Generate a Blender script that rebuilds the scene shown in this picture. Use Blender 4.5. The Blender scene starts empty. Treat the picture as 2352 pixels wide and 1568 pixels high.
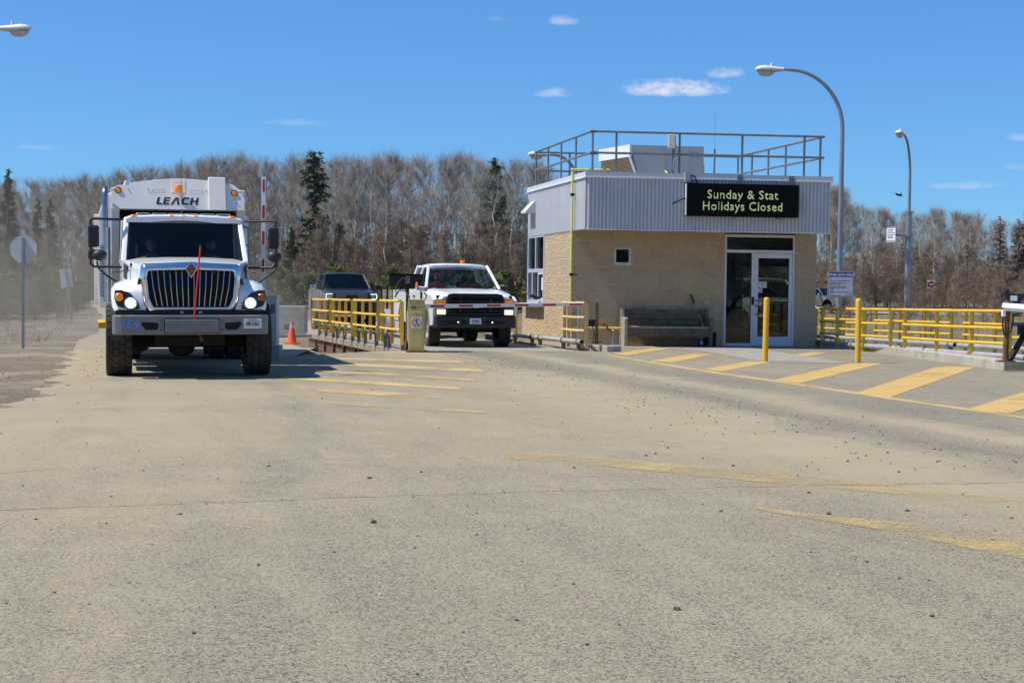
import bpy, bmesh, math, random
import numpy as np
from mathutils import Vector, Matrix
from mathutils.geometry import tessellate_polygon

R = math.radians
C = bpy.context.scene.collection
scene = bpy.context.scene

# ------------------------------------------------------------------ camera
CAM_H, FPX, PITCH, ROLL = 1.36, 3400.0, R(2.07), R(0.75)     # focal length for a 2352 px wide picture
CU, CV = 1176.0, 784.0
_r = Vector((1, 0, 0)); _f = Vector((0, math.cos(PITCH), -math.sin(PITCH))); _u = Vector((0, math.sin(PITCH), math.cos(PITCH)))
cam_r = _r * math.cos(ROLL) + _u * math.sin(ROLL)
cam_u = -_r * math.sin(ROLL) + _u * math.cos(ROLL)
cd = bpy.data.cameras.new('camera'); cam = bpy.data.objects.new('camera', cd); C.objects.link(cam)
cd.sensor_width = 36.0; cd.lens = 36.0 * FPX / 2352.0; cd.clip_end = 5000; cd.clip_start = 0.05
m = Matrix((cam_r, cam_u, -_f)).transposed().to_4x4(); m.translation = Vector((0, 0, CAM_H))
cam.matrix_world = m
scene.camera = cam

# ------------------------------------------------------------------ light
SUN_EL, SUN_A = R(57), R(7.7)            # sun high on the left, a little to the camera's side
sun_dir = Vector((-math.cos(SUN_EL) * math.cos(SUN_A), -math.cos(SUN_EL) * math.sin(SUN_A), math.sin(SUN_EL)))
sl = bpy.data.lights.new('sun', 'SUN'); sl.energy = 5.0; sl.angle = R(0.5); sl.color = (1.0, 0.95, 0.86)
so = bpy.data.objects.new('sun', sl); C.objects.link(so)
so.rotation_euler = sun_dir.to_track_quat('Z', 'Y').to_euler(); so.location = (-30, -10, 60)

world = bpy.data.worlds.new('World'); scene.world = world; world.use_nodes = True
nt = world.node_tree; nt.nodes.clear()
def wn(t, **k):
    n = nt.nodes.new(t)
    for a, b in k.items(): setattr(n, a, b)
    return n
out = wn('ShaderNodeOutputWorld'); bg = wn('ShaderNodeBackground'); bg.inputs[1].default_value = 0.10
sky = wn('ShaderNodeTexSky', sky_type='NISHITA', sun_disc=False)
sky.sun_elevation = SUN_EL; sky.sun_rotation = math.atan2(sun_dir.x, sun_dir.y)
sky.altitude = 200; sky.air_density = 0.9; sky.dust_density = 0.25; sky.ozone_density = 4.0
tint = wn('ShaderNodeMix', data_type='RGBA', blend_type='MULTIPLY'); tint.inputs[0].default_value = 1.0
gam = wn('ShaderNodeGamma'); gam.inputs[1].default_value = 0.78; nt.links.new(sky.outputs[0], gam.inputs[0])
nt.links.new(gam.outputs[0], tint.inputs[6]); tint.inputs[7].default_value = (0.62, 1.18, 1.80, 1)
wtc = wn('ShaderNodeTexCoord')
def wmath(op, a, b=None):
    n = wn('ShaderNodeMath', operation=op)
    for i, x in enumerate((a, b)):
        if x is None: continue
        if isinstance(x, (int, float)): n.inputs[i].default_value = x
        else: nt.links.new(x, n.inputs[i])
    return n.outputs[0]
sepw = wn('ShaderNodeSeparateXYZ'); nt.links.new(wtc.outputs['Generated'], sepw.inputs[0])
az = wmath('ARCTAN2', sepw.outputs[0], sepw.outputs[1]); el = wmath('ARCSINE', sepw.outputs[2])
cn = wn('ShaderNodeTexNoise'); cn.inputs['Scale'].default_value = 90; cn.inputs['Detail'].default_value = 6; cn.inputs['Roughness'].default_value = 0.6
mp = wn('ShaderNodeMapping'); mp.inputs['Scale'].default_value = (1, 1, 2.2)
nt.links.new(wtc.outputs['Generated'], mp.inputs[0]); nt.links.new(mp.outputs[0], cn.inputs[0])
cover = None
def pix_dir(u, v):
    a, b = u - CU, CV - v
    d = cam_r * a + cam_u * b + _f * FPX
    return d.normalized()
for (u, v, w, h, s) in ((1545, 207, 132, 30, 1.0), (1490, 212, 70, 19, 0.7), (1560, 204, 62, 24, 1.0), (1270, 216, 42, 16, .55), (1668, 171, 52, 17, .55), (1290, 51, 42, 16, .5), (1140, 45, 40, 10, .14),
                        (680, 283, 85, 12, .2), (92, 340, 60, 11, .2), (2215, 428, 95, 12, .30), (2345, 318, 40, 13, .3), (2340, 385, 60, 10, .15)):
    d = pix_dir(u, v); a0, e0 = math.atan2(d.x, d.y), math.asin(d.z)
    dx = wmath('DIVIDE', wmath('SUBTRACT', az, a0), w / FPX)
    dy = wmath('DIVIDE', wmath('SUBTRACT', el, e0), h / FPX)
    dyb = wmath('MULTIPLY', dy, wmath('SUBTRACT', 1.35, wmath('MULTIPLY', wmath('SIGN', dy), 0.35)))
    q = wmath('ADD', wmath('MULTIPLY', dx, dx), wmath('MULTIPLY', dyb, dyb))
    g = wmath('SUBTRACT', 1.0, q)
    g = wmath('ADD', g, wmath('MULTIPLY', wmath('SUBTRACT', cn.outputs[0], 0.53), 2.6))
    g = wmath('MULTIPLY', wmath('MINIMUM', wmath('MAXIMUM', g, 0.0), 1.0), s)
    g = wmath('MULTIPLY', g, wmath('MAXIMUM', wmath('SUBTRACT', 1.0, wmath('MULTIPLY', q, 0.4)), 0.0))
    cover = g if cover is None else wmath('MAXIMUM', cover, g)
cmix = wn('ShaderNodeMix', data_type='RGBA')
nt.links.new(wmath('MULTIPLY', cover, 0.8), cmix.inputs[0]); nt.links.new(tint.outputs[2], cmix.inputs[6]); cmix.inputs[7].default_value = (7.6, 7.4, 8.0, 1)
nt.links.new(cmix.outputs[2], bg.inputs[0]); nt.links.new(bg.outputs[0], out.inputs[0])

scene.view_settings.view_transform = 'Standard'; scene.view_settings.look = 'None'
scene.view_settings.exposure = 0.20; scene.view_settings.gamma = 1.0; scene.view_settings.use_curve_mapping = False
scene.cycles.use_denoising = True
scene.cycles.max_bounces = 8; scene.cycles.transparent_max_bounces = 16; scene.cycles.sample_clamp_indirect = 4.0

# ------------------------------------------------------------------ survey helpers: where the photographed point lies in the place
def ray(u, v):
    return cam_r * (u - CU) + cam_u * (CV - v) + _f * FPX
CP = Vector((0, 0, CAM_H))
def G(u, v, z=0.0):
    d = ray(u, v); return CP + d * ((z - CAM_H) / d.z)
def at(u, v, y):
    d = ray(u, v); return CP + d * (y / d.y)
def onwall(u, v, p, dr):                       # (metres along a vertical wall from p, height)
    d = ray(u, v); n = Vector((dr[1], -dr[0], 0))
    t = (Vector(p) - CP).dot(n) / d.dot(n); q = CP + d * t
    return (q - Vector(p)).dot(Vector((dr[0], dr[1], 0))), q.z

# ------------------------------------------------------------------ materials
MATS = {}
def mat(name, col, rough=0.6, metal=0.0, var=0.0, scale=6.0, bump=0.0, bscale=40.0, dirt=0.0, dirtcol=(0.30, 0.25, 0.19), coat=0.0, spec=0.5, emit=None, estr=0.0, dscale=2.5):
    if name in MATS: return MATS[name]
    M = bpy.data.materials.new(name); M.use_nodes = True; t = M.node_tree; b = t.nodes['Principled BSDF']
    b.inputs['Roughness'].default_value = rough; b.inputs['Metallic'].default_value = metal
    b.inputs['Specular IOR Level'].default_value = spec; b.inputs['Coat Weight'].default_value = coat
    b.inputs['Base Color'].default_value = (*col, 1)
    tc = t.nodes.new('ShaderNodeTexCoord')
    src = None
    if var > 0:
        n = t.nodes.new('ShaderNodeTexNoise'); n.inputs['Scale'].default_value = scale; n.inputs['Detail'].default_value = 5
        t.links.new(tc.outputs['Object'], n.inputs[0])
        mx = t.nodes.new('ShaderNodeMix'); mx.data_type = 'RGBA'
        mr = t.nodes.new('ShaderNodeMapRange'); mr.inputs[1].default_value = 0.3; mr.inputs[2].default_value = 0.7
        t.links.new(n.outputs[0], mr.inputs[0]); t.links.new(mr.outputs[0], mx.inputs[0])
        mx.inputs[6].default_value = (*[max(0, c * (1 - var)) for c in col], 1); mx.inputs[7].default_value = (*[min(1, c * (1 + var)) for c in col], 1)
        t.links.new(mx.outputs[2], b.inputs['Base Color']); src = mx.outputs[2]
    if dirt > 0:
        n = t.nodes.new('ShaderNodeTexNoise'); n.inputs['Scale'].default_value = dscale; n.inputs['Detail'].default_value = 8; n.inputs['Roughness'].default_value = 0.65
        t.links.new(tc.outputs['Object'], n.inputs[0])
        mr = t.nodes.new('ShaderNodeMapRange'); mr.inputs[1].default_value = 0.45; mr.inputs[2].default_value = 0.75; mr.inputs[4].default_value = dirt
        t.links.new(n.outputs[0], mr.inputs[0])
        mx = t.nodes.new('ShaderNodeMix'); mx.data_type = 'RGBA'; t.links.new(mr.outputs[0], mx.inputs[0])
        if src: t.links.new(src, mx.inputs[6])
        else: mx.inputs[6].default_value = (*col, 1)
        mx.inputs[7].default_value = (*dirtcol, 1); t.links.new(mx.outputs[2], b.inputs['Base Color'])
        ra = t.nodes.new('ShaderNodeMath'); ra.operation = 'MULTIPLY_ADD'; ra.inputs[1].default_value = 0.4; ra.inputs[2].default_value = rough
        t.links.new(mr.outputs[0], ra.inputs[0]); t.links.new(ra.outputs[0], b.inputs['Roughness'])
    if bump > 0:
        n = t.nodes.new('ShaderNodeTexNoise'); n.inputs['Scale'].default_value = bscale; n.inputs['Detail'].default_value = 4
        t.links.new(tc.outputs['Object'], n.inputs[0])
        bp = t.nodes.new('ShaderNodeBump'); bp.inputs['Strength'].default_value = bump; bp.inputs['Distance'].default_value = 0.01
        t.links.new(n.outputs[0], bp.inputs['Height']); t.links.new(bp.outputs[0], b.inputs['Normal'])
    if emit:
        b.inputs['Emission Color'].default_value = (*emit, 1); b.inputs['Emission Strength'].default_value = estr
    MATS[name] = M; return M

def glass_mat(name, tint=(0.35, 0.38, 0.37), refl=1.0, rough=0.01):
    M = bpy.data.materials.new(name); M.use_nodes = True; t = M.node_tree; t.nodes.clear()
    o = t.nodes.new('ShaderNodeOutputMaterial'); tr = t.nodes.new('ShaderNodeBsdfTransparent'); tr.inputs[0].default_value = (*tint, 1)
    gl = t.nodes.new('ShaderNodeBsdfGlossy'); gl.inputs['Roughness'].default_value = rough; gl.inputs[0].default_value = (refl, refl, refl, 1)
    ge = t.nodes.new('ShaderNodeNewGeometry'); dt = t.nodes.new('ShaderNodeVectorMath'); dt.operation = 'DOT_PRODUCT'; t.links.new(ge.outputs['Normal'], dt.inputs[0]); t.links.new(ge.outputs['Incoming'], dt.inputs[1])
    def mth(op, a, b):
        n = t.nodes.new('ShaderNodeMath'); n.operation = op
        for i, x in enumerate((a, b)):
            if isinstance(x, (int, float)): n.inputs[i].default_value = x
            else: t.links.new(x, n.inputs[i])
        return n.outputs[0]
    ab = mth('ABSOLUTE', dt.outputs['Value'], 0.0); sch = mth('MULTIPLY_ADD', mth('POWER', mth('SUBTRACT', 1.0, ab), 5.0), .95); sch.node.inputs[2].default_value = .045
    mx = t.nodes.new('ShaderNodeMixShader'); t.links.new(sch, mx.inputs[0]); t.links.new(tr.outputs[0], mx.inputs[1]); t.links.new(gl.outputs[0], mx.inputs[2])
    t.links.new(mx.outputs[0], o.inputs[0]); MATS[name] = M; return M

# ------------------------------------------------------------------ mesh builder
class MB:
    def __init__(s): s.v = []; s.f = []; s.mi = []; s.sm = []; s.uv = None; s.M = None; s.cur = 0
    def add(s, vs, fs, smooth=False):
        b = len(s.v)
        if s.M is not None: vs = [s.M @ Vector(p) for p in vs]
        s.v += [tuple(p) for p in vs]
        for f in fs: s.f.append(tuple(b + i for i in f)); s.mi.append(s.cur); s.sm.append(smooth)
        return s
    def box(s, c, d, rz=0.0, rx=0.0, ry=0.0):
        x, y, z = d[0] / 2, d[1] / 2, d[2] / 2
        P = [Vector(p) for p in ((-x, -y, -z), (x, -y, -z), (x, y, -z), (-x, y, -z), (-x, -y, z), (x, -y, z), (x, y, z), (-x, y, z))]
        if rz or rx or ry:
            q = Matrix.Rotation(rz, 3, 'Z') @ Matrix.Rotation(ry, 3, 'Y') @ Matrix.Rotation(rx, 3, 'X'); P = [q @ p for p in P]
        c = Vector(c)
        return s.add([p + c for p in P], [(0, 3, 2, 1), (4, 5, 6, 7), (0, 1, 5, 4), (1, 2, 6, 5), (2, 3, 7, 6), (3, 0, 4, 7)])
    def span(s, a, b): # box from corner to corner
        return s.box([(a[i] + b[i]) / 2 for i in range(3)], [abs(a[i] - b[i]) for i in range(3)])
    def bar(s, p, q, w, h, up=(0, 0, 1)): # rectangular bar between two points; w across, h along up
        p, q = Vector(p), Vector(q); d = (q - p).normalized(); a = d.cross(Vector(up))
        if a.length < 1e-4: a = d.cross(Vector((0, 1, 0)))
        a.normalize(); b = a.cross(d)
        a *= w / 2; b *= h / 2
        return s.add([p - a - b, p + a - b, p + a + b, p - a + b, q - a - b, q + a - b, q + a + b, q - a + b],
                     [(3, 2, 1, 0), (4, 5, 6, 7), (0, 1, 5, 4), (1, 2, 6, 5), (2, 3, 7, 6), (3, 0, 4, 7)])
    def tube(s, pts, r, n=8, caps=True, hollow=False):
        pts = [Vector(p) for p in pts]; k = len(pts); rr = r if isinstance(r, (list, tuple)) else [r] * k
        vs = []; prev = None
        for i in range(k):
            if i == 0: d = pts[1] - pts[0]
            elif i == k - 1: d = pts[-1] - pts[-2]
            else: d = (pts[i + 1] - pts[i]).normalized() + (pts[i] - pts[i - 1]).normalized()
            d.normalize()
            a = prev - d * prev.dot(d) if prev is not None else d.cross(Vector((0, 0, 1)) if abs(d.z) < .95 else Vector((1, 0, 0)))
            a.normalize(); prev = a; b = d.cross(a)
            for j in range(n):
                t = 2 * math.pi * j / n; vs.append(pts[i] + (a * math.cos(t) + b * math.sin(t)) * rr[i])
        fs = [(i * n + j, i * n + (j + 1) % n, (i + 1) * n + (j + 1) % n, (i + 1) * n + j) for i in range(k - 1) for j in range(n)]
        s.add(vs, fs, True)
        if caps:
            b0 = len(vs)
            s.add(vs[:n], [tuple(range(n - 1, -1, -1))]); s.add(vs[-n:], [tuple(range(n))])
        return s
    def loft(s, rings, caps=True, closed=True, smooth=True):
        n = len(rings[0]); vs = [p for r_ in rings for p in r_]; fs = []
        for i in range(len(rings) - 1):
            for j in range(n if closed else n - 1):
                fs.append((i * n + j, i * n + (j + 1) % n, (i + 1) * n + (j + 1) % n, (i + 1) * n + j))
        s.add(vs, fs, smooth)
        if caps: s.add(rings[0], [tuple(range(n - 1, -1, -1))]); s.add(rings[-1], [tuple(range(n))])
        return s
    def lathe(s, prof, c, axis='Z', n=20, smooth=True): # prof: (radius, along)
        vs = []; c = Vector(c)
        for (r, h) in prof:
            for j in range(n):
                t = 2 * math.pi * j / n; a, b = r * math.cos(t), r * math.sin(t)
                vs.append(c + (Vector((a, b, h)) if axis == 'Z' else Vector((h, a, b)) if axis == 'X' else Vector((a, h, b))))
        k = len(prof); fs = []
        for i in range(k - 1):
            for j in range(n):
                q = (i * n + j, i * n + (j + 1) % n, (i + 1) * n + (j + 1) % n, (i + 1) * n + j)
                fs.append(q if axis != 'Y' else q[::-1])
        return s.add(vs, fs, smooth)
    def prism(s, poly, fn, t0, t1): # extrude a 2D polygon; fn(a, b, t) -> point
        n = len(poly); A = [fn(a, b, t0) for a, b in poly]; B = [fn(a, b, t1) for a, b in poly]
        tri = tessellate_polygon([[Vector((a, b, 0)) for a, b in poly]])
        fs = [tuple(t) for t in tri] + [tuple(i + n for i in t)[::-1] for t in tri] + [(i, (i + 1) % n, n + (i + 1) % n, n + i) for i in range(n)]
        return s.add(A + B, fs)
    def ball(s, c, r, n=12, m=8):
        c = Vector(c); r = Vector(r) if not isinstance(r, (int, float)) else Vector((r, r, r)); vs = []; fs = []
        for i in range(m + 1):
            p = math.pi * i / m
            for j in range(n):
                t = 2 * math.pi * j / n
                vs.append(c + Vector((r.x * math.sin(p) * math.cos(t), r.y * math.sin(p) * math.sin(t), r.z * math.cos(p))))
        for i in range(m):
            for j in range(n): fs.append((i * n + j, (i + 1) * n + j, (i + 1) * n + (j + 1) % n, i * n + (j + 1) % n))
        return s.add(vs, fs, True)
    def build(s, name, mats, parent=None, world=False, bevel=0.0, sharp=35.0, clean=True, seg=2):
        me = bpy.data.meshes.new(name); me.from_pydata(s.v, [], s.f); me.update()
        for mm in (mats if isinstance(mats, (list, tuple)) else [mats]): me.materials.append(mm)
        me.polygons.foreach_set('material_index', s.mi); me.polygons.foreach_set('use_smooth', s.sm)
        if clean:
            bm = bmesh.new(); bm.from_mesh(me); bmesh.ops.remove_doubles(bm, verts=bm.verts, dist=1e-5)
            bmesh.ops.recalc_face_normals(bm, faces=bm.faces); bm.to_mesh(me); bm.free()
        if any(s.sm): me.set_sharp_from_angle(angle=R(sharp))
        o = bpy.data.objects.new(name, me); C.objects.link(o)
        if parent is not None:
            o.parent = parent
            if world: o.location = -top(parent).location
        if bevel > 0:
            b = o.modifiers.new('bevel', 'BEVEL'); b.width = bevel; b.segments = seg; b.limit_method = 'ANGLE'; b.angle_limit = R(40); b.harden_normals = False
        return o
def top(o):
    while o.parent is not None: o = o.parent
    return o
def tag(o, label=None, cat=None, group=None, kind=None):
    if label: o['label'] = label
    if cat: o['category'] = cat
    if group: o['group'] = group
    if kind: o['kind'] = kind
    return o
def thing(name, label, cat, loc=(0, 0, 0), rz=0.0, group=None):
    o = bpy.data.objects.new(name, None); C.objects.link(o); o.empty_display_size = 0.2
    o.location = loc; o.rotation_euler = (0, 0, rz); return tag(o, label, cat, group)
def copy_tree(o, parent=None):
    c = o.copy(); C.objects.link(c); c.parent = parent
    for ch in [x for x in CH.get(o.name, list(o.children))]: copy_tree(ch, c)
    return c
CH = {}
def text_mesh(txt, size, extrude=0.0, bold=0.0, shear=0.0, align='CENTER', spacing=1.0):
    cu = bpy.data.curves.new('lettering', 'FONT'); cu.body = txt; cu.size = size; cu.extrude = extrude; cu.offset = bold; cu.shear = shear
    cu.align_x = align; cu.align_y = 'CENTER'; cu.space_character = spacing; cu.resolution_u = 3
    o = bpy.data.objects.new('lettering', cu); C.objects.link(o)
    dg = bpy.context.evaluated_depsgraph_get(); me = bpy.data.meshes.new_from_object(o.evaluated_get(dg))
    bpy.data.objects.remove(o); bpy.data.curves.remove(cu)
    return me
def add_text(mb, txt, size, fn, **k): # fn(x, y, z) -> point
    me = text_mesh(txt, size, **k)
    mb.add([fn(*v.co) for v in me.vertices], [tuple(p.vertices) for p in me.polygons]); bpy.data.meshes.remove(me)
rng = random.Random(7)
nrng = np.random.default_rng(11)
def sstep(a, b, x):
    t = min(1, max(0, (x - a) / (b - a))); return t * t * (3 - 2 * t)
# ------------------------------------------------------------------ terrain
def wob(x, y): return math.sin(x * .31 + y * .17) * math.sin(y * .23 - x * .11 + 1.3)
def tz(x, y):
    z = -0.06 - 0.34 * sstep(30, 56, y) + 0.10 * wob(x, y) * sstep(38, 60, y)
    if x < -11: z += 0.10 * sstep(0, 6, -x - 11 - max(0, (y - 30) * .26)) * (0.6 + 0.6 * wob(x * 1.7, y * 1.3)) * sstep(60, 40, y) if y < 60 else 0
    z -= 0.75 * sstep(31.3, 33.0, y) * sstep(49, 46, y) * sstep(-4.0, -3.0, x + (y - 31.4) * .268) * sstep(2.9, 1.8, x + (y - 31.4) * .268)
    return z
def tess(poly): return [tuple(t) for t in tessellate_polygon([[Vector((a, b, 0)) for a, b in poly]])]

def ground_mat(name, asphalt, dust_amt, kind):
    M = bpy.data.materials.new(name); M.use_nodes = True; t = M.node_tree; b = t.nodes['Principled BSDF']; L = t.links.new
    b.inputs['Roughness'].default_value = 0.92; b.inputs['Specular IOR Level'].default_value = 0.25
    tc = t.nodes.new('ShaderNodeTexCoord'); P = tc.outputs['Object']
    def noise(sc, det=4, ro=.55, vec=None, dist=0):
        n = t.nodes.new('ShaderNodeTexNoise'); n.inputs['Scale'].default_value = sc; n.inputs['Detail'].default_value = det; n.inputs['Roughness'].default_value = ro; n.inputs['Distortion'].default_value = dist
        L(vec or P, n.inputs[0]); return n.outputs[0]
    def rng_(x, a, b_, c=0.0, d=1.0):
        n = t.nodes.new('ShaderNodeMapRange'); n.inputs[1].default_value = a; n.inputs[2].default_value = b_; n.inputs[3].default_value = c; n.inputs[4].default_value = d
        L(x, n.inputs[0]); return n.outputs[0]
    def mixc(f, a, c, bt='MIX'):
        n = t.nodes.new('ShaderNodeMix'); n.data_type = 'RGBA'; n.blend_type = bt
        if isinstance(f, (int, float)): n.inputs[0].default_value = f
        else: L(f, n.inputs[0])
        for i, x in ((6, a), (7, c)):
            if isinstance(x, tuple): n.inputs[i].default_value = (*x, 1)
            else: L(x, n.inputs[i])
        return n.outputs[2]
    def ma(op, a, c=None, cl=False):
        n = t.nodes.new('ShaderNodeMath'); n.operation = op; n.use_clamp = cl
        for i, x in enumerate((a, c)):
            if x is None: continue
            if isinstance(x, (int, float)): n.inputs[i].default_value = x
            else: L(x, n.inputs[i])
        return n.outputs[0]
    sp = t.nodes.new('ShaderNodeSeparateXYZ'); L(P, sp.inputs[0]); X, Y = sp.outputs[0], sp.outputs[1]
    if kind == 'asphalt':
        # stones of the wearing course
        vo = t.nodes.new('ShaderNodeTexVoronoi'); vo.inputs['Scale'].default_value = 95; L(P, vo.inputs[0])
        sv = t.nodes.new('ShaderNodeSeparateColor'); L(vo.outputs['Color'], sv.inputs[0])
        vo2 = t.nodes.new('ShaderNodeTexVoronoi'); vo2.inputs['Scale'].default_value = 230; L(P, vo2.inputs[0])
        sv2 = t.nodes.new('ShaderNodeSeparateColor'); L(vo2.outputs['Color'], sv2.inputs[0])
        stone = mixc(rng_(sv.outputs[0], .25, .95), tuple(c * .50 for c in asphalt), tuple(min(1, c * 1.6) for c in asphalt))
        stone = mixc(rng_(sv2.outputs[0], .84, .92), stone, (0.36, .33, .265))
        stone = mixc(rng_(noise(48, 3), .52, .70, 0, .6), stone, tuple(c * .40 for c in asphalt))
        # wheel lanes beside the yellow line: across = metres left of the line
        ac = ma('ADD', ma('MULTIPLY', ma('SUBTRACT', X, 1.87), -.9665), ma('MULTIPLY', ma('SUBTRACT', Y, 30.5), -.2566))
        ac = ma('ADD', ac, ma('MULTIPLY', ma('SUBTRACT', noise(.45, 3), .5), 1.1))
        def band(lo, hi, s=.35): return ma('MULTIPLY', rng_(ac, lo - s, lo + s), rng_(ac, hi - s, hi + s, 1, 0))
        big = noise(.22, 5, .6, None, .6)
        tex = noise(2.3, 7, .7, None, .4)
        spk = noise(60, 2, .6)
        d = ma('ADD', ma('MULTIPLY', rng_(big, .30, .66), .26), dust_amt + .05)
        d = ma('SUBTRACT', d, ma('MULTIPLY', band(.15, 1.25), .34)); d = ma('SUBTRACT', d, ma('MULTIPLY', band(2.0, 2.9), .30))
        d = ma('SUBTRACT', d, ma('MULTIPLY', rng_(ac, .1, -.4), .18))
        d = ma('ADD', d, ma('MULTIPLY', band(3.0, 4.6, .6), .30)); d = ma('ADD', d, ma('MULTIPLY', band(1.35, 1.8, .2), .22))
        # dirtier towards the haul road on the left, cleaner in the near field
        d = ma('ADD', d, rng_(ma('ADD', X, ma('MULTIPLY', Y, .20)), .5, -5.5, 0, .42))
        d = ma('SUBTRACT', d, rng_(Y, 13, 4.5, 0, .30))
        d = ma('SUBTRACT', d, ma('MULTIPLY', ma('MULTIPLY', rng_(Y, 21, 24), rng_(X, -4.6, -3.6)), rng_(X, .6, -.6, 0, .22)))
        d = ma('ADD', d, ma('MULTIPLY', ma('SUBTRACT', tex, .5), .42)); d = ma('ADD', d, ma('MULTIPLY', ma('SUBTRACT', spk, .5), .8))
        d = ma('ADD', d, ma('MULTIPLY', ma('SUBTRACT', sv.outputs[1], .5), .5))
        tk = ma('ADD', ma('MULTIPLY', ma('ADD', X, 4.58), .962), ma('MULTIPLY', ma('SUBTRACT', Y, 21.2), .27)); tk = ma('ADD', tk, ma('MULTIPLY', ma('POWER', ma('MAXIMUM', ma('SUBTRACT', 20.0, Y), 0.0), 2.0), .012))
        trk = ma('MULTIPLY', rng_(ma('ABSOLUTE', ma('SUBTRACT', ma('ABSOLUTE', tk), 1.02)), .26, .08), rng_(noise(.5, 4), .42, .60))
        d = ma('SUBTRACT', d, ma('MULTIPLY', trk, ma('MULTIPLY', rng_(Y, 6, 11), .20)))
        mpn = t.nodes.new('ShaderNodeCombineXYZ'); L(ma('MULTIPLY', ac, 3.2), mpn.inputs[0]); L(ma('MULTIPLY', ma('ADD', ma('MULTIPLY', X, .2566), ma('MULTIPLY', Y, -.9665)), .10), mpn.inputs[1])
        d = ma('ADD', d, ma('MULTIPLY', ma('SUBTRACT', noise(1.0, 4, .6, mpn.outputs[0]), .5), .5))
        dust = mixc(rng_(noise(.9, 5), .35, .65), (0.340, 0.277, 0.178), (0.376, 0.310, 0.204))
        dust = mixc(rng_(noise(1.6, 6, .7), .60, .76), dust, (0.27, .20, .115))
        col = mixc(rng_(d, .18, .82, 0, .93), stone, dust)
        L(col, b.inputs['Base Color'])
        bp = t.nodes.new('ShaderNodeBump'); bp.inputs['Strength'].default_value = 0.55; bp.inputs['Distance'].default_value = 0.004
        L(ma('ADD', vo.outputs['Distance'], ma('MULTIPLY', noise(120, 2), .6)), bp.inputs['Height']); L(bp.outputs[0], b.inputs['Normal'])
    else:
        big = noise(.16, 5, .6); mid = noise(1.2, 7, .7); fin = noise(14, 6, .75)
        soil = mixc(rng_(fin, .32, .68), (0.085, .066, .048), (0.225, .175, .125))
        straw = mixc(rng_(fin, .3, .7), (0.14, .105, .06), (0.30, .24, .14))
        f = ma('ADD', ma('MULTIPLY', big, .6), ma('MULTIPLY', mid, .5))
        if kind == 'road': col = mixc(rng_(f, .4, .7), (0.35, .295, .205), (0.41, .35, .25)); col = mixc(rng_(fin, .3, .75, 0, .4), col, (0.27, .22, .17))
        elif kind == 'gravel': col = mixc(rng_(f, .42, .66), mixc(rng_(noise(30, 3), .35, .65), (0.125, .104, .078), (0.30, .25, .19)), soil); col = mixc(rng_(noise(.55, 6, .65), .46, .62, 0, .8), col, (0.33, .27, .185))
        else: col = mixc(rng_(f, .45, .65), soil, straw)
        if kind == 'terrain': # green tinge in the ditch on the right
            gz = ma('MULTIPLY', rng_(noise(.12, 3), .45, .6), rng_(X, 6, 12)); col = mixc(ma('MULTIPLY', gz, .5), col, (0.12, .125, .05))
        L(col, b.inputs['Base Color'])
        bp = t.nodes.new('ShaderNodeBump'); bp.inputs['Strength'].default_value = 0.8; bp.inputs['Distance'].default_value = 0.05
        L(fin, bp.inputs['Height']); L(bp.outputs[0], b.inputs['Normal'])
    return M
m_asph = ground_mat('dusty_asphalt', (0.180, 0.164, 0.124), 0.44, 'asphalt')
m_terr = ground_mat('dry_ground', None, 0, 'terrain')
m_road = ground_mat('dusty_road', None, 0, 'road')
m_grav = ground_mat('gravel_shoulder', None, 0, 'gravel')

xs = sorted(set([-500, -300, -200, -140, -100] + list(np.arange(-80, -16, 4.0)) + list(np.arange(-16, 16, .5)) + list(np.arange(16, 81, 4.0)) + [100, 140, 200, 300, 500]))
ys = sorted(set([-30, -10, 0, 10, 20, 26] + list(np.arange(28, 60, .5)) + list(np.arange(60, 150, 5.0)) + [160, 180, 220, 300, 500, 900, 2000]))
mb = MB(); nx = len(xs)
mb.add([(x, y, tz(x, y)) for y in ys for x in xs], [(j * nx + i, j * nx + i + 1, (j + 1) * nx + i + 1, (j + 1) * nx + i) for j in range(len(ys) - 1) for i in range(nx - 1)], True)
tag(mb.build('ground', m_terr, clean=False, sharp=180), kind='structure')

# left edge of the tarmac is broken and curved
ed = [G(u, v) for u, v in ((-60, 945), (0, 934), (40, 926), (83, 912), (96, 899), (105, 892), (128, 868), (150, 836), (170, 806))]
edge = []; rj = random.Random(9)
for a_, b_ in zip(ed[:-1], ed[1:]):
    k_ = max(2, int((b_ - a_).length / .14))
    for i in range(k_):
        q_ = a_ + (b_ - a_) * (i / k_); n_ = Vector((-(b_ - a_).y, (b_ - a_).x, 0)).normalized(); w_ = .10 * math.sin(q_.y * 3.1) + .07 * math.sin(q_.y * 7.7 + 1) + rj.uniform(-.05, .05); edge.append((q_.x + n_.x * w_, q_.y + n_.y * w_))
edge.append((ed[-1].x, ed[-1].y))
lx, ly = [], []
apron = [(-60, -14), (60, -14), (60, 27.2), (9.75, 27.2), (7.98, 37.3), (7.1, 44), (-.8, 44), (.5, 36), (1.75, 32.5), (-2.3, 31.45)]
apron += [(G(u, v).x, G(u, v).y) for u, v in ((928, 804.5), (850, 807), (760, 812), (700, 816), (640, 822), (560, 826))]
apron += [(-9.0, 29.6)] + edge[::-1] + [(-60, edge[0][1] + 2)]
mb = MB(); mb.prism(apron, lambda a, b, t: (a, b, t), -0.30, 0.0)
tag(mb.build('asphalt', m_asph), kind='structure')
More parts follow.
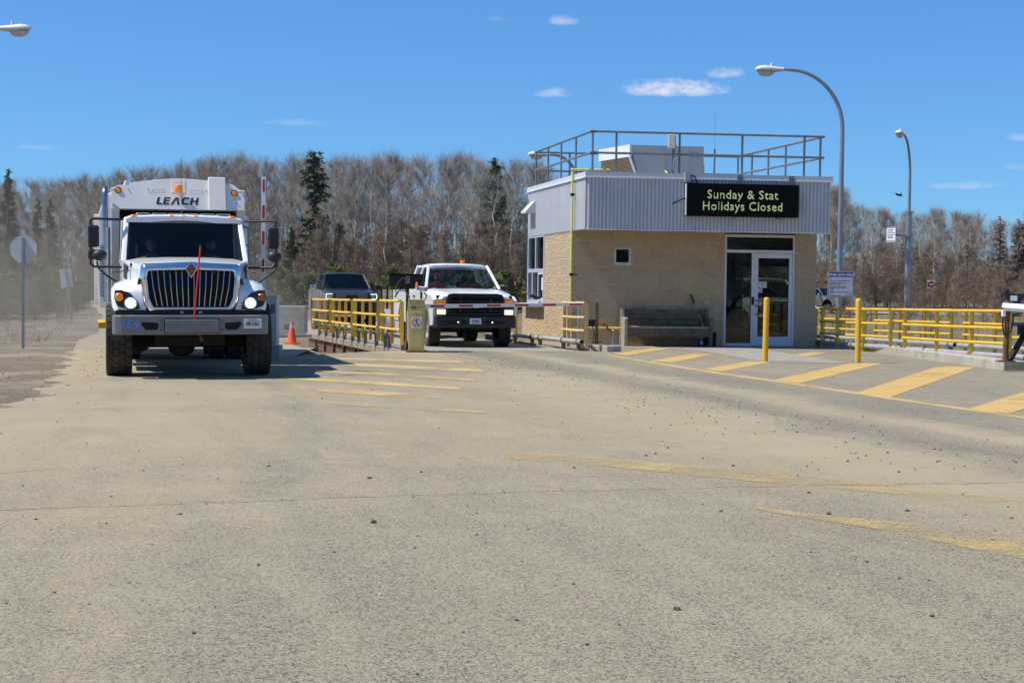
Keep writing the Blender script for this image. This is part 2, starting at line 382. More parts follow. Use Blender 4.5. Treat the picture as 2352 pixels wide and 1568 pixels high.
def strip(name, L_, R_, m_, dz=0.03, n=3, kind='structure'):
    mb = MB(); rows = []
    for (a, b) in zip(L_, R_):
        rows.append([(a[0] + (b[0] - a[0]) * i / n, a[1] + (b[1] - a[1]) * i / n) for i in range(n + 1)])
    fine = []
    for r0, r1 in zip(rows[:-1], rows[1:]):
        k = max(1, int(abs(r1[0][1] - r0[0][1]) / 1.5))
        for q in range(k): fine.append([(a[0] + (b[0] - a[0]) * q / k, a[1] + (b[1] - a[1]) * q / k) for a, b in zip(r0, r1)])
    fine.append(rows[-1])
    mb.add([(x, y, tz(x, y) + dz) for r_ in fine for x, y in r_], [(j * (n + 1) + i, j * (n + 1) + i + 1, (j + 1) * (n + 1) + i + 1, (j + 1) * (n + 1) + i) for j in range(len(fine) - 1) for i in range(n)], True)
    return tag(mb.build(name, m_, clean=False, sharp=180), kind=kind)
Lr = [(-8.3, 28), (-8.9, 30), (-10.7, 36.5), (-14, 50), (-21, 76), (-33, 116), (-38.5, 134), (-46, 160)]
Rr = [(-4.2, 28), (-4.25, 30), (-4.6, 36.5), (-7.5, 50), (-14.5, 76), (-27.5, 116), (-34.5, 134), (-42, 160)]
strip('dirt_road', Lr, Rr, m_road, 0.04, 6)
strip('gravel_shoulder', [(-19, 12), (-19, 22), (-17, 28), (-17, 40), (-20, 55), (-27, 80)], [(-5.0, 12), (-5.5, 22), (-8.0, 28), (-10.5, 36.5), (-15.2, 55), (-22, 80)], m_grav, 0.022, 28)
strip('gravel_lane', [(-4.6, 31.0), (-7.2, 36), (-11.5, 47), (-12.5, 55), (-14, 72)], [(-4.1, 31.0), (-5.4, 36), (-8.4, 47), (-3.0, 55), (-4, 72)], m_road, 0.025, 8)
strip('access_road', [(-12, 124), (40, 122), (120, 118)], [(-12, 133), (40, 131), (120, 127)], mat('pale_road', (0.30, .29, .28), .9, var=.12, scale=.4), 0.06, 2)
mb = MB() # bulldozed heaps in front of the wood
def heap(mb, x, y, rx_, ry_, h):
    n, k = 28, 8; vs = []
    for i in range(k + 1):
        for j in range(n):
            t = 2 * math.pi * j / n; q = i / k; w = 1 + .12 * math.sin(3 * t + x) + .07 * math.sin(7 * t)
            vs.append((x + rx_ * q * w * math.cos(t), y + ry_ * q * w * math.sin(t), tz(x, y) - .1 + h * (0.5 + 0.5 * math.cos(math.pi * q)) * (1 + .12 * math.sin(5 * q + 4 * t))))
    fs = [(i * n + j, i * n + (j + 1) % n, (i + 1) * n + (j + 1) % n, (i + 1) * n + j) for i in range(k) for j in range(n)]
    mb.add(vs, fs, True)
p = at(1925, 690, 158); heap(mb, p.x, 158, 4.6, 5, 2.1)
tag(mb.build('dirt_mound', m_terr, sharp=180), 'low brown dirt mound in front of the wood, left of the second lamp pole', 'mound')
mb = MB(); p = at(260, 690, 118); heap(mb, p.x + 1.5, 118, 4.2, 5, 1.9)
tag(mb.build('dirt_mound', m_terr, sharp=180), 'pale dirt mound beside the end of the haul road, left of the garbage truck', 'mound')

# ------------------------------------------------------------------ painted markings
def paint_mat(name, col, wear):
    M = bpy.data.materials.new(name); M.use_nodes = True; t = M.node_tree; L = t.links.new; b = t.nodes['Principled BSDF']
    b.inputs['Roughness'].default_value = .85; b.inputs['Specular IOR Level'].default_value = .25
    tc = t.nodes.new('ShaderNodeTexCoord'); o = t.nodes['Material Output']
    a = t.nodes.new('ShaderNodeTexNoise'); a.inputs['Scale'].default_value = 1.1; a.inputs['Detail'].default_value = 8; a.inputs['Roughness'].default_value = .72
    f = t.nodes.new('ShaderNodeTexNoise'); f.inputs['Scale'].default_value = 55; f.inputs['Detail'].default_value = 3
    s = t.nodes.new('ShaderNodeTexNoise'); s.inputs['Scale'].default_value = 4; s.inputs['Detail'].default_value = 5
    for n in (a, f, s): L(tc.outputs['Object'], n.inputs[0])
    ad = t.nodes.new('ShaderNodeMath'); ad.operation = 'MULTIPLY_ADD'; ad.inputs[1].default_value = .55; L(f.outputs[0], ad.inputs[0]); L(a.outputs[0], ad.inputs[2])
    mr = t.nodes.new('ShaderNodeMapRange'); mr.inputs[1].default_value = 1.02 - wear - .10; mr.inputs[2].default_value = 1.02 - wear + .16; L(ad.outputs[0], mr.inputs[0])
    cm = t.nodes.new('ShaderNodeMix'); cm.data_type = 'RGBA'; cm.inputs[6].default_value = (*col, 1); cm.inputs[7].default_value = (.47, .385, .26, 1)
    m2 = t.nodes.new('ShaderNodeMapRange'); m2.inputs[1].default_value = .40; m2.inputs[2].default_value = .72; m2.inputs[4].default_value = min(1, .35 + wear); L(s.outputs[0], m2.inputs[0]); L(m2.outputs[0], cm.inputs[0]); L(cm.outputs[2], b.inputs[0])
    tr = t.nodes.new('ShaderNodeBsdfTransparent'); mx = t.nodes.new('ShaderNodeMixShader')
    L(mr.outputs[0], mx.inputs[0]); L(b.outputs[0], mx.inputs[1]); L(tr.outputs[0], mx.inputs[2]); L(mx.outputs[0], o.inputs[0]); return M
YEL = (0.52, 0.335, 0.095); OCH = (0.50, 0.355, 0.155)
pm = {w: paint_mat('worn_yellow_paint_%d' % int(w * 100), YEL if w < .1 else OCH if w < .45 else (0.52, 0.375, 0.15), {.08: .10, .16: .14, .30: .22, .40: .30,   .50: .42, .58: .47, .62: .315}[w]) for w in (.08, .16, .30, .40, .50, .58, .62)}
def mark(px, w, off=(0, 0), z=0.004, dens=6):
    pts = [G(u + off[0], v + off[1], z) for u, v in px]; mb = MB()
    poly = [(p.x, p.y) for p in pts]; mb.add([(a, b, z) for a, b in poly], tess(poly))
    tag(mb.build('road_marking', pm[w]), kind='structure')
for px in (((1405, 812), (1510, 797.5), (1550, 798.5), (1440, 816)), ((1490, 829), (1598, 811), (1640, 813), (1547, 832)), ((1615, 848), (1718, 829.5), (1775, 830.5), (1657, 853)),
           ((1778, 872), (1945, 836), (1990, 833), (2030, 834), (1835, 880)), ((1960, 904), (2148, 843), (2185, 841), (2240, 843), (2045, 912)),
           ((2222, 939), (2440, 872), (2540, 874), (2318, 950)), ((1822, 814.5), (1868, 808), (1900, 810), (1852, 818.5))): mark(px, .08)
mark(((1383, 812), (1389, 812), (1445, 822), (1620, 850), (1835, 880.5), (2045, 912), (2360, 957), (2360, 962), (2040, 916), (1830, 884), (1612, 853), (1436, 824)), .16, z=.0035)
def Q(x, y): return ((1000 + x / 2.352) * .5742, (1350 + y / 2.352) / 1.7415)
for px, w in ((((380, 183), (1100, 193), (2000, 216), (2110, 240), (1500, 226), (640, 198)), .16), (((700, 232), (1400, 258), (2160, 298), (2230, 322), (1500, 292), (900, 262), (780, 248)), .16),
              (((560, 303), (1300, 335), (2060, 385), (2150, 408), (1350, 362), (640, 322)), .30), (((230, 363), (1000, 400), (1950, 462), (1990, 490), (1000, 432), (330, 388)), .16),
              (((450, 463), (1100, 498), (1730, 540), (1790, 572), (1100, 538), (505, 496)), .30), (((680, 598), (1500, 645), (2250, 695), (2240, 712), (1500, 675), (760, 625)), .40),
              (((905, 742), (1500, 785), (2100, 850), (2100, 862), (1500, 808), (960, 762)), .50),
              (((225, 365), (275, 363), (420, 455), (570, 542), (530, 548), (350, 455)), .40), (((530, 546), (575, 545), (840, 690), (800, 700)), .50),
              (((1790, 160), (1850, 162), (2070, 232), (2300, 292), (2260, 300), (2020, 232)), .40), (((1420, 149), (1560, 146), (1790, 157), (1780, 166)), .16)): mark([Q(*p) for p in px], w)
def Q2(x, y): return ((2000 + x / 1.1221) * .5742, (1500 + y / 1.1221) / 1.7415)
for px, w in ((((90, 248), (500, 275), (800, 300), (830, 325), (480, 300), (200, 275)), .50), (((20, 345), (300, 358), (1000, 418), (1700, 480), (1790, 497), (1200, 482), (450, 405), (10, 372)), .40), (((300, 430), (520, 455), (800, 520), (700, 512)), .58),
              (((1470, 503), (1700, 500), (2000, 525), (2420, 560), (2420, 590), (1900, 545)), .30), (((1090, 583), (1350, 615), (2360, 718), (2400, 722), (2400, 830), (2200, 795), (1700, 690), (1200, 610)), .40), (((820, 525), (1090, 583), (1150, 604), (900, 550)), .58)):
    mark([Q2(*p) for p in px], .62 if w <= .40 else w)
# long crack across the tarmac and a shorter one
def crack(px, w, seed):
    r_ = random.Random(seed); P = [G(u, v) for u, v in px]; L_ = []
    for a, b in zip(P[:-1], P[1:]):
        k = max(2, int((b - a).length / .07))
        for i in range(k):
            q = a + (b - a) * (i / k); L_.append(Vector((q.x, q.y + r_.uniform(-.022, .022) + .02 * math.sin(q.x * 9), 0)))
    mb = MB(); vs = []
    for q in L_:
        h = w * r_.uniform(.25, 1.0); vs += [(q.x, q.y - h, .003), (q.x, q.y + h, .003)]
    mb.add(vs, [(2 * i, 2 * i + 2, 2 * i + 3, 2 * i + 1) for i in range(len(L_) - 1)])
    tag(mb.build('pavement_crack', mat('crack_dirt', (0.23, .18, .125), .95, var=.4, scale=5)), kind='structure')
crack([(-20, 1171), (250, 1163), (600, 1150), (900, 1139), (1300, 1128), (1800, 1116), (2000, 1112), (2380, 1108)], .008, 3)
0 and crack([(980, 1235), (1180, 1192), (1320, 1160), (1340, 1150)], .006, 5)
crack([(-10, 1088), (60, 1082), (130, 1074)], .010, 6)
# concrete walk from the door, left sidewalk kerb
m_conc = mat('concrete', (.29, .265, .225), .9, var=.16, scale=3, bump=.4, bscale=60, dirt=.5, dirtcol=(.30, .25, .18))
poly = [(G(u, v).x, G(u, v).y) for u, v in ((1345, 797.5), (1560, 800.5), (1620, 808), (1759, 831.5), (1850, 833), (1947, 833.5), (1850, 818), (1760, 804), (1720, 799), (1872, 799), (1872, 796), (1345, 792))]
mb = MB(); mb.add([(a, b, .0045) for a, b in poly], tess(poly)); tag(mb.build('concrete_walk', m_conc), kind='structure')

# loose stones dropped by trucks: nobody could count them
mb = MB(); r_ = random.Random(21)
def stone(x, y, s):
    n = 7; h = s * r_.uniform(.55, .95); a0 = r_.random() * 6; ring = []
    for lv, (rr, zz) in enumerate(((.85, 0), (1.0, .35), (.6, .85))):
        ring.append([(x + s * rr * r_.uniform(.7, 1.15) * math.cos(a0 + 6.283 * j / n), y + s * rr * r_.uniform(.7, 1.15) * math.sin(a0 + 6.283 * j / n), h * zz * r_.uniform(.85, 1.1)) for j in range(n)])
    mb.cur = r_.choice((0, 0, 0, 1, 2)); mb.loft(ring, smooth=False)
for i in range(360):
    y = (5.0 + 20 * r_.random() ** 1.3) if i % 3 else max(5.2, r_.gauss(9.5, 1.6)); x = r_.uniform(-.36, .36) * y; stone(x, y, (.0035 + .009 * r_.random() ** 2) * (1.7 if r_.random() < .12 else 1))
for i in range(420): # windrow beside the wheel lane
    t = r_.random(); y = 29 - 18 * t; x = 1.87 + (30.5 - y) * .2656 - r_.gauss(3.1, .75) - .25 * t
    stone(x, y, r_.uniform(.006, .014))
for i in range(150):
    y = r_.uniform(17, 29); x = -4.3 - (29 - y) * -.02 + r_.gauss(-3.2, 1.2); stone(x, y, r_.uniform(.008, .02))
tag(mb.build('loose_stones', [mat('stone_dark', (.06, .055, .05), .9), mat('stone_brown', (.17, .13, .10), .9), mat('stone_pale', (.33, .30, .27), .9)]), kind='stuff')
# ------------------------------------------------------------------ weigh station building
P0 = Vector((1.44, 36.0, 0)); A6 = R(6.0); wf = Vector((math.cos(A6), math.sin(A6), 0)); wl = Vector((-.2161, .9764, 0)); win = Vector((-math.sin(A6), math.cos(A6), 0))
AL = math.atan2(wl.y, wl.x)
bld = thing('weigh_station_building', 'small tan block weigh station with white corrugated metal fascia and glass door', 'building', P0)
def block_mat():
    M = bpy.data.materials.new('split_face_block'); M.use_nodes = True; t = M.node_tree; L = t.links.new; b = t.nodes['Principled BSDF']
    b.inputs['Roughness'].default_value = .95; b.inputs['Specular IOR Level'].default_value = .1
    tc = t.nodes.new('ShaderNodeTexCoord'); sp = t.nodes.new('ShaderNodeSeparateXYZ'); L(tc.outputs['Object'], sp.inputs[0])
    cb = t.nodes.new('ShaderNodeCombineXYZ'); L(sp.outputs[0], cb.inputs[0]); L(sp.outputs[2], cb.inputs[1])
    br = t.nodes.new('ShaderNodeTexBrick'); L(cb.outputs[0], br.inputs[0]); br.inputs['Scale'].default_value = 1.0
    br.inputs['Brick Width'].default_value = .42; br.inputs['Row Height'].default_value = .2105; br.inputs['Mortar Size'].default_value = .0095; br.inputs['Mortar Smooth'].default_value = .2
    br.inputs['Color1'].default_value = (.54, .40, .25, 1); br.inputs['Color2'].default_value = (.60, .45, .29, 1); br.inputs['Mortar'].default_value = (.64, .57, .46, 1)
    n = t.nodes.new('ShaderNodeTexNoise'); n.inputs['Scale'].default_value = 22; n.inputs['Detail'].default_value = 6; n.inputs['Roughness'].default_value = .7; L(tc.outputs['Object'], n.inputs[0])
    n2 = t.nodes.new('ShaderNodeTexNoise'); n2.inputs['Scale'].default_value = 1.3; n2.inputs['Detail'].default_value = 5; L(tc.outputs['Object'], n2.inputs[0])
    mx = t.nodes.new('ShaderNodeMix'); mx.data_type = 'RGBA'; mx.blend_type = 'MULTIPLY'; mx.inputs[0].default_value = 1
    cr = t.nodes.new('ShaderNodeMapRange'); cr.inputs[1].default_value = .3; cr.inputs[2].default_value = .75; cr.inputs[3].default_value = .82; cr.inputs[4].default_value = 1.12; L(n.outputs[0], cr.inputs[0])
    L(br.outputs[0], mx.inputs[6]); L(cr.outputs[0], mx.inputs[7])
    mx2 = t.nodes.new('ShaderNodeMix'); mx2.data_type = 'RGBA'; c2 = t.nodes.new('ShaderNodeMapRange'); c2.inputs[1].default_value = .5; c2.inputs[2].default_value = .8; c2.inputs[4].default_value = .45; L(n2.outputs[0], c2.inputs[0])
    L(c2.outputs[0], mx2.inputs[0]); L(mx.outputs[2], mx2.inputs[6]); mx2.inputs[7].default_value = (.36, .29, .20, 1); L(mx2.outputs[2], b.inputs[0])
    ad = t.nodes.new('ShaderNodeMath'); ad.operation = 'MULTIPLY_ADD'; L(n.outputs[0], ad.inputs[0]); ad.inputs[1].default_value = 1.0
    iv = t.nodes.new('ShaderNodeMath'); iv.operation = 'MULTIPLY'; iv.inputs[1].default_value = -.55; L(br.outputs[1], iv.inputs[0]); L(iv.outputs[0], ad.inputs[2])
    n3 = t.nodes.new('ShaderNodeTexNoise'); n3.inputs['Scale'].default_value = 11; n3.inputs['Detail'].default_value = 3; L(tc.outputs['Object'], n3.inputs[0]); a3 = t.nodes.new('ShaderNodeMath'); a3.operation = 'MULTIPLY_ADD'; a3.inputs[1].default_value = 1.6; L(n3.outputs[0], a3.inputs[0]); L(ad.outputs[0], a3.inputs[2])
    bp = t.nodes.new('ShaderNodeBump'); bp.inputs['Strength'].default_value = .9; bp.inputs['Distance'].default_value = .042; L(a3.outputs[0], bp.inputs['Height']); L(bp.outputs[0], b.inputs['Normal'])
    return M
m_blk = block_mat()
m_fas = mat('white_corrugated_metal', (.55, .56, .585), .42, 0.0, var=.05, scale=1.5, dirt=.4, dirtcol=(.40, .385, .37), dscale=1.6, spec=.6)
m_trim = mat('grey_white_trim', (.56, .575, .62), .4, var=.05)
m_alu = mat('painted_aluminium', (.66, .675, .70), .4, var=.04, dirt=.2, dirtcol=(.5, .48, .44))
m_gal = mat('galvanised_steel', (.29, .31, .335), .42, .55, var=.12, scale=9)
m_rail = mat('grey_painted_pipe', (.17, .19, .21), .5, .25, var=.15, scale=4)
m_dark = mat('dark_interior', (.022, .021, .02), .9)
m_black = mat('black_plastic', (.012, .012, .013), .6, spec=.3)
m_glass = glass_mat('tinted_glass', (.44, .46, .44), .7)
m_gpipe = mat('yellow_gas_pipe', (.62, .55, .13), .5, var=.1, dirt=.3, dirtcol=(.4, .33, .12))
m_conc2 = mat('old_concrete', (.40, .37, .32), .92, var=.2, scale=4, bump=.5, bscale=50, dirt=.5, dirtcol=(.25, .21, .16))
def wallobj(name, mb, mats, p, ang, **k):
    o = mb.build(name, mats, bld, **k); o.location = Vector(p) - P0; o.rotation_euler = (0, 0, ang); return o
LF = 6.09; TOPZ = 2.80
def fs(u, v): return onwall(u, v, P0, (wf.x, wf.y))
w0, wz1 = fs(1411, 569); w1, wz0 = fs(1448.6, 609)
d0, dz1 = fs(1666, 538); d1, _ = fs(1826.5, 640)
mb = MB(); T = .2
mb.span((0, 0, -.3), (w0, T, TOPZ)); mb.span((w0, 0, -.3), (w1, T, wz0)); mb.span((w0, 0, wz1), (w1, T, TOPZ)); mb.span((w1, 0, -.3), (d0, T, TOPZ)); mb.span((d1, 0, -.3), (LF, T, TOPZ)); mb.span((d0, .02, -.3), (d1, T, .0))
wallobj('wall', mb, m_blk, P0, A6, clean=False)
# left wall beside the scale, with the service window
s0 = onwall(1250.5, 600, P0, (wl.x, wl.y))[0]; s1 = 4.78; LW = 5.37; sill = .96
mb = MB(); mb.span((0.001, -T, -.8), (s0, 0, TOPZ)); mb.span((s0, -T, -.8), (LW, 0, sill)); wallobj('wall', mb, m_blk, P0, AL, clean=False)
WR = P0 + wf * LF
mb = MB(); mb.span((T, 0, -.3), (5.0, T, .32)); mb.span((T, 0, -.3), (.4, T, TOPZ)); mb.span((4.9, 0, -.3), (5.3, T, TOPZ)); mb.span((.4, 0, 2.0), (4.9, T, TOPZ)); wallobj('wall', mb, m_blk, WR, AL, clean=False)
mb = MB(); mb.span((.4, .08, .32), (4.9, .09, 2.0)); wallobj('side_window', mb, glass_mat('dark_side_glass', (.68, .70, .68)), WR, AL)
BL_ = P0 + wl * 5.05
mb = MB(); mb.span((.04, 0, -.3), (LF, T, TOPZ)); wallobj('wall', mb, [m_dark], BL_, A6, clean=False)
mb = MB(); mb.add([P0 + wf * .1 + wl * .1 + Vector((0, 0, .03)), P0 + wf * 6 + wl * .1 + Vector((0, 0, .03)), P0 + wf * 6 + wl * 5.2 + Vector((0, 0, .03)), P0 + wf * .1 + wl * 5.2 + Vector((0, 0, .03))], [(0, 1, 2, 3)])
mb.build('floor', mat('floor_tile', (.10, .095, .09), .5), bld, True)
mb = MB(); h = Vector((0, 0, 2.62)); mb.add([P0 + wf * .1 + wl * .1 + h, P0 + wf * 6 + wl * .1 + h, P0 + wf * 6 + wl * 5.2 + h, P0 + wf * .1 + wl * 5.2 + h], [(0, 3, 2, 1)])
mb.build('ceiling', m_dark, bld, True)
# inside: service counter and a partition
mb = MB(); mb.M = Matrix.Translation(P0) @ Matrix.Rotation(A6, 4, 'Z'); mb.span((.25, 2.1, .03), (.75, 4.7, .92)); mb.build('counter', mat('counter_board', (.16, .15, .14), .6), bld, True)
mb = MB(); mb.M = Matrix.Translation(P0) @ Matrix.Rotation(A6, 4, 'Z'); mb.span((3.3, 2.2, .03), (4.3, 2.8, .98)); mb.span((3.25, 2.15, .98), (4.35, 2.85, 1.02))
mb.build('desk', mat('counter_board', (.16, .15, .14), .6), bld, True)
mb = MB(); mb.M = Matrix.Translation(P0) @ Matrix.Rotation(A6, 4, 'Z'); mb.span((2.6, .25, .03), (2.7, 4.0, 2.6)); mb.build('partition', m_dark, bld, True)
# metal fascia: corrugated sheet with real ribs
F0 = Vector((1.708, 34.79, 0)); FL_, FB_ = 5.86, 5.97; FZ0, FZ1 = 2.765, 4.0
def corr(length, pitch=.089, dep=.032):
    pts = []; x = 0
    while x < length:
        for dx, dy in ((0, 0), (pitch * .30, 0), (pitch * .40, -dep), (pitch * .90, -dep)): pts.append((min(length, x + dx), dy))
        x += pitch
    pts.append((length, 0)); return pts
def corr_mb(length):
    mb = MB(); c = corr(length); mb.loft([[(x, y, FZ0) for x, y in c], [(x, y, FZ1) for x, y in c]], caps=False, closed=False, smooth=False)
    mb.span((0, .004, FZ0), (length, .06, FZ1)); return mb
F1 = F0 + wf * FL_; B0 = F0 + wl * FB_; B1 = F1 + wl * FB_
wallobj('fascia', corr_mb(FL_), m_fas, F0, A6, clean=False)
wallobj('fascia', corr_mb(FB_), m_fas, B0, AL + math.pi, clean=False)
wallobj('fascia', corr_mb(FB_), m_fas, F1, AL, clean=False)
wallobj('fascia', corr_mb((B1 - B0).length), m_fas, B1, A6 + math.pi, clean=False)
def offs(d): # roof outline grown by d
    c = (F0 + F1 + B0 + B1) / 4; return [p + ((p - c).normalized() * d * 1.3) for p in (F0, F1, B1, B0)]
mb = MB(); o_ = offs(.055); i_ = offs(-.25)
for a in range(4):
    b = (a + 1) % 4
    for za, zb in ((3.985, 4.10),):
        mb.add([o_[a] + Vector((0, 0, za)), o_[b] + Vector((0, 0, za)), o_[b] + Vector((0, 0, zb)), o_[a] + Vector((0, 0, zb)), i_[a] + Vector((0, 0, za)), i_[b] + Vector((0, 0, za)), i_[b] + Vector((0, 0, zb)), i_[a] + Vector((0, 0, zb))],
               [(0, 1, 2, 3), (3, 2, 6, 7), (4, 7, 6, 5), (0, 4, 5, 1)])
mb.build('roof_trim', m_trim, bld, True)
mb = MB(); e_ = offs(.075); i2 = offs(.0) # thin drip edge catching the sun
for a in range(4):
    b = (a + 1) % 4; zz = Vector((0, 0, 3.965)); z2 = Vector((0, 0, 3.985))
    mb.add([e_[a] + zz, e_[b] + zz, e_[b] + z2, e_[a] + z2, i2[a] + zz, i2[b] + zz, i2[b] + z2, i2[a] + z2], [(0, 1, 2, 3), (3, 2, 6, 7), (4, 5, 1, 0)])
mb.build('drip_edge', mat('white_flashing', (.8, .8, .8), .4), bld, True)
mb = MB(); q = offs(-.05); mb.add([p + Vector((0, 0, 4.06)) for p in q], [(0, 1, 2, 3)]); mb.build('roof', mat('roof_membrane', (.25, .25, .25), .9, var=.2), bld, True)
mb = MB(); q = offs(-.004); mb.add([p + Vector((0, 0, 2.775)) for p in q], [(3, 2, 1, 0)]); mb.build('soffit', mat('soffit_panel', (.42, .40, .37), .7), bld, True)
mb = MB(); z = FZ0 - .012 # bright bottom flashing, in lengths
for a in range(9): mb.M = Matrix.Translation(F0) @ Matrix.Rotation(A6, 4, 'Z'); mb.span((a * .65, -.036, z - .006 + .004 * (a % 2)), (a * .65 + .64, .01, z + .012))
mb.build('bottom_flashing', mat('white_flashing', (.8, .8, .8), .4), bld, True)
# front door, transom, sidelight
def wbox(mb, u0, v0, u1, v1, y0, y1):
    a, z1 = fs(u0, v0); b, z0 = fs(u1, v1); mb.span((a, y0, z0), (b, y1, z1))
fr = MB(); zt = fs(1745, 577.5)[1]; zb = .0; sm = fs(1730.5, 640)[0]
fr.span((d0, .03, zb), (d0 + .055, .15, dz1)); fr.span((d1 - .055, .03, zb), (d1, .15, dz1)); fr.span((d0 + .055, .03, dz1 - .06), (d1 - .055, .15, dz1)); fr.span((d0 + .055, .03, zt - .035), (d1 - .055, .15, zt + .035))
fr.span((sm - .035, .03, zb), (sm + .035, .15, zt - .035)); fr.span((d0 + .055, .03, zb), (sm - .035, .15, zb + .07))
wallobj('door_frame', fr, m_alu, P0, A6, bevel=.004)
mb = MB(); mb.span((d0 + .05, .085, zt + .03), (d1 - .05, .095, dz1 - .05)); wallobj('transom_window', mb, m_glass, P0, A6)
mb = MB(); mb.span((d0 + .05, .085, zb + .06), (sm - .03, .095, zt - .03)); side_win = wallobj('sidelight_window', mb, m_glass, P0, A6)
g0, gz1 = fs(1743.6, 592.5); g1, gz0 = fs(1811, 773.5); e0, e1, ez0, ez1 = sm + .042, d1 - .062, .012, zt - .045
dr = MB(); dr.span((e0, .05, ez0), (g0, .10, ez1)); dr.span((g1, .05, ez0), (e1, .10, ez1)); dr.span((g0, .05, ez0), (g1, .10, gz0)); dr.span((g0, .05, gz1), (g1, .10, ez1))
door = wallobj('door', dr, m_alu, P0, A6, bevel=.003)
mb = MB(); mb.span((g0 - .005, .07, gz0 - .005), (g1 + .005, .08, gz1 + .005)); mb.build('door_glass', m_glass, door)
mb = MB(); hx = g0 - .05; mb.tube([(hx, .05, 1.12), (hx, -.02, 1.12), (hx + .14, -.035, 1.12), (hx + .14, -.035, .80), (hx, -.02, .80), (hx, .05, .80)], .012, 8); mb.build('handle', mat('dark_metal', (.08, .08, .085), .35, .7), door)
mb = MB(); mb.box((hx + .01, .045, 1.0), (.05, .02, .05)); mb.lathe([(0, -.02), (.03, -.02), (.03, .0)], (hx + .01, .055, 1.0), 'Y', 12); mb.build('lock', m_gal, door)
mb = MB(); mb.box((sm, .02, 1.12), (.055, .02, .20)); wallobj('strike_plate', mb, m_black, P0, A6)
for zz in (.35, 1.1, 1.85):
    mb = MB(); mb.box((e1 + .01, .043, zz), (.03, .03, .14)); mb.build('hinge', m_alu, door)
# notices on the glass
m_paper = mat('notice_paper', (.72, .72, .70), .7); m_ink = mat('notice_ink', (.03, .03, .035), .8); m_red = mat('notice_red', (.55, .05, .05), .7); m_bl = mat('open_sign_blue', (.05, .14, .42), .6); m_pale = mat('open_sign_pale', (.45, .55, .62), .7)
def note(name, u0, v0, u1, v1, y, m_, parent, lines):
    a, z1 = fs(u0, v0); b, z0 = fs(u1, v1); mb = MB(); mb.span((a, y - .003, z0), (b, y, z1)); mats = [m_, m_ink, m_red, m_bl, m_paper]; W, H = b - a, z1 - z0
    for (txt, cx, cy, sz, c) in lines:
        mb.cur = c; add_text(mb, txt, sz * H, lambda x, q, w: (a + cx * W + x, y - .0055, z0 + cy * H + q), bold=.0006)
    mb.cur = 0
    return mb, (a, b, z0, z1), mats
mb, (a, b, z0, z1), ms = note('no_smoking_notice', 1743.8, 646.3, 1762.6, 661, .07, m_paper, door, (('NO SMOKING', .52, .82, .20, 1), ('NO VAPING', .52, .42, .20, 1)))
mb.cur = 2
for cz in (.62, .18): mb.lathe([(.012, 0), (.018, 0), (.018, -.002), (.012, -.002)], (a + .5 * (b - a), .066, z0 + cz * (z1 - z0)), 'Y', 14)
mb.build('no_smoking_notice', ms, door)
mb, (a, b, z0, z1), ms = note('no_phone_notice', 1743.2, 662.5, 1752.5, 671.7, .07, m_paper, door, ())
cx, cz = (a + b) / 2, (z0 + z1) / 2; mb.cur = 1; mb.lathe([(.026, 0), (.034, 0), (.034, -.002), (.026, -.002)], (cx, .066, cz), 'Y', 18); mb.bar((cx - .022, .065, cz + .022), (cx + .022, .065, cz - .022), .006, .002, (0, 1, 0)); mb.box((cx, .065, cz), (.03, .002, .010)); mb.build('no_phone_notice', ms, door)
def sidenote(name, u0, v0, u1, v1, m_, lines):
    mb, box_, ms = note(name, u0, v0, u1, v1, .105, m_, None, lines); return mb, box_, ms
mb, (a, b, z0, z1), ms = sidenote('open_sign', 1683.5, 629.5, 1710.5, 650.5, m_pale, ()) # hangs behind the pane
mb.cur = 1; mb.span((a + .01, .100, z0 + .045), (b - .01, .104, z1 - .012)); mb.cur = 4; add_text(mb, 'OPEN', .135, lambda x, q, w: ((a + b) / 2 + x * .86, .0985, z0 + .115 + q), bold=.004)
mb.cur = 3; mb.span((a + .01, .100, z0 + .006), (b - .01, .104, z0 + .036)); mb.build('open_sign', ms, side_win)
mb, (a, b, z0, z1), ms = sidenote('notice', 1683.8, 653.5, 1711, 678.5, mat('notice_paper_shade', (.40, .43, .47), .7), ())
mb.cur = 1
for k in range(9): mb.span((a + .03, .1005, z1 - .03 - k * .024), (b - .03 - (.05 if k % 3 == 2 else 0), .1035, z1 - .038 - k * .024))
mb.build('notice', ms, side_win)
# small window
mb = MB(); wd = .065
mb.span((w0 - .005, -.015, wz0 - .01), (w1 + .005, .12, wz0 + wd)); mb.span((w0 - .005, -.008, wz1 - wd * .5), (w1 + .005, .12, wz1)); mb.span((w0 - .005, -.008, wz0 + wd), (w0 + wd * .7, .12, wz1 - wd * .5)); mb.span((w1 - wd * .7, -.008, wz0 + wd), (w1 + .005, .12, wz1 - wd * .5))
win_ = wallobj('window', mb, mat('weathered_window_frame', (.55, .54, .50), .7, var=.2), P0, A6); mb = MB(); mb.span((w0 + .03, .06, wz0 + .03), (w1 - .03, .07, wz1 - .02)); mb.build('pane', m_glass, win_)
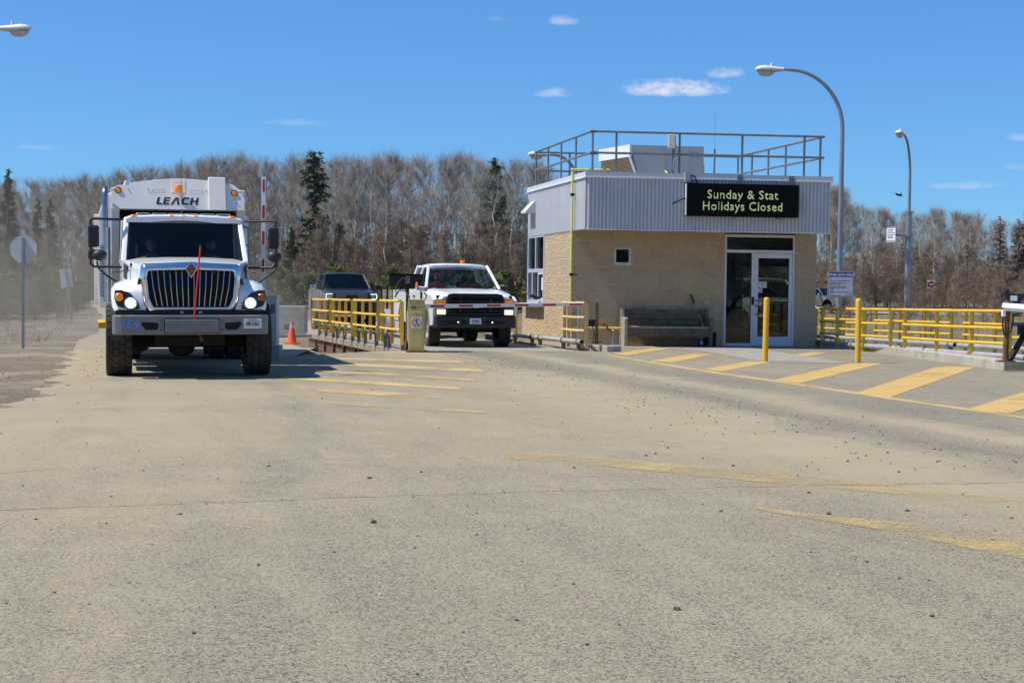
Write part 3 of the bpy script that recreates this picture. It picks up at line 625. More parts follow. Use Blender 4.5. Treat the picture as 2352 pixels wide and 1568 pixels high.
# service window in the left wall: frame, mullion, sliding leaf
mb = MB(); y0, y1 = -.10, .012
for a, b, z0, z1 in ((s0, s0 + .09, sill, TOPZ), (s1 - .10, s1, sill, TOPZ), (s0 + .09, s1 - .1, sill, sill + .09), (s0 + .09, s1 - .1, TOPZ - .09, TOPZ), (s0 + .09, s1 - .1, 1.78, 1.88), (s0 + 1.28, s0 + 1.38, sill + .09, 1.78), (s0 + .95, s0 + 1.03, 1.88, TOPZ - .09)): mb.span((a, y0, z0), (b, y1, z1))
sw = wallobj('service_window', mb, mat('grey_aluminium', (.48, .52, .57), .4, .2, var=.05), P0, AL, bevel=.004)
mb = MB(); mb.span((s0 + .09, -.06, 1.88), (s0 + .95, -.05, TOPZ - .09)); mb.span((s0 + 1.03, -.06, 1.88), (s1 - .1, -.05, TOPZ - .09)); mb.span((s0 + .09, -.045, sill + .09), (s0 + .68, -.035, 1.78)); mb.build('pane', m_glass, sw)
mb = MB()
for a, b, z0, z1 in ((s0 + .09, s0 + .14, sill + .09, 1.78), (s0 + .66, s0 + .72, sill + .09, 1.78), (s0 + .14, s0 + .66, sill + .09, sill + .14), (s0 + .14, s0 + .66, 1.73, 1.78)): mb.span((a, -.03, z0), (b, .006, z1))
mb.build('sliding_sash', m_alu, sw)
mb = MB(); mb.span((s0 + .10, .008, sill + .35), (s0 + .26, .011, sill + .68)); mb.build('notice', m_paper, sw)
mb = MB(); mb.span((s0 - .02, -.2, sill - .09), (s1 + .2, .22, sill)); mb.build('sill', mat('pale_sill', (.42, .44, .45), .6, var=.1), sw, bevel=.006)
# gas pipe up the corner, wall lamp, small fixtures
pc = P0 - wf * .06 - win * .10; mb = MB()
pf = F0 + wl * .42 - wf * .12
pts = [pc + Vector((.02, .35, .42)), pc + Vector((0, 0, .42)), pc + Vector((0, 0, 2.5))]
base = F0 + wl * .95 - wf * .10; mb.tube([base + Vector((0, 0, .38)), base + Vector((0, 0, 4.17)), base + wf * .04 + Vector((0, 0, 4.22)), base + wf * .9 + Vector((0, 0, 4.22))], .030, 10)
mb.tube([base + Vector((0, 0, .42)), base + wf * 1.25 + Vector((0, 0, .42))], .03, 10); mb.ball(base + Vector((0, 0, 4.21)), .042, 10, 6); mb.ball(base + Vector((0, 0, .41)), .04, 10, 6)
gp = mb.build('gas_pipe', m_gpipe, bld, True)
for zz in (3.62, 1.7):
    mb = MB(); mb.lathe([(.034, -.03), (.045, -.03), (.045, .03), (.034, .03)], base + Vector((0, 0, zz)), 'Z', 10); mb.bar(base + Vector((0, 0, zz)), base + wf * .14 + Vector((0, 0, zz)), .03, .03); mb.build('pipe_clamp', m_black, gp)
lw_s, lw_z = onwall(1227, 480, F0, (wl.x, wl.y)); mb = MB(); mb.M = Matrix.Translation(F0 + wl * (lw_s)) @ Matrix.Rotation(AL, 4, 'Z')
mb.prism([(0.02, .19), (.02, -.12), (.30, -.12), (.30, -.08), (.06, .19)], lambda a, b, t: (t, a, lw_z + b), -.30, .30); wl_ = mb.build('wall_lamp', mat('pale_lamp_housing', (.58, .58, .56), .5), bld, True)
mb = MB(); mb.M = Matrix.Translation(F0 + wl * lw_s) @ Matrix.Rotation(AL, 4, 'Z'); mb.tube([(.2, .12, lw_z + .15), (.2, .14, lw_z + .27)], .03, 8); c_ = mb.build('photocell', m_gal, wl_); c_.location = (0, 0, 0)
px_, pz_ = fs(1621.5, 695); mb = MB(); mb.lathe([(0, -.03), (.055, -.03), (.065, -.02), (.065, 0)], (px_, 0, pz_), 'Y', 20); dp = wallobj('door_push_plate', mb, mat('brushed_plate', (.52, .46, .37), .4, .5), P0, A6)
mb = MB(); mb.ball((px_ - .005, -.032, pz_ + .022), (.012, .004, .012), 8, 5); mb.tube([(px_ - .005, -.032, pz_ + .008), (px_, -.032, pz_ - .015), (px_ + .02, -.032, pz_ - .018)], .004, 5); mb.lathe([(.022, 0), (.027, 0), (.027, -.003), (.022, -.003)], (px_ - .004, -.03, pz_ - .015), 'Y', 14); mb.build('wheelchair_mark', m_ink, dp)
jx, jz = fs(1583, 694); mb = MB(); mb.box((jx, -.03, jz), (.085, .06, .13)); wallobj('junction_box', mb, mat('box_grey', (.30, .27, .22), .7), P0, A6, bevel=.006)

# roof guard rail
mb = MB(); ri = offs(-.14); zt_, zm_ = 5.06, 4.56
def post(mb, p): mb.tube([p + Vector((0, 0, 4.05)), p + Vector((0, 0, zt_))], .026, 10)
gr = bld
def rail_line(a, b, t0, t1, name='roof_rail'):
    for z in (zt_, zm_):
        mb = MB(); mb.tube([a + (b - a) * t0 + Vector((0, 0, z)), a + (b - a) * t1 + Vector((0, 0, z))], .028, 10); mb.build(name, m_rail, bld, True)
rail_line(ri[0], ri[1], 0, 1); rail_line(ri[3], ri[0], 0, 1); rail_line(ri[1], ri[2], 0, 1); rail_line(ri[3], ri[2], 0, .33); rail_line(ri[3], ri[2], .48, 1)
def rp(a, b, ts):
    for t in ts:
        mb = MB(); post(mb, a + (b - a) * t); mb.build('rail_post', m_rail, bld, True)
rp(ri[0], ri[1], (.004, .105, .375, .645, .915, .985)); rp(ri[3], ri[0], (0.02, .26, .5, .75)); rp(ri[1], ri[2], (.2, .4, .6, .8, .98)); rp(ri[3], ri[2], (.17, .33, .48, .65, .82))
mb = MB()
for z in (zt_, zm_): mb.tube([ri[0] + wl * .1 + Vector((0, 0, z)), ri[0] + Vector((0, 0, z)), ri[0] + wf * .1 + Vector((0, 0, z))], .032, 10)
mb.build('rusty_elbow', mat('rust_red', (.22, .075, .045), .8, var=.3), bld, True)

# air handler on the roof
def roofpt(u, v, y): return at(u, v, y)
hv0 = roofpt(1446, 333, 38.2); hw = 1.95; hz1 = hv0.z; hz0 = 4.06
hv = thing('rooftop_air_unit', 'boxy beige air handling unit with sloped intake hood on the roof', 'air conditioner', (hv0.x, 38.2, hz0))
hmat = Matrix.Rotation(A6, 4, 'Z'); mb = MB(); mb.M = hmat; hh = hz1 - hz0; m_hv = mat('beige_enamel', (.50, .485, .44), .5, var=.04, dirt=.15, dirtcol=(.4, .36, .3))
m_hvw = mat('sunlit_hood_enamel', (.72, .73, .74), .45)  # paler than the cabinet: sunlight on the hood side put into the colour
sk = lambda a, b, t: (a - .33 * t, t, b)
mb.prism([(.02, hh), (hw, hh), (hw, 0.02), (.30, 0.02)], sk, 0, 1.6); mb.build('cabinet', m_hv, hv)
mb = MB(); mb.M = hmat; mb.prism([(0, hh + .012), (.06, hh + .012), (.06, hh - .30), (.0, hh - .30)], sk, -.015, 1.62); mb.prism([(-.0, hh - .30), (.04, hh - .30), (.31, 0.0), (.27, .0)], sk, -.015, .05); mb.build('intake_hood', m_hvw, hv)
mb = MB(); mb.M = hmat
for k in range(22):
    f_ = k / 21; mb.prism([(.015 + .25 * f_, hh - .32 - (hh - .36) * f_), (.03 + .25 * f_, hh - .32 - (hh - .36) * f_), (.03 + .25 * f_, hh - .335 - (hh - .36) * f_), (.015 + .25 * f_, hh - .335 - (hh - .36) * f_)], sk, .05, 1.55)
mb.prism([(.04, hh - .31), (.05, hh - .31), (.31, .03), (.30, .03)], sk, .05, 1.55); mb.build('intake_filter', mat('dusty_filter', (.26, .20, .13), .9), hv)
mb = MB(); mb.M = hmat
for xx in (.93, 1.55): mb.span((xx - .004, -.006, .05), (xx + .004, .01, hh - .02))
for xx, zz in ((.86, hh - .06), (.93, hh * .7), (.93, hh * .3), (1.62, hh * .85), (1.9, hh * .15), (1.9, hh * .8), (.4, hh * .55), (.4, hh * .2)): mb.box((xx, -.006, zz), (.02, .014, .03))
mb.build('panel_seam', mat('seam_grey', (.33, .32, .29), .6), hv)
mb = MB(); mb.M = hmat; mb.cur = 0; cx, cz = 1.70, hh - .22
el_ = [(cx + .155 * math.cos(t * math.pi / 16), cz + .062 * math.sin(t * math.pi / 16)) for t in range(32)]; mb.prism(el_, lambda a, b, t: (a, -.004 + t, b), 0, .003)
mb.cur = 1; mb.prism([(cx + (a - cx) * .92, cz + (b - cz) * .86) for a, b in el_], lambda a, b, t: (a, -.006 + t, b), 0, .003); mb.cur = 0
add_text(mb, 'AAON', .085, lambda x, q, w: (cx + x, -.009, cz + q), bold=.003, shear=.2); mb.build('maker_badge', [mat('badge_blue', (.03, .10, .30), .5), m_hv], hv)
mb = MB(); mb.M = hmat @ Matrix.Translation((-.004, .8, hh - .15)); cx = 0
mb.prism([(.09 * math.cos(t * math.pi / 12), .1 * math.sin(t * math.pi / 12)) for t in range(24)], lambda a, b, t: (-.018 + t - .33 * a, a, b), 0, .006); mb.cur = 1
add_text(mb, 'AAON', .055, lambda x, q, w: (-.022 + .33 * x, -x, q)); mb.build('maker_badge', [mat('badge_pale', (.55, .62, .72), .5), mat('badge_blue', (.03, .10, .30), .5)], hv)
mb = MB(); mb.M = hmat; mb.span((hw, .2, .1), (hw + .07, .9, .55)); mb.build('side_duct', m_hv, hv)
mb = MB(); mb.M = hmat; mb.tube([(1.0, -.4, 0.0), (.95, -.1, .33), (.95, .0, .36)], .022, 8); mb.build('gas_feed_pipe', m_gpipe, hv)
# antenna pole with panel aerial, whip mast
ap = at(1547, 389, 35.05); az_ = 4.06
an = thing('panel_antenna', 'white box aerial on a grey pole at the roof rail above the message board', 'antenna', (ap.x, 35.15, az_))
mb = MB(); mb.tube([(0, 0, 0), (0, 0, .98)], .03, 10); mb.build('pole', m_rail, an)
mb = MB(); mb.box((-.05, -.06, .80), (.165, .07, .32)); mb.build('aerial_box', mat('ivory_plastic', (.66, .64, .58), .5), an, bevel=.012)
mb = MB(); mb.tube([(.04, -.03, .92), (.05, -.03, .55), (.0, -.04, .3), (.0, -.04, .16), (.12, -.06, .02), (.28, -.08, .05), (.42, -.14, -.02), (.43, -.2, -.18)], .012, 6); mb.build('cable', mat('grey_cable', (.35, .36, .36), .6), an)
mb = MB(); wp = at(1640, 385, 39.5)
wh = thing('whip_antenna', 'thin whip aerial on a short mast behind the air handling unit', 'antenna', (wp.x, 39.5, 4.06))
mb.tube([(0, 0, 0), (.01, 0, .95)], .028, 8); mb.build('mast', m_gal, wh); mb = MB(); mb.tube([(.01, 0, .95), (.01, 0, 1.05)], .022, 8); mb.tube([(.01, 0, 1.05), (0, 0, 2.0)], .004, 5)
mb.tube([(.02, 0, .90), (.8, .05, .84)], .003, 4); mb.build('whip', mat('dark_metal', (.08, .08, .085), .35, .7), wh)

# LED message board hung on the fascia
def ff(u, v, off=.26): return onwall(u, v, F0 - win * off, (wf.x, wf.y))
b0, bz1 = ff(1579, 420); b1, bz0 = ff(1834.5, 500)
led = thing('led_message_board', 'black electronic message board with pale green lettering on the metal fascia', 'message board', F0 + wf * b0, A6)
LW_, LH = b1 - b0, bz1 - bz0
mb = MB(); mb.span((0, -.25, bz0), (LW_, -.05, bz1)); mb.build('cabinet', mat('board_black', (.005, .005, .005), .85, spec=.15), led, bevel=.006)
mb = MB(); mb.span((-.012, -.22, bz0 + .02), (0, -.08, bz1 - .01)); mb.build('side_panel', mat('board_side', (.55, .57, .58), .5), led)
from mathutils.bvhtree import BVHTree
mb = MB(); pit = .0128; hd = pit * .40
def led_text(txt, cap, width, cx, cz):
    me = text_mesh(txt, cap / .70, bold=-.001, spacing=1.08); vs = np.array([v.co[:] for v in me.vertices]); x0, x1 = vs[:, 0].min(), vs[:, 0].max(); y0, y1 = vs[:, 1].min(), vs[:, 1].max(); sc = width / (x1 - x0)
    bv = BVHTree.FromPolygons([(v.co.x * sc - (x0 + x1) / 2 * sc, v.co.y, 0) for v in me.vertices], [tuple(p.vertices) for p in me.polygons])
    nx_ = int(width / pit / 2) + 2; ny = int((y1 - y0) / pit / 2) + 3; ym = (y0 + y1) / 2
    for i in range(-nx_, nx_ + 1):
        for j in range(-ny, ny + 1):
            x, y = i * pit, j * pit + ym
            if any(bv.ray_cast(Vector((x + ox, y + oy, 1)), Vector((0, 0, -1)))[0] is not None for ox, oy in ((0, 0), (0, hd * .75), (0, -hd * .75))):
                mb.cur = rng.choice((0, 0, 0, 1, 2)); X, Z = cx + x, cz + y
                mb.add([(X - hd, -.2535, Z - hd), (X + hd, -.2535, Z - hd), (X + hd, -.2535, Z + hd), (X - hd, -.2535, Z + hd)], [(0, 1, 2, 3)])
    bpy.data.meshes.remove(me)
led_text('Sunday & Stat', .196, 1.70, LW_ * .497, bz0 + LH * .655); led_text('Holidays Closed', .196, 1.91, LW_ * .497, bz0 + LH * .30)
mb.build('lettering', [mat('led_green', (.02, .05, .02), .5, emit=(.62, .92, .50), estr=.66), mat('led_yellow', (.05, .05, .02), .5, emit=(.80, .88, .42), estr=.62), mat('led_red', (.05, .02, .02), .5, emit=(.85, .72, .38), estr=.55)], led, clean=False)
for u in (1583, 1704, 1823):
    mb = MB(); x = ff(u, 400)[0] - b0; mb.span((x - .065, -.10, bz1 - .02), (x + .065, -.04, 4.085)); mb.build('hanger', mat('bracket_grey', (.20, .225, .25), .5, .3), led)
mb = MB(); x = ff(1701, 505)[0] - b0; mb.box((x, -.1, bz0 - .035), (.15, .12, .05)); mb.build('lower_bracket', mat('bracket_pale', (.46, .45, .43), .6), led); mb = MB(); x = ff(1791, 508)[0] - b0; mb.box((x, -.04, bz0 - .08), (.09, .05, .1)); mb.build('sensor_box', mat('bracket_pale', (.46, .45, .43), .6), led)
mb = MB(); mb.box((.03, -.12, bz1 + .13), (.13, .1, .2)); mb.build('junction_box', mat('bracket_mid', (.36, .38, .40), .5), led)
mb = MB(); cb_ = MB(); cb_.tube([(.1, -.12, bz1 + .18), (.2, -.13, bz1 + .16), (.26, -.12, bz1 + .05), (.28, -.1, bz1 - .02)], .017, 7); cb_.build('cable', m_black, led); mb.tube([(-.01, -.15, bz1 - .36), (-.10, -.16, bz1 - .37), (-.2, -.1, bz1 - .43), (-.30, -.01, bz1 - .48)], .017, 7); mb.build('cable', m_black, led)
# ------------------------------------------------------------------ truck scales and their yellow railings
m_yel = mat('safety_yellow_paint', (.76, .47, .03), .45, var=.07, scale=2.5, dirt=.22, dirtcol=(.42, .27, .10), dscale=4)
m_yel2 = mat('paler_yellow_paint', (.79, .49, .045), .45, var=.07, scale=2.5, dirt=.22, dirtcol=(.45, .30, .12), dscale=4)  # a slightly paler yellow than the other railings
m_pale_yel = mat('faded_yellow_paint', (.66, .50, .16), .5, var=.07, scale=2, dirt=.3, dirtcol=(.45, .33, .15), dscale=4)
m_gpipe2 = mat('grey_guard_pipe', (.36, .38, .385), .55, .2, var=.14, scale=3, dirt=.4, dirtcol=(.30, .27, .22))
m_hole = mat('opening_shade', (.008, .008, .008), .9)  # near-black: the shade inside openings put into the colour
m_rust = mat('rusty_steel', (.16, .075, .04), .85, var=.45, scale=5, bump=.4)
m_brk = mat('dull_grey_bracket', (.19, .195, .19), .7, .2, var=.2)
def panel(root_mat, posts, zb, name_label, group, m_, x=0.0, end_plates=None, side=-1):
    # one railing panel standing on its own brackets: channel posts and three rails
    y0, y1 = posts[0], posts[-1]
    o = thing('safety_railing', name_label, 'railing', root_mat @ Vector((x, y0, 0)), 0, group); o.rotation_euler = root_mat.to_euler()
    for py in posts:
        p = py - y0; mb = MB(); lean = .018 * math.sin(py * 5)
        for a, b in (((0, p - .026, .525), (.008, .052, .95)), ):
            mb.box((.031, p, (zb + 1.045) / 2), (.008, .05, 1.045 - zb)); mb.box((0, p - .022, (zb + 1.045) / 2), (.066, .007, 1.045 - zb)); mb.box((0, p + .022, (zb + 1.045) / 2), (.066, .007, 1.045 - zb))
        ob = mb.build('post', m_, o, bevel=.002); ob.rotation_euler = (0, lean * .4, 0)
    for z in (1.055, .735, .445):
        mb = MB(); e = .0 if end_plates else .02; r_ = .029
        mb.tube([(-.045, -e, z), (-.045, (y1 - y0) * .5, z - .006), (-.045, y1 - y0 + e, z)], r_, 10); mb.build('rail', m_, o)
    return o
def guard_pipe(root_mat, y0, y1, z, r, label, group, x, brackets, m_=None, bz=-.12, bx=.05):
    o = thing('guard_pipe', label, 'pipe', root_mat @ Vector((x, y0, z)), 0, group); o.rotation_euler = root_mat.to_euler()
    mb = MB(); mb.tube([(0, 0, 0), (0, y1 - y0, 0)], r, 16); mb.cur = 1; mb.lathe([(0, -.003), (r * .82, -.003)], (0, 0, 0), 'Y', 16); mb.build('pipe', [m_ or m_gpipe2, m_hole], o)
    for b in brackets:
        mb = MB(); q = b - y0; mb.lathe([(r + .004, -.035), (r + .018, -.035), (r + .018, .035), (r + .004, .035)], (0, q, 0), 'Y', 14); mb.prism([(-.045, -r * .2), (.05, -r * .2), (.055, bz - z), (-.02, bz - z)], lambda a, c, t: (bx * 0 + a, q + t, c), -.025, .025)
        mb.build('bracket', m_brk, o)
    return o
S0 = Vector((-2.30, 31.45, 0)); SM = Matrix.Translation(S0) @ Matrix.Rotation(R(15), 4, 'Z') @ Matrix.Rotation(-.0085, 4, 'X')
sc = thing('truck_scale', 'weathered concrete truck scale deck carrying the white pickup, open underneath', 'truck scale', S0); sc.rotation_euler = SM.to_euler()
m_deck = ground_mat('deck_concrete', (0.30, .285, .255), 0.42, 'asphalt')
mb = MB(); mb.span((-.02, 0, -.15), (3.95, 16.5, 0)); mb.build('deck', [m_deck], sc, bevel=.01)
mb = MB()
for k in range(34): mb.span((-.045, .02 + k * .484, -.152), (-.021, .02 + k * .484 + .47, -.012 - .02 * rng.random()))
mb.build('deck_edge', mat('dirty_deck_edge', (.30, .235, .165), .95, var=.3, scale=6, bump=.6), sc)
for x in (.12, 1.4, 2.6, 3.8):
    mb = MB(); mb.span((x - .08, .1, -.50), (x + .08, 16.3, -.152)); mb.build('side_beam', m_rust, sc)
for y in (2.2, 7.3, 12.9):
    for x in (.12, 3.8):
        mb = MB(); mb.tube([(x, y, -.95), (x, y, -.50)], .07, 10); mb.build('support_leg', m_rust, sc)
for k in range(8):
    mb = MB(); mb.span((-.03, .9 + k * 1.9, -.60), (.03, .98 + k * 1.9, -.15)); mb.build('hanger', m_rust, sc)
for (y, w, h, zt) in ((12.9, .95, .55, -.62), (7.0, .8, .4, -.72), (2.0, .7, .4, -.8)):
    p = SM @ Vector((.15, y, zt)); mb = MB(); mb.span((-w / 2, -w / 2, -h), (w / 2, w / 2, 0)); f_ = mb.build('concrete_footing', m_conc2, None, bevel=.02); f_.location = p; f_.rotation_euler = (0, 0, R(15))
    tag(f_, {12.9: 'large square concrete footing under the far end of the scale deck', 7.0: 'concrete footing half hidden under the middle of the scale deck', 2.0: 'concrete footing under the near end of the scale deck'}[y], 'footing')
GL = 'yellow railings of the left truck scale'
labs = ['nearest panel of the yellow railing left of the scale, beside the gate cabinet', 'second panel of the yellow railing from the gate cabinet', 'third panel of the yellow railing from the gate cabinet', 'farthest panel of the yellow railing, in front of the dark pickup']
for ps, lb in zip(([-.42, .74, 1.95], [2.45, 3.55, 4.68, 5.82], [6.36, 7.44, 8.55, 9.64], [10.25, 11.36, 12.5, 13.8]), labs): panel(SM, ps, .13, lb, GL, m_yel2, x=-.12)
guard_pipe(SM, -.2, 13.7, .30, .043, 'long grey guard pipe behind the yellow railing on the left of the scale', None, -.03, (.0, 1.6, 2.1, 3.3, 4.9, 5.9, 6.9, 8.3, 9.6, 10.4, 11.9, 13.3), bz=-.20)
m_gate_y = mat('cream_yellow_rail', (.68, .47, .20), .55, var=.12, scale=3, dirt=.45, dirtcol=(.36, .17, .07), dscale=5)
np_ = panel(SM, [-.24, .08, 1.09, 1.43], .06, 'short cream yellow railing panel by the building corner, at the tip of the gate arm', GL, m_gate_y, x=4.0, end_plates=True)
panel(SM, [5.66, 6.8, 7.9, 9.0], .1, 'yellow railing panel behind the white pickup, left of the building', GL, m_yel, x=4.0)
guard_pipe(SM, -.1, 3.7, .20, .052, 'grey guard pipe with an open end lying in front of the block wall', None, 3.93, (.15, 1.3, 3.2), bz=-.05)
guard_pipe(SM, 3.75, 9.0, .20, .050, 'dark grey guard pipe beside the right wheels of the white pickup', None, 3.93, (3.9, 5.5), bz=-.05)
# right-hand scale
R0 = Vector((9.31, 27.3, 0)); RM = Matrix.Translation(R0) @ Matrix.Rotation(R(9.35), 4, 'Z') @ Matrix.Rotation(-.011, 4, 'X')
rs = thing('truck_scale', 'second truck scale with grey deck between the two long yellow railings on the right', 'truck scale', R0); rs.rotation_euler = RM.to_euler()
mb = MB(); mb.span((.05, -.1, -.25), (3.45, 26, .02)); mb.build('deck', [m_deck], rs)
mb = MB(); mb.span((.1, 0, -.45), (.25, 26, -.25)); mb.span((3.2, 0, -.45), (3.35, 26, -.25)); mb.build('side_beam', m_rust, rs)
GR = 'yellow railings of the right truck scale'
for ps, lb in zip(([.26, 1.77, 3.3, 4.84], [5.6, 7.12, 8.72, 9.72], [10.17, 11.7, 13.2, 14.7]), ('nearest panel of the front yellow railing on the right, beside the camera post', 'front yellow railing panel behind the two bollards, right of the building', 'shaded front yellow railing panel running behind the building corner')): panel(RM, ps, .06, lb, GR, m_yel)
for ps, lb in zip(([4.5, 6.2, 7.57, 9.09], [9.84, 11.4, 13.0, 14.6], [15.4, 17.0, 18.6, 20.2], [20.9, 22.4, 23.9, 25.4]), ('rear yellow railing panel at the right edge of the picture', 'rear yellow railing panel in the middle of the right scale', 'rear yellow railing panel behind the gate notice pole', 'rear yellow railing panel seen through the glass of the building')): panel(RM, ps, .02, lb, GR, m_yel, x=3.5, side=1)
guard_pipe(RM, -.25, 5.0, .20, .060, 'thick grey guard pipe below the front right railing, nearest one', None, .06, (1.9, 3.95), bz=0)
guard_pipe(RM, 5.15, 14.0, .20, .060, 'thick grey guard pipe below the front railing behind the bollards', None, .06, (5.35, 7.9, 10.2), bz=0)
guard_pipe(RM, 3.0, 9.3, .18, .055, 'thin looking grey guard pipe below the rear right railing', None, 3.42, (4.2, 8.6), bz=0)
guard_pipe(RM, 9.5, 22.0, .18, .055, 'grey guard pipe below the far rear railing', None, 3.42, (9.8, 15.5), bz=0)
# concrete kerb of the right scale and the small kerb by the building corner
a, b = Vector((8.25, 34.6, 0)), Vector((8.80, 26.45, 0)); d_ = (b - a).normalized(); n_ = Vector((-d_.y, d_.x, 0)) # points right
k_ = thing('concrete_kerb', 'long pale concrete kerb with a yellow painted end, along the right scale', 'kerb', b)
mb = MB(); q = [a, a + n_ * .45, b + n_ * .45, b]; mb.prism([(p.x, p.y) for p in q], lambda x, y, t: (x, y, t), -.1, .17); mb.build('kerb_stone', m_conc2, k_, True, bevel=.015)
mb = MB(); e = b + d_ * .003; mb.add([e + n_ * .02 + Vector((0, 0, .02)), e + n_ * .43 + Vector((0, 0, .02)), e + n_ * .43 + Vector((0, 0, .15)), e + n_ * .02 + Vector((0, 0, .155))], [(0, 1, 2, 3)]); mb.build('yellow_end', pm[.40], k_, True)
c0 = G(1326, 804, 0); c1 = G(1402, 808, 0); d_ = (c1 - c0).normalized(); n_ = Vector((-d_.y, d_.x, 0))
kb = thing('concrete_kerb', 'short broken concrete kerb with black straps, by the corner of the building', 'kerb', c0)
mb = MB(); L_ = (c1 - c0).length; mb.prism([(0, 0), (L_ - .08, -.02), (L_, .1), (L_ - .05, .42), (0, .45)], lambda x, y, t: c0 + d_ * x + n_ * y + Vector((0, 0, t)), -.05, .13); mb.build('kerb_stone', m_conc2, kb, True, bevel=.02)
for x in (.14, .36, .43):
    mb = MB(); mb.add([c0 + d_ * (x + q) + n_ * y + Vector((0, 0, z)) for q in (0, .016) for y, z in ((-.012, 0), (-.012, .137), (.44, .137))], [(0, 1, 4, 3), (1, 2, 5, 4)]); mb.build('strap', m_black, kb, True)

# ------------------------------------------------------------------ barrier gate at the scale
m_cab = mat('cream_cabinet_paint', (.60, .50, .20), .5, var=.05, scale=2, dirt=.25, dirtcol=(.45, .36, .18), dscale=3)
m_white = mat('white_paint', (.80, .80, .79), .45, dirt=.12, dirtcol=(.5, .46, .40)); m_redp = mat('red_reflective', (.50, .025, .015), .4)
g = G(956, 808.5); gate = thing('barrier_gate', 'cream barrier gate cabinet with lowered red and white striped arm across the scale', 'barrier gate', g, R(3))
mb = MB(); mb.span((-.165, -.15, .03), (.165, .20, 1.07)); mb.build('cabinet', m_cab, gate, bevel=.008)
mb = MB(); mb.span((-.175, -.16, 1.07), (.175, .21, 1.10)); mb.build('cabinet_lid', m_cab, gate, bevel=.006)
mb = MB(); mb.span((-.125, -.156, .10), (.115, -.15, .84)); mb.build('cabinet_door', m_cab, gate, bevel=.003)
mb = MB(); mb.span((-.20, -.18, -.01), (.235, .25, .03)); mb.build('base_plate', m_rust, gate)
mb = MB(); mb.span((-.118, -.153, .905), (-.005, -.15, .955)); mb.build('maker_plate', m_black, gate)
mb = MB(); add_text(mb, 'MAG-01', .035, lambda x, y, z: (-.062 + x * .8, -.1545, .93 + y)); mb.build('plate_lettering', m_white, gate)
mb = MB(); mb.span((.04, -.153, .99), (.15, -.15, 1.035)); mb.build('pink_sticker', mat('pink_sticker', (.62, .42, .33), .6), gate)
mb = MB(); mb.box((.0, -.158, .80), (.06, .006, .03)); mb.lathe([(0, -.012), (.012, -.012), (.012, 0)], (.06, -.15, .93), 'Y', 10); mb.lathe([(0, -.012), (.012, -.012), (.012, 0)], (.14, -.15, .93), 'Y', 10); mb.build('lock', m_gal, gate)
mb = MB(); mb.span((-.105, -.1595, .50), (.112, -.1565, .735)); mb.cur = 1 # prohibition sign
cx, cz = .003, .617; mb.lathe([(.078, 0), (.092, 0), (.092, -.002), (.078, -.002)], (cx, -.16, cz), 'Y', 28); mb.bar((cx - .058, -.161, cz + .058), (cx + .058, -.161, cz - .058), .012, .001, (0, 1, 0)); mb.cur = 2
mb.ball((cx + .002, -.1615, cz + .066), (.009, .001, .009), 8, 5); mb.span((cx - .01, -.162, cz + .02), (cx + .012, -.161, cz + .056)); mb.span((cx - .009, -.162, cz - .008), (cx - .001, -.161, cz + .02)); mb.span((cx + .003, -.162, cz - .008), (cx + .011, -.161, cz + .02))
for sx in (-.033, .033): mb.lathe([(.011, 0), (.018, 0), (.018, -.001), (.011, -.001)], (cx + sx, -.1615, cz - .045), 'Y', 14)
mb.bar((cx - .033, -.162, cz - .045), (cx + .02, -.162, cz - .03), .014, .001, (0, 1, 0)); mb.bar((cx + .02, -.162, cz - .03), (cx + .033, -.162, cz - .045), .01, .001, (0, 1, 0)); mb.bar((cx + .018, -.162, cz - .03), (cx + .03, -.162, cz - .012), .006, .001, (0, 1, 0))
mb.build('prohibition_sign', [m_white, m_redp, m_ink], gate)
ARM_N = 0
def arm(root, L, z, rise, first, period, seg, x0, th0=.088, th1=.062, yy=-.02, turn=.21):
    a = MB(); ca, sa = math.cos(turn), math.sin(turn); e = lambda x, w, t: (x0 + x * ca - w * sa, yy + x * sa + w * ca, z + x * rise + t)
    def seg_(x, y, grow, c):
        a.cur = c; tA, tB = th0 + (th1 - th0) * x / L + grow, th0 + (th1 - th0) * y / L + grow; w = .022 + grow * .5
        a.add([e(x, -w, -tA / 2), e(y, -w, -tB / 2), e(y, w, -tB / 2), e(x, w, -tA / 2), e(x, -w, tA / 2), e(y, -w, tB / 2), e(y, w, tB / 2), e(x, w, tA / 2)], [(0, 3, 2, 1), (4, 5, 6, 7), (0, 1, 5, 4), (1, 2, 6, 5), (2, 3, 7, 6), (3, 0, 4, 7)])
    seg_(0, L, 0, 0); arm_o = a.build('arm', m_white, root); a = MB()
    x = first; k = 0; w = .024
    while x + seg < L + .05:
        a = MB(); tA = (th0 + (th1 - th0) * x / L) * .55
        a.add([e(x, -w, -tA / 2), e(x + seg, -w, -tA / 2), e(x + seg, -w, tA / 2), e(x, -w, tA / 2)], [(0, 1, 2, 3)]); a.build('red_stripe', m_redp, arm_o); x += period
    return arm_o
arm(gate, 3.46, .955, .021, .12, .605, .298, .165)
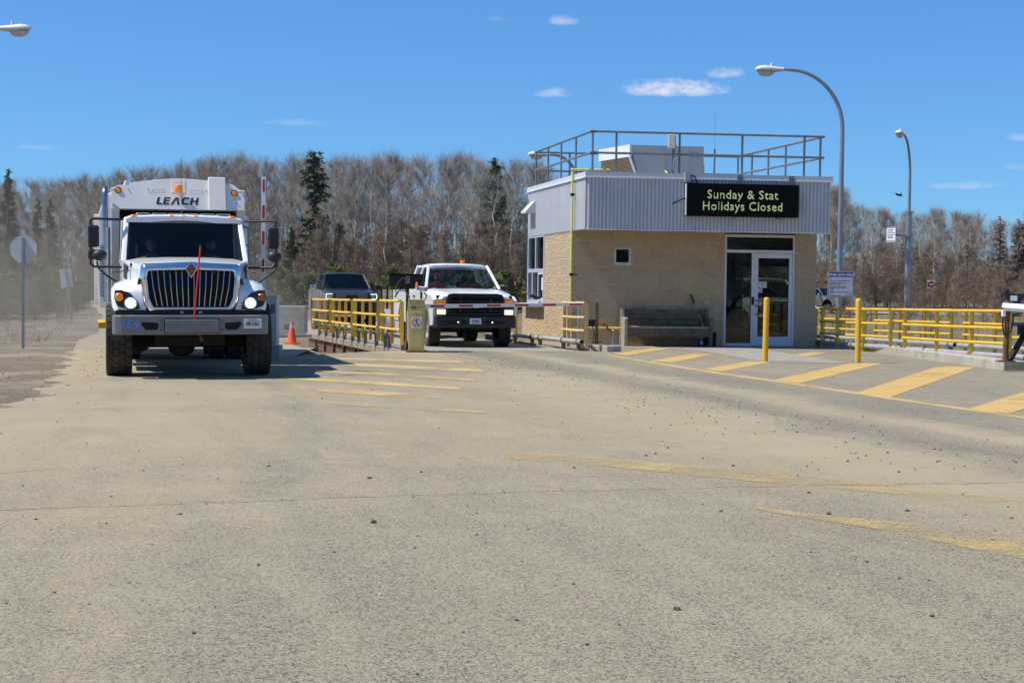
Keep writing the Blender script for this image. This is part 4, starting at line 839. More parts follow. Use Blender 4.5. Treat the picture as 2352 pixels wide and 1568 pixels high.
# weight display, its pole, camera and cables beside the cabinet
q = at(934, 800, 31.0); disp = thing('scale_weight_display', 'back of a black scale display box on a dark post above the yellow railing', 'display board', (q.x, 31.0, 0))
mb = MB(); mb.tube([(0, .1, -.05), (0, .1, 1.42)], .035, 10); mb.build('pole', m_black, disp)
mb = MB(); xw = lambda u: (u - 934) / 3400 * 31.0
mb.span((xw(891), .10, 1.345), (xw(969), .32, 1.60)); mb.build('display_box', mat('display_black', (.012, .012, .013), .5), disp, bevel=.01)
mb = MB(); mb.prism([(-.02, 1.60), (-.04, 1.60), (-.10, 1.625), (.34, 1.625), (.34, 1.60)], lambda a, b, t: (t, .0 + a + .1, b), xw(890.5), xw(970)); mb.build('hood', m_black, disp)
mb = MB(); mb.box((.0, .08, 1.50), (.10, .05, .16)); mb.build('clamp', m_brk, disp)
mb = MB(); mb.tube([(-.02, .05, 1.5), (-.10, .02, 1.55), (-.19, .04, 1.45), (-.25, .08, 1.32), (-.24, .1, 1.2)], .014, 6); mb.tube([(-.26, .06, 1.14), (-.18, .02, 1.27), (-.05, 0, 1.28), (.04, 0, 1.15), (.02, .0, .9), (-.02, .02, .5), (-.0, .0, .2)], .02, 6); mb.build('cable', mat('grey_green_cable', (.16, .165, .14), .6), disp)
mb = MB(); mb.tube([(.02, -.02, .85), (.03, -.02, .3), (.08, -.03, -.02), (.14, -.10, -.03)], .022, 7); mb.build('conduit', mat('pale_conduit', (.46, .45, .41), .6), disp)
q = at(967, 660, 31.0); cmr = thing('security_camera', 'grey camera with orange beacon on top of the barrier cabinet', 'camera', (q.x, 31.0, 1.10))
mb = MB(); mb.M = Matrix.Translation((.02, 0, .20)) @ Matrix.Rotation(.15, 4, 'Y') @ Matrix.Rotation(-.5, 4, 'Z'); mb.box((0, 0, .02), (.22, .10, .09)); mb.build('housing', m_gal, cmr, bevel=.012)
mb = MB(); mb.tube([(.01, .02, 0), (.01, .02, .16)], .018, 8); mb.tube([(.06, 0, .15), (.12, -.01, .08), (.10, -.03, .0), (.02, -.06, -.02), (-.02, -.06, -.02)], .013, 6); mb.build('bracket', m_black, cmr)
mb = MB(); mb.lathe([(0, .36), (.02, .35), (.028, .28), (.028, .24)], (-.09, 0, .0), 'Z', 12); mb.build('beacon', mat('orange_lens', (.75, .16, .02), .3, emit=(1, .25, .03), estr=.25), cmr)

# second lane gate further back, arm lowered behind the left railing
q = at(745, 708, 46.2); g2 = thing('barrier_gate', 'far lowered red and white barrier arm in front of the dark pickup', 'barrier gate', (q.x, 46.2, tz(q.x, 46.2)), R(3))
mb = MB(); mb.span((-.15, -.15, .0), (.15, .18, 1.0)); mb.build('cabinet', m_cab, g2, bevel=.01)
arm(g2, 4.4, .92, .018, .75, .605, .32, .0)
# lane gate with its arm raised, beside the garbage truck
q = G(627, 822); g3 = thing('barrier_gate', 'grey barrier gate with striped arm raised upright beside the garbage truck', 'barrier gate', (q.x, q.y, 0))
mb = MB(); mb.span((-.17, -.17, -.3), (.15, .20, .24)); mb.build('concrete_base', m_conc2, g3, bevel=.01)
mb = MB(); mb.span((-.16, -.14, .24), (.085, .18, 1.14)); mb.build('cabinet', mat('pale_grey_cabinet', (.50, .51, .52), .5, var=.04), g3, bevel=.008)
mb = MB(); mb.span((-.17, -.15, 1.14), (.10, .19, 1.165)); mb.build('cabinet_lid', m_trim, g3)
mb = MB(); mb.span((-.03, -.155, .84), (.06, -.14, 1.0)); mb.build('control_box', m_brk, g3, bevel=.01)
am = MB(); ax = (604 - 627) / 3400 * q.y + .02; am.span((ax - .038, -.20, .72), (ax + .038, -.16, 3.34)); ao = am.build('arm', m_white, g3)
for v0, v1 in ((414, 443), (472.5, 502.5), (531.5, 561.5), (595.5, 624.5), (657, 687)):
    z0, z1 = [1.36 + (653 - v) / 3400 * q.y for v in (v1, v0)]; mb = MB(); mb.span((ax - .018, -.203, z0), (ax + .026, -.201, z1)); mb.build('red_stripe', m_redp, ao)

# ------------------------------------------------------------------ bollards, cone, blocks
for i, (u, v, lb) in enumerate(((1757, 830, 'yellow steel bollard in front of the glass door'), (1970, 832.6, 'yellow steel bollard at the kerb, right of the building'))):
    p = G(u, v); mb = MB(); mb.lathe([(.056, -.1), (.056, 1.2), (.05, 1.225), (.03, 1.24), (0, 1.245)], (0, 0, 0), 'Z', 22)
    o = mb.build('bollard', mat('bollard_yellow', (.68, .40, .018), .38, var=.04, scale=3, dirt=.15, dirtcol=(.35, .22, .05), dscale=6), sharp=50); o.location = p; o.rotation_euler = (0, R(-.3 if i else .5), 0); tag(o, lb, 'bollard', 'yellow bollards')
def onground(u, v):
    y = 30.0
    for _ in range(40): # march until the ray meets the ground
        d = ray(u, v); q = CP + d * (y / d.y)
        if q.z <= tz(q.x, y) + .03: break
        y += .8
    return Vector((q.x, y, tz(q.x, y) + .03))
p = onground(670, 790); hs = 50 / 3400 * p.y
cn_ = thing('traffic_cone', 'orange traffic cone with one silver band on the dirt beside the scale', 'traffic cone', p); m_or = mat('cone_orange', (.75, .09, .018), .5, var=.08, dirt=.15, dirtcol=(.4, .2, .12))
mb = MB(); s = hs / .64; mb.prism([(.24 * s * x, .24 * s * y) for x, y in ((-1, -.7), (-.7, -1), (.7, -1), (1, -.7), (1, .7), (.7, 1), (-.7, 1), (-1, .7))], lambda a, b, t: (a, b, t), 0, .03 * s); mb.build('base', m_or, cn_)
mb = MB(); mb.lathe([(.16 * s, .03 * s), (.145 * s, .06 * s), (.037 * s, .63 * s), (.03 * s, .64 * s), (0, .64 * s)], (0, 0, 0), 'Z', 20); mb.build('cone_body', m_or, cn_)
mb = MB(); f_ = lambda z: (.145 + (.037 - .145) * (z - .06) / .57) * s + .002; mb.lathe([(f_(.46), .46 * s), (f_(.56), .56 * s)], (0, 0, 0), 'Z', 20); mb.build('reflective_band', mat('silver_band', (.5, .5, .5), .3, .3), cn_)
p = onground(660, 776); mb = MB(); w = (701 - 600) / 3400 * p.y; h = 70 / 3400 * p.y
bb = thing('concrete_block', 'grey precast concrete barrier block behind the traffic cone', 'concrete block', (at(650, 776, p.y).x, p.y + .3, p.z - .03)); mb.span((-w / 2, -.3, 0), (w / 2, .35, h)); mb.build('block', m_conc2, bb, bevel=.02)
mb = MB(); mb.span((w * .02, -.303, h * .22), (w * .16, -.299, h * .40)); mb.build('lifting_slot', mat('slot_shade', (.10, .095, .085), .9), bb)
# wooden ramp board at the far end of the deck
mb = MB(); q = SM @ Vector((-.05, 14.2, -.02)); mb.box((0, 0, 0), (1.35, .25, .05)); o = mb.build('plank', mat('grey_plank', (.12, .11, .095), .9, var=.3)); o.location = q + Vector((-.75, -.2, -.06)); o.rotation_euler = (0, -.03, R(12)); tag(o, 'dark wooden plank lying off the far left corner of the scale deck', 'plank')

# ------------------------------------------------------------------ street lamps
m_lampw = mat('lamp_white_enamel', (.68, .68, .66), .5, var=.08, scale=5, dirt=.3, dirtcol=(.45, .42, .38), dscale=6); m_lampg = mat('lamp_grey', (.30, .31, .31), .5)
m_lens = glass_mat('lamp_lens', (.62, .60, .55)); m_lens2 = mat('lamp_lens_milky', (.50, .48, .43), .25, spec=.7)
def lamp(name_label, loc, rz, zs=6.27, arc_h=1.78, arc_w=1.65, r0=.10, r1=.052, group='tall curved street lamps'):
    o = thing('street_lamp', name_label, 'street lamp', loc, rz, group); h = zs - loc[2]
    mb = MB(); n = 14; pts = [(0, 0, 0), (0, 0, h * .5), (0, 0, h)]; rr = [r0, (r0 + r1) / 2 + .008, r1 + .012]
    for i in range(1, n + 1):
        t = math.pi / 2 * i / n; pts.append((-arc_w * (1 - math.cos(t)) ** 1.0, 0, h + arc_h * math.sin(t))); rr.append(r1 + .012 * (1 - i / n))
    pts.append((-arc_w - .18, 0, h + arc_h + .005)); rr.append(r1 * .75)
    mb.tube(pts, rr, 12); mb.build('pole', m_gal, o)
    mb = MB(); x0 = -arc_w - .16; z0 = h + arc_h
    rings = []
    for x, w, t, b in ((0, .062, .065, .055), (-.12, .085, .075, .075), (-.35, .13, .10, .085), (-.55, .16, .125, .08), (-.72, .155, .115, .055), (-.82, .11, .07, .035), (-.86, .05, .03, .02)):
        rings.append([(x0 + x, w * math.cos(a), z0 + (t if math.sin(a) > 0 else b) * math.sin(a)) for a in [2 * math.pi * k / 14 for k in range(14)]])
    mb.loft(rings); lum = mb.build('luminaire', m_lampw, o, sharp=60)
    mb = MB(); mb.loft([[(x0 + x, w * s_, z0 - .005 - b) for s_ in (-1, -.5, .5, 1)] for x, w, b in ((-.03, .066, .03), (-.3, .125, .07), (-.55, .163, .07), (-.8, .12, .05))], closed=False, caps=False); mb.build('lower_housing', m_lampg, lum)
    mb = MB(); rr_ = []
    for z, k in ((-.06, 1), (-.12, .93), (-.18, .72), (-.205, .45)): rr_.append([(x0 - .54 + .26 * k * math.cos(a), .145 * k * math.sin(a), z0 + z) for a in [2 * math.pi * q / 16 for q in range(16)]])
    mb.loft(rr_); mb.build('lens', m_lens2, lum, sharp=60)
    mb = MB(); mb.lathe([(.04, .0), (.04, .09), (.035, .10), (0, .10)], (x0 - .36, 0, z0 + .095), 'Z', 12); mb.build('photocell', m_lampw, lum)
    return o
q = at(1925, 770, 45.0); lampR = lamp('tall street lamp with curved arm carrying the blue and white gate notice', (q.x, 45.0, tz(q.x, 45)), 0)
zr = tz(q.x, 45)
q = at(-165, 700, 40.0); lamp('street lamp reaching in from the left, mostly outside the frame', (q.x, 40.0, tz(q.x, 40)), math.pi, zs=6.35, arc_h=1.78, arc_w=1.75)
q = at(1330, 400, 58.0); lamp('street lamp behind the building, its head showing between the roof rails', (q.x, 58.0, tz(q.x, 58)), R(8), zs=5.2, arc_h=1.35, arc_w=1.0)
q = at(2083, 712, 66.0); L2 = lamp('distant street lamp with a thick sleeve and a small side sign', (q.x, 66.0, tz(q.x, 66)), R(62), zs=6.5, arc_h=1.75, arc_w=1.35, r0=.10, r1=.05)
mb = MB(); hz = 1.36 + (680 - 495) / 3400 * 66 - tz(q.x, 66); mb.tube([(0, 0, 0), (0, 0, hz)], [.15, .125], 8); mb.lathe([(.125, hz - .03), (.15, hz - .03), (.15, hz + .02), (.10, hz + .02)], (0, 0, 0), 'Z', 8); mb.build('sleeve', m_gal, L2)
zs_ = 1.36 + (680 - 547) / 3400 * 66 - tz(q.x, 66)
mb = MB(); mb.M = Matrix.Rotation(-R(62), 4, 'Z'); mb.tube([(-.1, -.05, zs_), (-.74, -.05, zs_ + .01)], .07, 10); mb.lathe([(.16, -.07), (.18, -.07), (.18, .07), (.16, .07)], (0, 0, zs_), 'Z', 10); mb.build('sign_arm', m_gal, L2)
sg = thing('direction_sign', 'small white lane sign on a bracket of the distant lamp pole', 'sign', (q.x - .76, 66.0 - .08, tz(q.x, 66) + zs_), R(-58))
mb = MB(); mb.span((-.30, -.02, -.31), (.22, .0, .34)); mb.build('sign_plate', m_white, sg)
mb = MB()
for z in (.30, .06, -.02, -.28): mb.span((-.28, -.023, z), (.20, -.021, z + (.025 if z in (.06,) else .03)))
for z in (.21, .13, -.1, -.17): mb.span((-.24, -.023, z), (.1, -.021, z + .035))
mb.build('sign_print', mat('sign_navy', (.02, .035, .18), .6), sg)
# notice on the lamp pole
q = at(1931, 653, 44.75); ns = thing('gate_notice', 'blue and white WHEN GATE OPENS notice on the curved lamp pole', 'notice', (q.x, 44.72, q.z), R(2))
W, H = 60.5 / 3400 * 44.7, 59.5 / 3400 * 44.7
def rrect(w, h, r_, n=5): return [(sx * (w / 2 - r_) + r_ * math.cos(a), sy * (h / 2 - r_) + r_ * math.sin(a)) for sx, sy, a0 in ((1, -1, -90), (1, 1, 0), (-1, 1, 90), (-1, -1, 180)) for a in [R(a0 + 90 * k / n) for k in range(n + 1)]]
mb = MB(); mb.prism(rrect(W, H, .05), lambda a, b, t: (a, t, b), -.004, .0); mb.build('border', m_white, ns)
m_navy = mat('notice_blue', (.010, .028, .24), .45); mb = MB(); mb.prism(rrect(W - .03, H - .03, .04), lambda a, b, t: (a, t, b), -.007, -.004); mb.build('blue_field', m_navy, ns)
mb = MB(); mb.span((-W / 2 + .035, -.0095, -H / 2 + .035), (W / 2 - .035, -.007, H / 2 - .17)); mb.build('white_field', mat('notice_white', (.60, .64, .70), .5), ns)
mb = MB(); add_text(mb, 'WHEN GATE OPENS', .104, lambda x, y, z: (x * .80, -.0085, H / 2 - .105 + y), bold=.004); mb.build('heading', m_white, ns)
mb = MB(); lines = (('Exit', 0), ('Follow signs to waste disposal areas', 1.55), ('Small vehicles only, use waste', 2.95), ('transfer bins to right', 3.75), ('Be aware of traffic & potential', 5.2), ('hazards that may cause injury or', 6.05), ('damage', 6.9), ('Children & pets must remain inside', 8.35), ('vehicles', 9.2), ('Use at your own risk', 10.7))
for tx, k in lines: add_text(mb, tx, .052, lambda x, y, z: (-W / 2 + .05 + x * .78, -.011, H / 2 - .205 - k * .0485 + y), bold=.0012, align='LEFT')
add_text(mb, 'Thunder Bay', .052, lambda x, y, z: (W / 2 - .19 + x * .8, -.011, -H / 2 + .075 + y), shear=.3)
mb.add([(W / 2 - .16, -.011, -H / 2 + .10), (W / 2 - .06, -.011, -H / 2 + .16), (W / 2 - .10, -.011, -H / 2 + .11)], [(0, 1, 2)]); mb.build('small_print', mat('notice_text', (.02, .03, .12), .6), ns)
mb = MB()
for z in (H / 2 - .03, -H / 2 + .03): mb.lathe([(0, -.02), (.016, -.018), (.016, 0)], (0, 0, z), 'Y', 10)
mb.build('bolt', m_gal, ns)
# signs seen from behind on the left, no-entry sign far right
m_back = mat('sign_back_aluminium', (.52, .52, .51), .6, .0, var=.08)
q = onground(53, 800); st = thing('stop_sign', 'back of an octagonal stop sign on a thin grey post, far left', 'road sign', q); h = (800 - 573) / 3400 * q.y; r_ = 30.5 / 3400 * q.y / math.cos(R(22.5))
mb = MB(); mb.prism([(r_ * math.cos(R(22.5 + 45 * k)), r_ * math.sin(R(22.5 + 45 * k))) for k in range(8)], lambda a, b, t: (a, t, h + b), .02, .024); mb.build('sign_plate', m_back, st)
mb = MB(); mb.box((.0, 0, (h + r_ * .82) / 2), (.05, .035, h + r_ * .82)); mb.build('post', m_gal, st)
q = onground(152, 722); s2 = thing('road_sign', 'back of a tilted rectangular sign standing behind the stop sign', 'road sign', (q.x, q.y, q.z)); k = q.y / 3400; ph = (722 - 622) * k
mb = MB(); mb.M = Matrix.Rotation(-.13, 4, 'Y'); mb.span((-15 * k, .02, ph - 22 * k), (13 * k, .03, ph + 21 * k)); mb.build('sign_plate', m_back, s2)
mb = MB(); mb.M = Matrix.Rotation(-.13, 4, 'Y'); mb.box((0, 0, ph * .55), (.06, .035, ph * 1.3)); mb.build('post', m_gal, s2)
q = at(2141, 727, 118); ne = thing('no_entry_sign', 'small leaning no entry sign in front of the brown wood on the right', 'road sign', (q.x, 118, q.z - .1)); k = 118 / 3400; ph = (727 - 650) * k; mb = MB(); mb.M = Matrix.Rotation(-.05, 4, 'Y'); mb.span((-9 * k, .0, ph - 9.5 * k), (9 * k, .02, ph + 9.5 * k)); mb.build('sign_plate', m_white, ne)
mb = MB(); mb.M = Matrix.Rotation(-.05, 4, 'Y'); mb.lathe([(0, -.012), (8 * k, -.012), (8 * k, 0)], (1 * k, 0, ph), 'Y', 20); mb.cur = 1; mb.span((-4.5 * k, -.02, ph - 1 * k), (6.5 * k, -.013, ph + 1 * k)); mb.cur = 2; mb.span((-8.4 * k, -.016, ph - 8 * k), (-6 * k, -.013, ph + 6 * k)); mb.build('no_entry_symbol', [m_redp, m_white, m_ink], ne)
mb = MB(); mb.M = Matrix.Rotation(-.05, 4, 'Y'); mb.box((0, .02, ph * .5), (.06, .04, ph)); mb.build('post', m_gal, ne)
# thin marker posts along the haul road
for (u, v, t, lb) in ((284, 735, 700, 'thin leaning marker post beside the haul road, left of the garbage truck'),): 
    pass
# bench, shovel, can, gas fittings in front of the building
m_wood = mat('grey_weathered_wood', (.13, .096, .064), .85, var=.35, scale=7, bump=.4); m_woodl = mat('pale_wood', (.34, .29, .22), .85, var=.25, scale=7, bump=.4)
bs, _ = fs(1421, 760); be, _ = fs(1621, 760); BW = be - bs; bp_ = P0 + wf * bs - win * .75; bench = thing('wooden_bench', 'weathered high-backed wooden bench against the block wall', 'bench', bp_, A6)
for i, x in enumerate((.045, BW - .045)):
    mb = MB(); mb.prism([(0, 0), (0, .66), (.03, .69), (.45, .69), (.47, .90), (.53, .93), (.60, .90), (.66, 0)], lambda a, b, t: (x + t, a, b), -.04, .04); mb.build('end_panel', m_woodl if i == 0 else m_wood, bench, bevel=.008)  # left end panel takes the paler wood, the right one the darker
mb = MB(); mb.span((.09, .03, .44), (BW - .09, .52, .48)); mb.build('seat', m_woodl, bench, bevel=.005)
mb = MB(); mb.span((.09, .035, .24), (BW - .09, .07, .435)); mb.build('apron', m_wood, bench, bevel=.004)
mb = MB()
for z in (.52, .645, .77): mb.box((BW / 2, .53, z + .058), (BW - .18, .03, .112), rx=-.12)
mb.build('backrest', m_wood, bench, bevel=.004)
mb = MB(); add_text(mb, 'PARKS', .08, lambda x, y, z: (BW * .47 + x, .508, .84 + y * .8), bold=.002); mb.build('lettering', m_ink, bench)
a, az2 = fs(1585, 676); b, _ = fs(1621, 785); mb = MB(); pa = P0 + wf * a - win * .06 + Vector((0, 0, az2)); pb = P0 + wf * b - win * .45 + Vector((0, 0, .12))
sh = thing('shovel', 'long-handled shovel leaning on the wall behind the bench arm', 'shovel', (pb.x, pb.y, 0)); dv = pa - pb
mb.tube([pb + dv * .1, pa - dv * .18], .015, 8); mb.build('handle', m_woodl, sh, True); mb = MB(); mb.tube([pa - dv * .19, pa], [.024, .018], 8); mb.build('grip', m_black, sh, True)
mb = MB(); mb.box((0, 0, .0), (.26, .02, .36), rx=.25); o = mb.build('blade', m_black, sh, bevel=.02); o.location = (0.02, .02, .17)
a, _ = fs(1598, 790); p = P0 + wf * a - win * .55; can = thing('paint_can', 'small dark blue can on the ground under the bench', 'can', p); mb = MB(); mb.lathe([(0, 0), (.075, 0), (.075, .17), (.068, .175), (.06, .165), (0, .165)], (0, 0, 0), 'Z', 18); mb.build('can_body', mat('can_blue', (.012, .025, .10), .4), can); mb = MB(); mb.lathe([(.02, 0), (.034, 0), (.034, -.003), (.02, -.003)], (0, -.076, .1), 'Y', 14); mb.build('can_label', m_white, can)
q = at(1370, 792, 34.2); gm = thing('rusty_post', 'slim rusty steel post bolted to the kerb by the building corner', 'post', (q.x, 34.2, .0)); h_ = (790 - 686) / 3400 * 34.2
mb = MB(); mb.box((0, 0, h_ / 2), (.08, .06, h_)); mb.build('column', m_rust, gm); mb = MB(); mb.span((-.11, -.1, .12), (.11, .1, .15)); mb.build('base_plate', m_rust, gm)
mb = MB(); mb.span((-.26, -.02, .50), (-.02, .12, .66)); mb.build('switch_box', m_black, gm, bevel=.02); mb = MB(); mb.tube([(-.1, 0, .5), (-.06, -.02, .35), (-.08, -.03, .15), (-.17, -.06, .0)], .012, 6); mb.build('cable', m_black, gm)
q = at(1408, 790, 35.3); gv = thing('gas_valve', 'brass and copper gas fitting with a short standpipe beside the bench', 'gas fitting', (q.x, 35.3, 0)); mb = MB(); mb.tube([(0, 0, 0), (0, 0, .30), (0, 0, .34)], [.05, .03, .03], 10); mb.build('standpipe', m_gal, gv)
mb = MB(); mb.tube([(-.40, -.02, .55), (-.30, -.02, .55), (-.16, -.02, .50), (-.13, -.01, .40), (-.06, 0, .36), (.02, 0, .36)], .028, 8); mb.build('elbow', mat('copper_pipe', (.27, .11, .06), .5, .5, var=.2), gv)
mb = MB(); mb.ball((-.37, -.02, .55), (.07, .05, .06), 10, 6); mb.box((-.28, -.03, .57), (.05, .05, .09)); mb.ball((.0, 0, .37), .04, 8, 6); mb.build('valve', mat('brass', (.50, .27, .06), .4, .5, var=.2), gv)
q = at(1331, 740, 35.2); vp = thing('vent_stack', 'grey pipe stub behind the cream railing at the building corner', 'pipe', (q.x, 35.2, 0)); mb = MB(); mb.tube([(0, 0, 0), (0, 0, 1.05)], .055, 12); mb.build('pipe', m_gal, vp); mb = MB(); mb.lathe([(.055, 1.03), (.095, 1.05), (.095, 1.065), (0, 1.065)], (0, 0, 0), 'Z', 14); mb.build('cap', m_gal, vp)
# camera post and gate strut at the right edge
p = G(2309, 830.5, .17); cp_ = thing('camera_post', 'rusty post with a white camera housing on the kerb end, right edge', 'camera post', p)
k = p.y / 3400; X_ = lambda u: (u - 2309) * k; Z_ = lambda v: 1.36 + (676.5 - v) * k - .17
mb = MB(); mb.tube([(0, 0, 0), (.02, 0, Z_(690))], .05, 10); mb.build('column', m_rust, cp_)
mb = MB(); mb.prism([(-.16, -.1), (.14, -.1), (.14, .12), (-.16, .12)], lambda a, b, t: (a + .02, b, t), 0, .025); mb.build('base_plate', m_rust, cp_)
mb = MB(); mb.M = Matrix.Translation((X_(2330), -.1, Z_(706))) @ Matrix.Rotation(R(-28), 4, 'Z') @ Matrix.Rotation(.06, 4, 'Y'); mb.prism([(-.10, -.02), (.09, -.02), (.10, -.06), (.085, -.075), (-.095, -.075), (-.105, -.05)], lambda a, b, t: (t, a, b), -.22, .20); hs_ = mb.build('camera_housing', m_white, cp_)
mb = MB(); mb.M = Matrix.Translation((X_(2330), -.1, Z_(706))) @ Matrix.Rotation(R(-28), 4, 'Z') @ Matrix.Rotation(.06, 4, 'Y'); mb.loft([[(x, .115 * math.cos(a), -.02 + .085 * math.sin(a)) for a in [math.pi * q / 8 for q in range(9)]] for x in (-.25, .30)]); mb.build('sun_shield', m_white, hs_)
mb = MB(); mb.M = Matrix.Translation((X_(2330), -.1, Z_(706))) @ Matrix.Rotation(R(-28), 4, 'Z') @ Matrix.Rotation(.06, 4, 'Y'); mb.span((.20, -.06, -.06), (.206, .06, .02)); mb.build('lens_window', m_black, hs_)
mb = MB(); mb.span((X_(2298), -.06, Z_(727)), (X_(2305), .02, Z_(713))); mb.build('junction_box', m_white, cp_)
mb = MB(); mb.box((.10, -.06, Z_(715)), (.10, .06, .09)); mb.build('mount', m_lampg, cp_)
mb = MB(); mb.tube([(-.07, -.03, Z_(728)), (-.08, -.05, Z_(745)), (-.06, -.05, Z_(765)), (.0, -.06, Z_(772)), (.07, -.06, Z_(760)), (.10, -.06, Z_(740)), (.10, -.06, Z_(718))], .014, 7); mb.build('cable', m_black, cp_)
gs = thing('swing_gate', 'black gate strut and grey bar beside the camera post, cut by the right edge', 'gate', p + Vector((.08, -.02, 0)))
mb = MB(); mb.tube([(-.02, -.03, .03), (X_(2392), .25, Z_(692))], .055, 12); mb.build('strut', m_black, gs); mb = MB(); mb.bar((-.04, -.04, Z_(744)), (1.2, .3, Z_(749)), .05, .07); mb.build('bar', mat('grey_bar', (.10, .105, .11), .5), gs)
mb = MB(); mb.box((X_(2334), -.0, Z_(758)), (.13, .1, .16)); mb.build('latch_box', m_black, gs); mb = MB(); mb.M = Matrix.Translation((X_(2349), -.1, Z_(763))) @ Matrix.Rotation(.4, 4, 'Y'); mb.box((0, 0, 0), (.10, .12, .2)); mb.build('bracket', m_gal, gs)
# bird
q = at(2065, 448, 60); mb = MB(); mb.ball((0, 0, 0), (.16, .05, .045), 10, 6); mb.add([(-.03, 0, 0), (.07, 0, 0), (.0, -.22, .10), (-.05, -.30, .06)], [(0, 1, 2, 3)]); mb.add([(-.03, 0, 0), (.07, 0, 0), (.0, .22, .10), (-.05, .30, .06)], [(0, 1, 2, 3)]); mb.add([(.15, -.03, 0), (.15, .03, 0), (.26, .04, 0), (.26, -.04, 0)], [(0, 1, 2, 3)])
o = mb.build('bird', m_black); o.location = q; o.rotation_euler = (0, .15, .3); tag(o, 'small dark bird flying left of the distant lamp pole', 'bird')
# far dark skip
q = at(2290, 700, 112); sk_ = thing('dumpster', 'dark navy roll-off waste container far right by the wood', 'waste container', (q.x, 112, tz(q.x, 112)), R(-8)); mb = MB(); mb.span((.9, 0, .25), (7.5, 2.3, 1.75)); 
for k in range(8): mb.span((1.0 + k * .85, -.07, .25), (1.1 + k * .85, 0, 1.72))
m_nv = mat('container_navy', (.012, .016, .03), .6, var=.2); mb.build('bin', m_nv, sk_); mb = MB(); mb.span((.25, .2, .2), (.9, .5, 2.1)); mb.span((-.4, .1, 1.3), (1.0, .6, 1.45)); mb.span((.2, .1, .1), (7.6, .4, .28)); mb.build('hook_frame', m_nv, sk_); mb = MB(); mb.span((.95, -.08, 1.2), (1.45, -.06, 1.6)); mb.build('sticker', m_white, sk_)
# ------------------------------------------------------------------ shared vehicle materials
m_wht = mat('white_truck_paint', (.80, .80, .80), .28, coat=.6, dirt=.22, dirtcol=(.52, .47, .40), dscale=1.6)
m_body = mat('cream_white_body_paint', (.76, .745, .695), .45, dirt=.30, dirtcol=(.44, .38, .29), dscale=1.2, var=.04, scale=1)
m_chrome = mat('chrome', (.75, .77, .80), .09, 1.0); m_chr2 = mat('dull_chrome', (.55, .57, .60), .28, .9, var=.08); m_bump = mat('grey_silver_bumper', (.20, .21, .225), .38, .35, var=.08, scale=3, dirt=.4, dirtcol=(.22, .18, .13), dscale=3)
m_tyre = mat('tyre_rubber', (.040, .036, .032), .9, var=.3, scale=8, dirt=.75, dirtcol=(.17, .135, .10), dscale=3)
m_rim = mat('steel_rim', (.42, .41, .40), .4, .5, dirt=.5, dirtcol=(.25, .2, .15))
m_vblk = mat('vehicle_black_plastic', (.014, .014, .015), .5, dirt=.25, dirtcol=(.10, .085, .07), dscale=3)
m_under = mat('chassis_dark', (.016, .014, .012), .9, dirt=.4, dirtcol=(.06, .045, .035))
m_amb = mat('amber_lens', (.62, .16, .012), .25, emit=(1, .30, .02), estr=.22); m_amb0 = mat('amber_lens_off', (.38, .11, .02), .25)
m_wind = glass_mat('windscreen_glass', (.55, .60, .57), .8); m_wind3 = glass_mat('truck_windscreen_glass', (.34, .38, .36), .7)
m_wind2 = glass_mat('dark_car_glass', (.22, .24, .24), 1.0)
m_lamp_on = mat('headlamp_on', (.9, .9, .85), .3, emit=(1, .90, .70), estr=3.0)
m_lampsil = mat('headlamp_reflector', (.62, .63, .64), .15, .9)
m_plate = mat('licence_plate_white', (.70, .71, .72), .5); m_plink = mat('licence_plate_ink', (.02, .03, .06), .6)
m_mirror = mat('mirror_glass', (.8, .8, .82), .03, 1.0)
m_blue = mat('fleet_number_blue', (.08, .30, .95), .5); m_seat = mat('seat_fabric', (.03, .03, .032), .9); m_dash = mat('dash_grey', (.10, .10, .095), .8)

def wheel(root, name, c, R_, w, out, rim_r, tread=26, lug=.018, dish=True):
    # tyre with blocks on the tread, rim facing `out` (+1 or -1 in x)
    mb = MB(); h = w / 2; prof = [(rim_r, -h * .82), (R_ * .86, -h * .98), (R_ - .035, -h * .97), (R_ - .012, -h * .80), (R_ - .008, 0), (R_ - .012, h * .80), (R_ - .035, h * .97), (R_ * .86, h * .98), (rim_r, h * .82)]
    mb.lathe(prof, (0, 0, 0), 'X', 40)
    for k in range(tread):
        for row, (x0, x1) in enumerate(((-h * .93, -h * .50), (-h * .44, -.012), (.012, h * .44), (h * .50, h * .93))):
            t = 2 * math.pi * (k + (.5 if row in (1, 3) else 0)) / tread; dt = 2 * math.pi / tread * .40
            ps = [(x, (R_ + dz) * math.cos(a), (R_ + dz) * math.sin(a)) for dz in (-.016, lug - .012) for x in (x0, x1) for a in (t - dt, t + dt)]
            mb.add(ps, [(0, 1, 3, 2), (4, 6, 7, 5), (0, 4, 5, 1), (2, 3, 7, 6), (0, 2, 6, 4), (1, 5, 7, 3)])
    o = mb.build(name, m_tyre, root, sharp=40); o.location = c
    mb = MB(); s = out
    mb.lathe([(rim_r, s * h * .78), (rim_r * .94, s * h * .80), (rim_r * .86, s * h * .25), (rim_r * .45, s * h * .42), (rim_r * .40, s * h * .70), (0, s * h * .72)], (0, 0, 0), 'X', 28)
    for k in range(8):
        a = 2 * math.pi * k / 8; mb.ball((s * h * .42, rim_r * .58 * math.cos(a), rim_r * .58 * math.sin(a)), .018, 6, 4)
    mb.build('rim', m_rim, o); return o
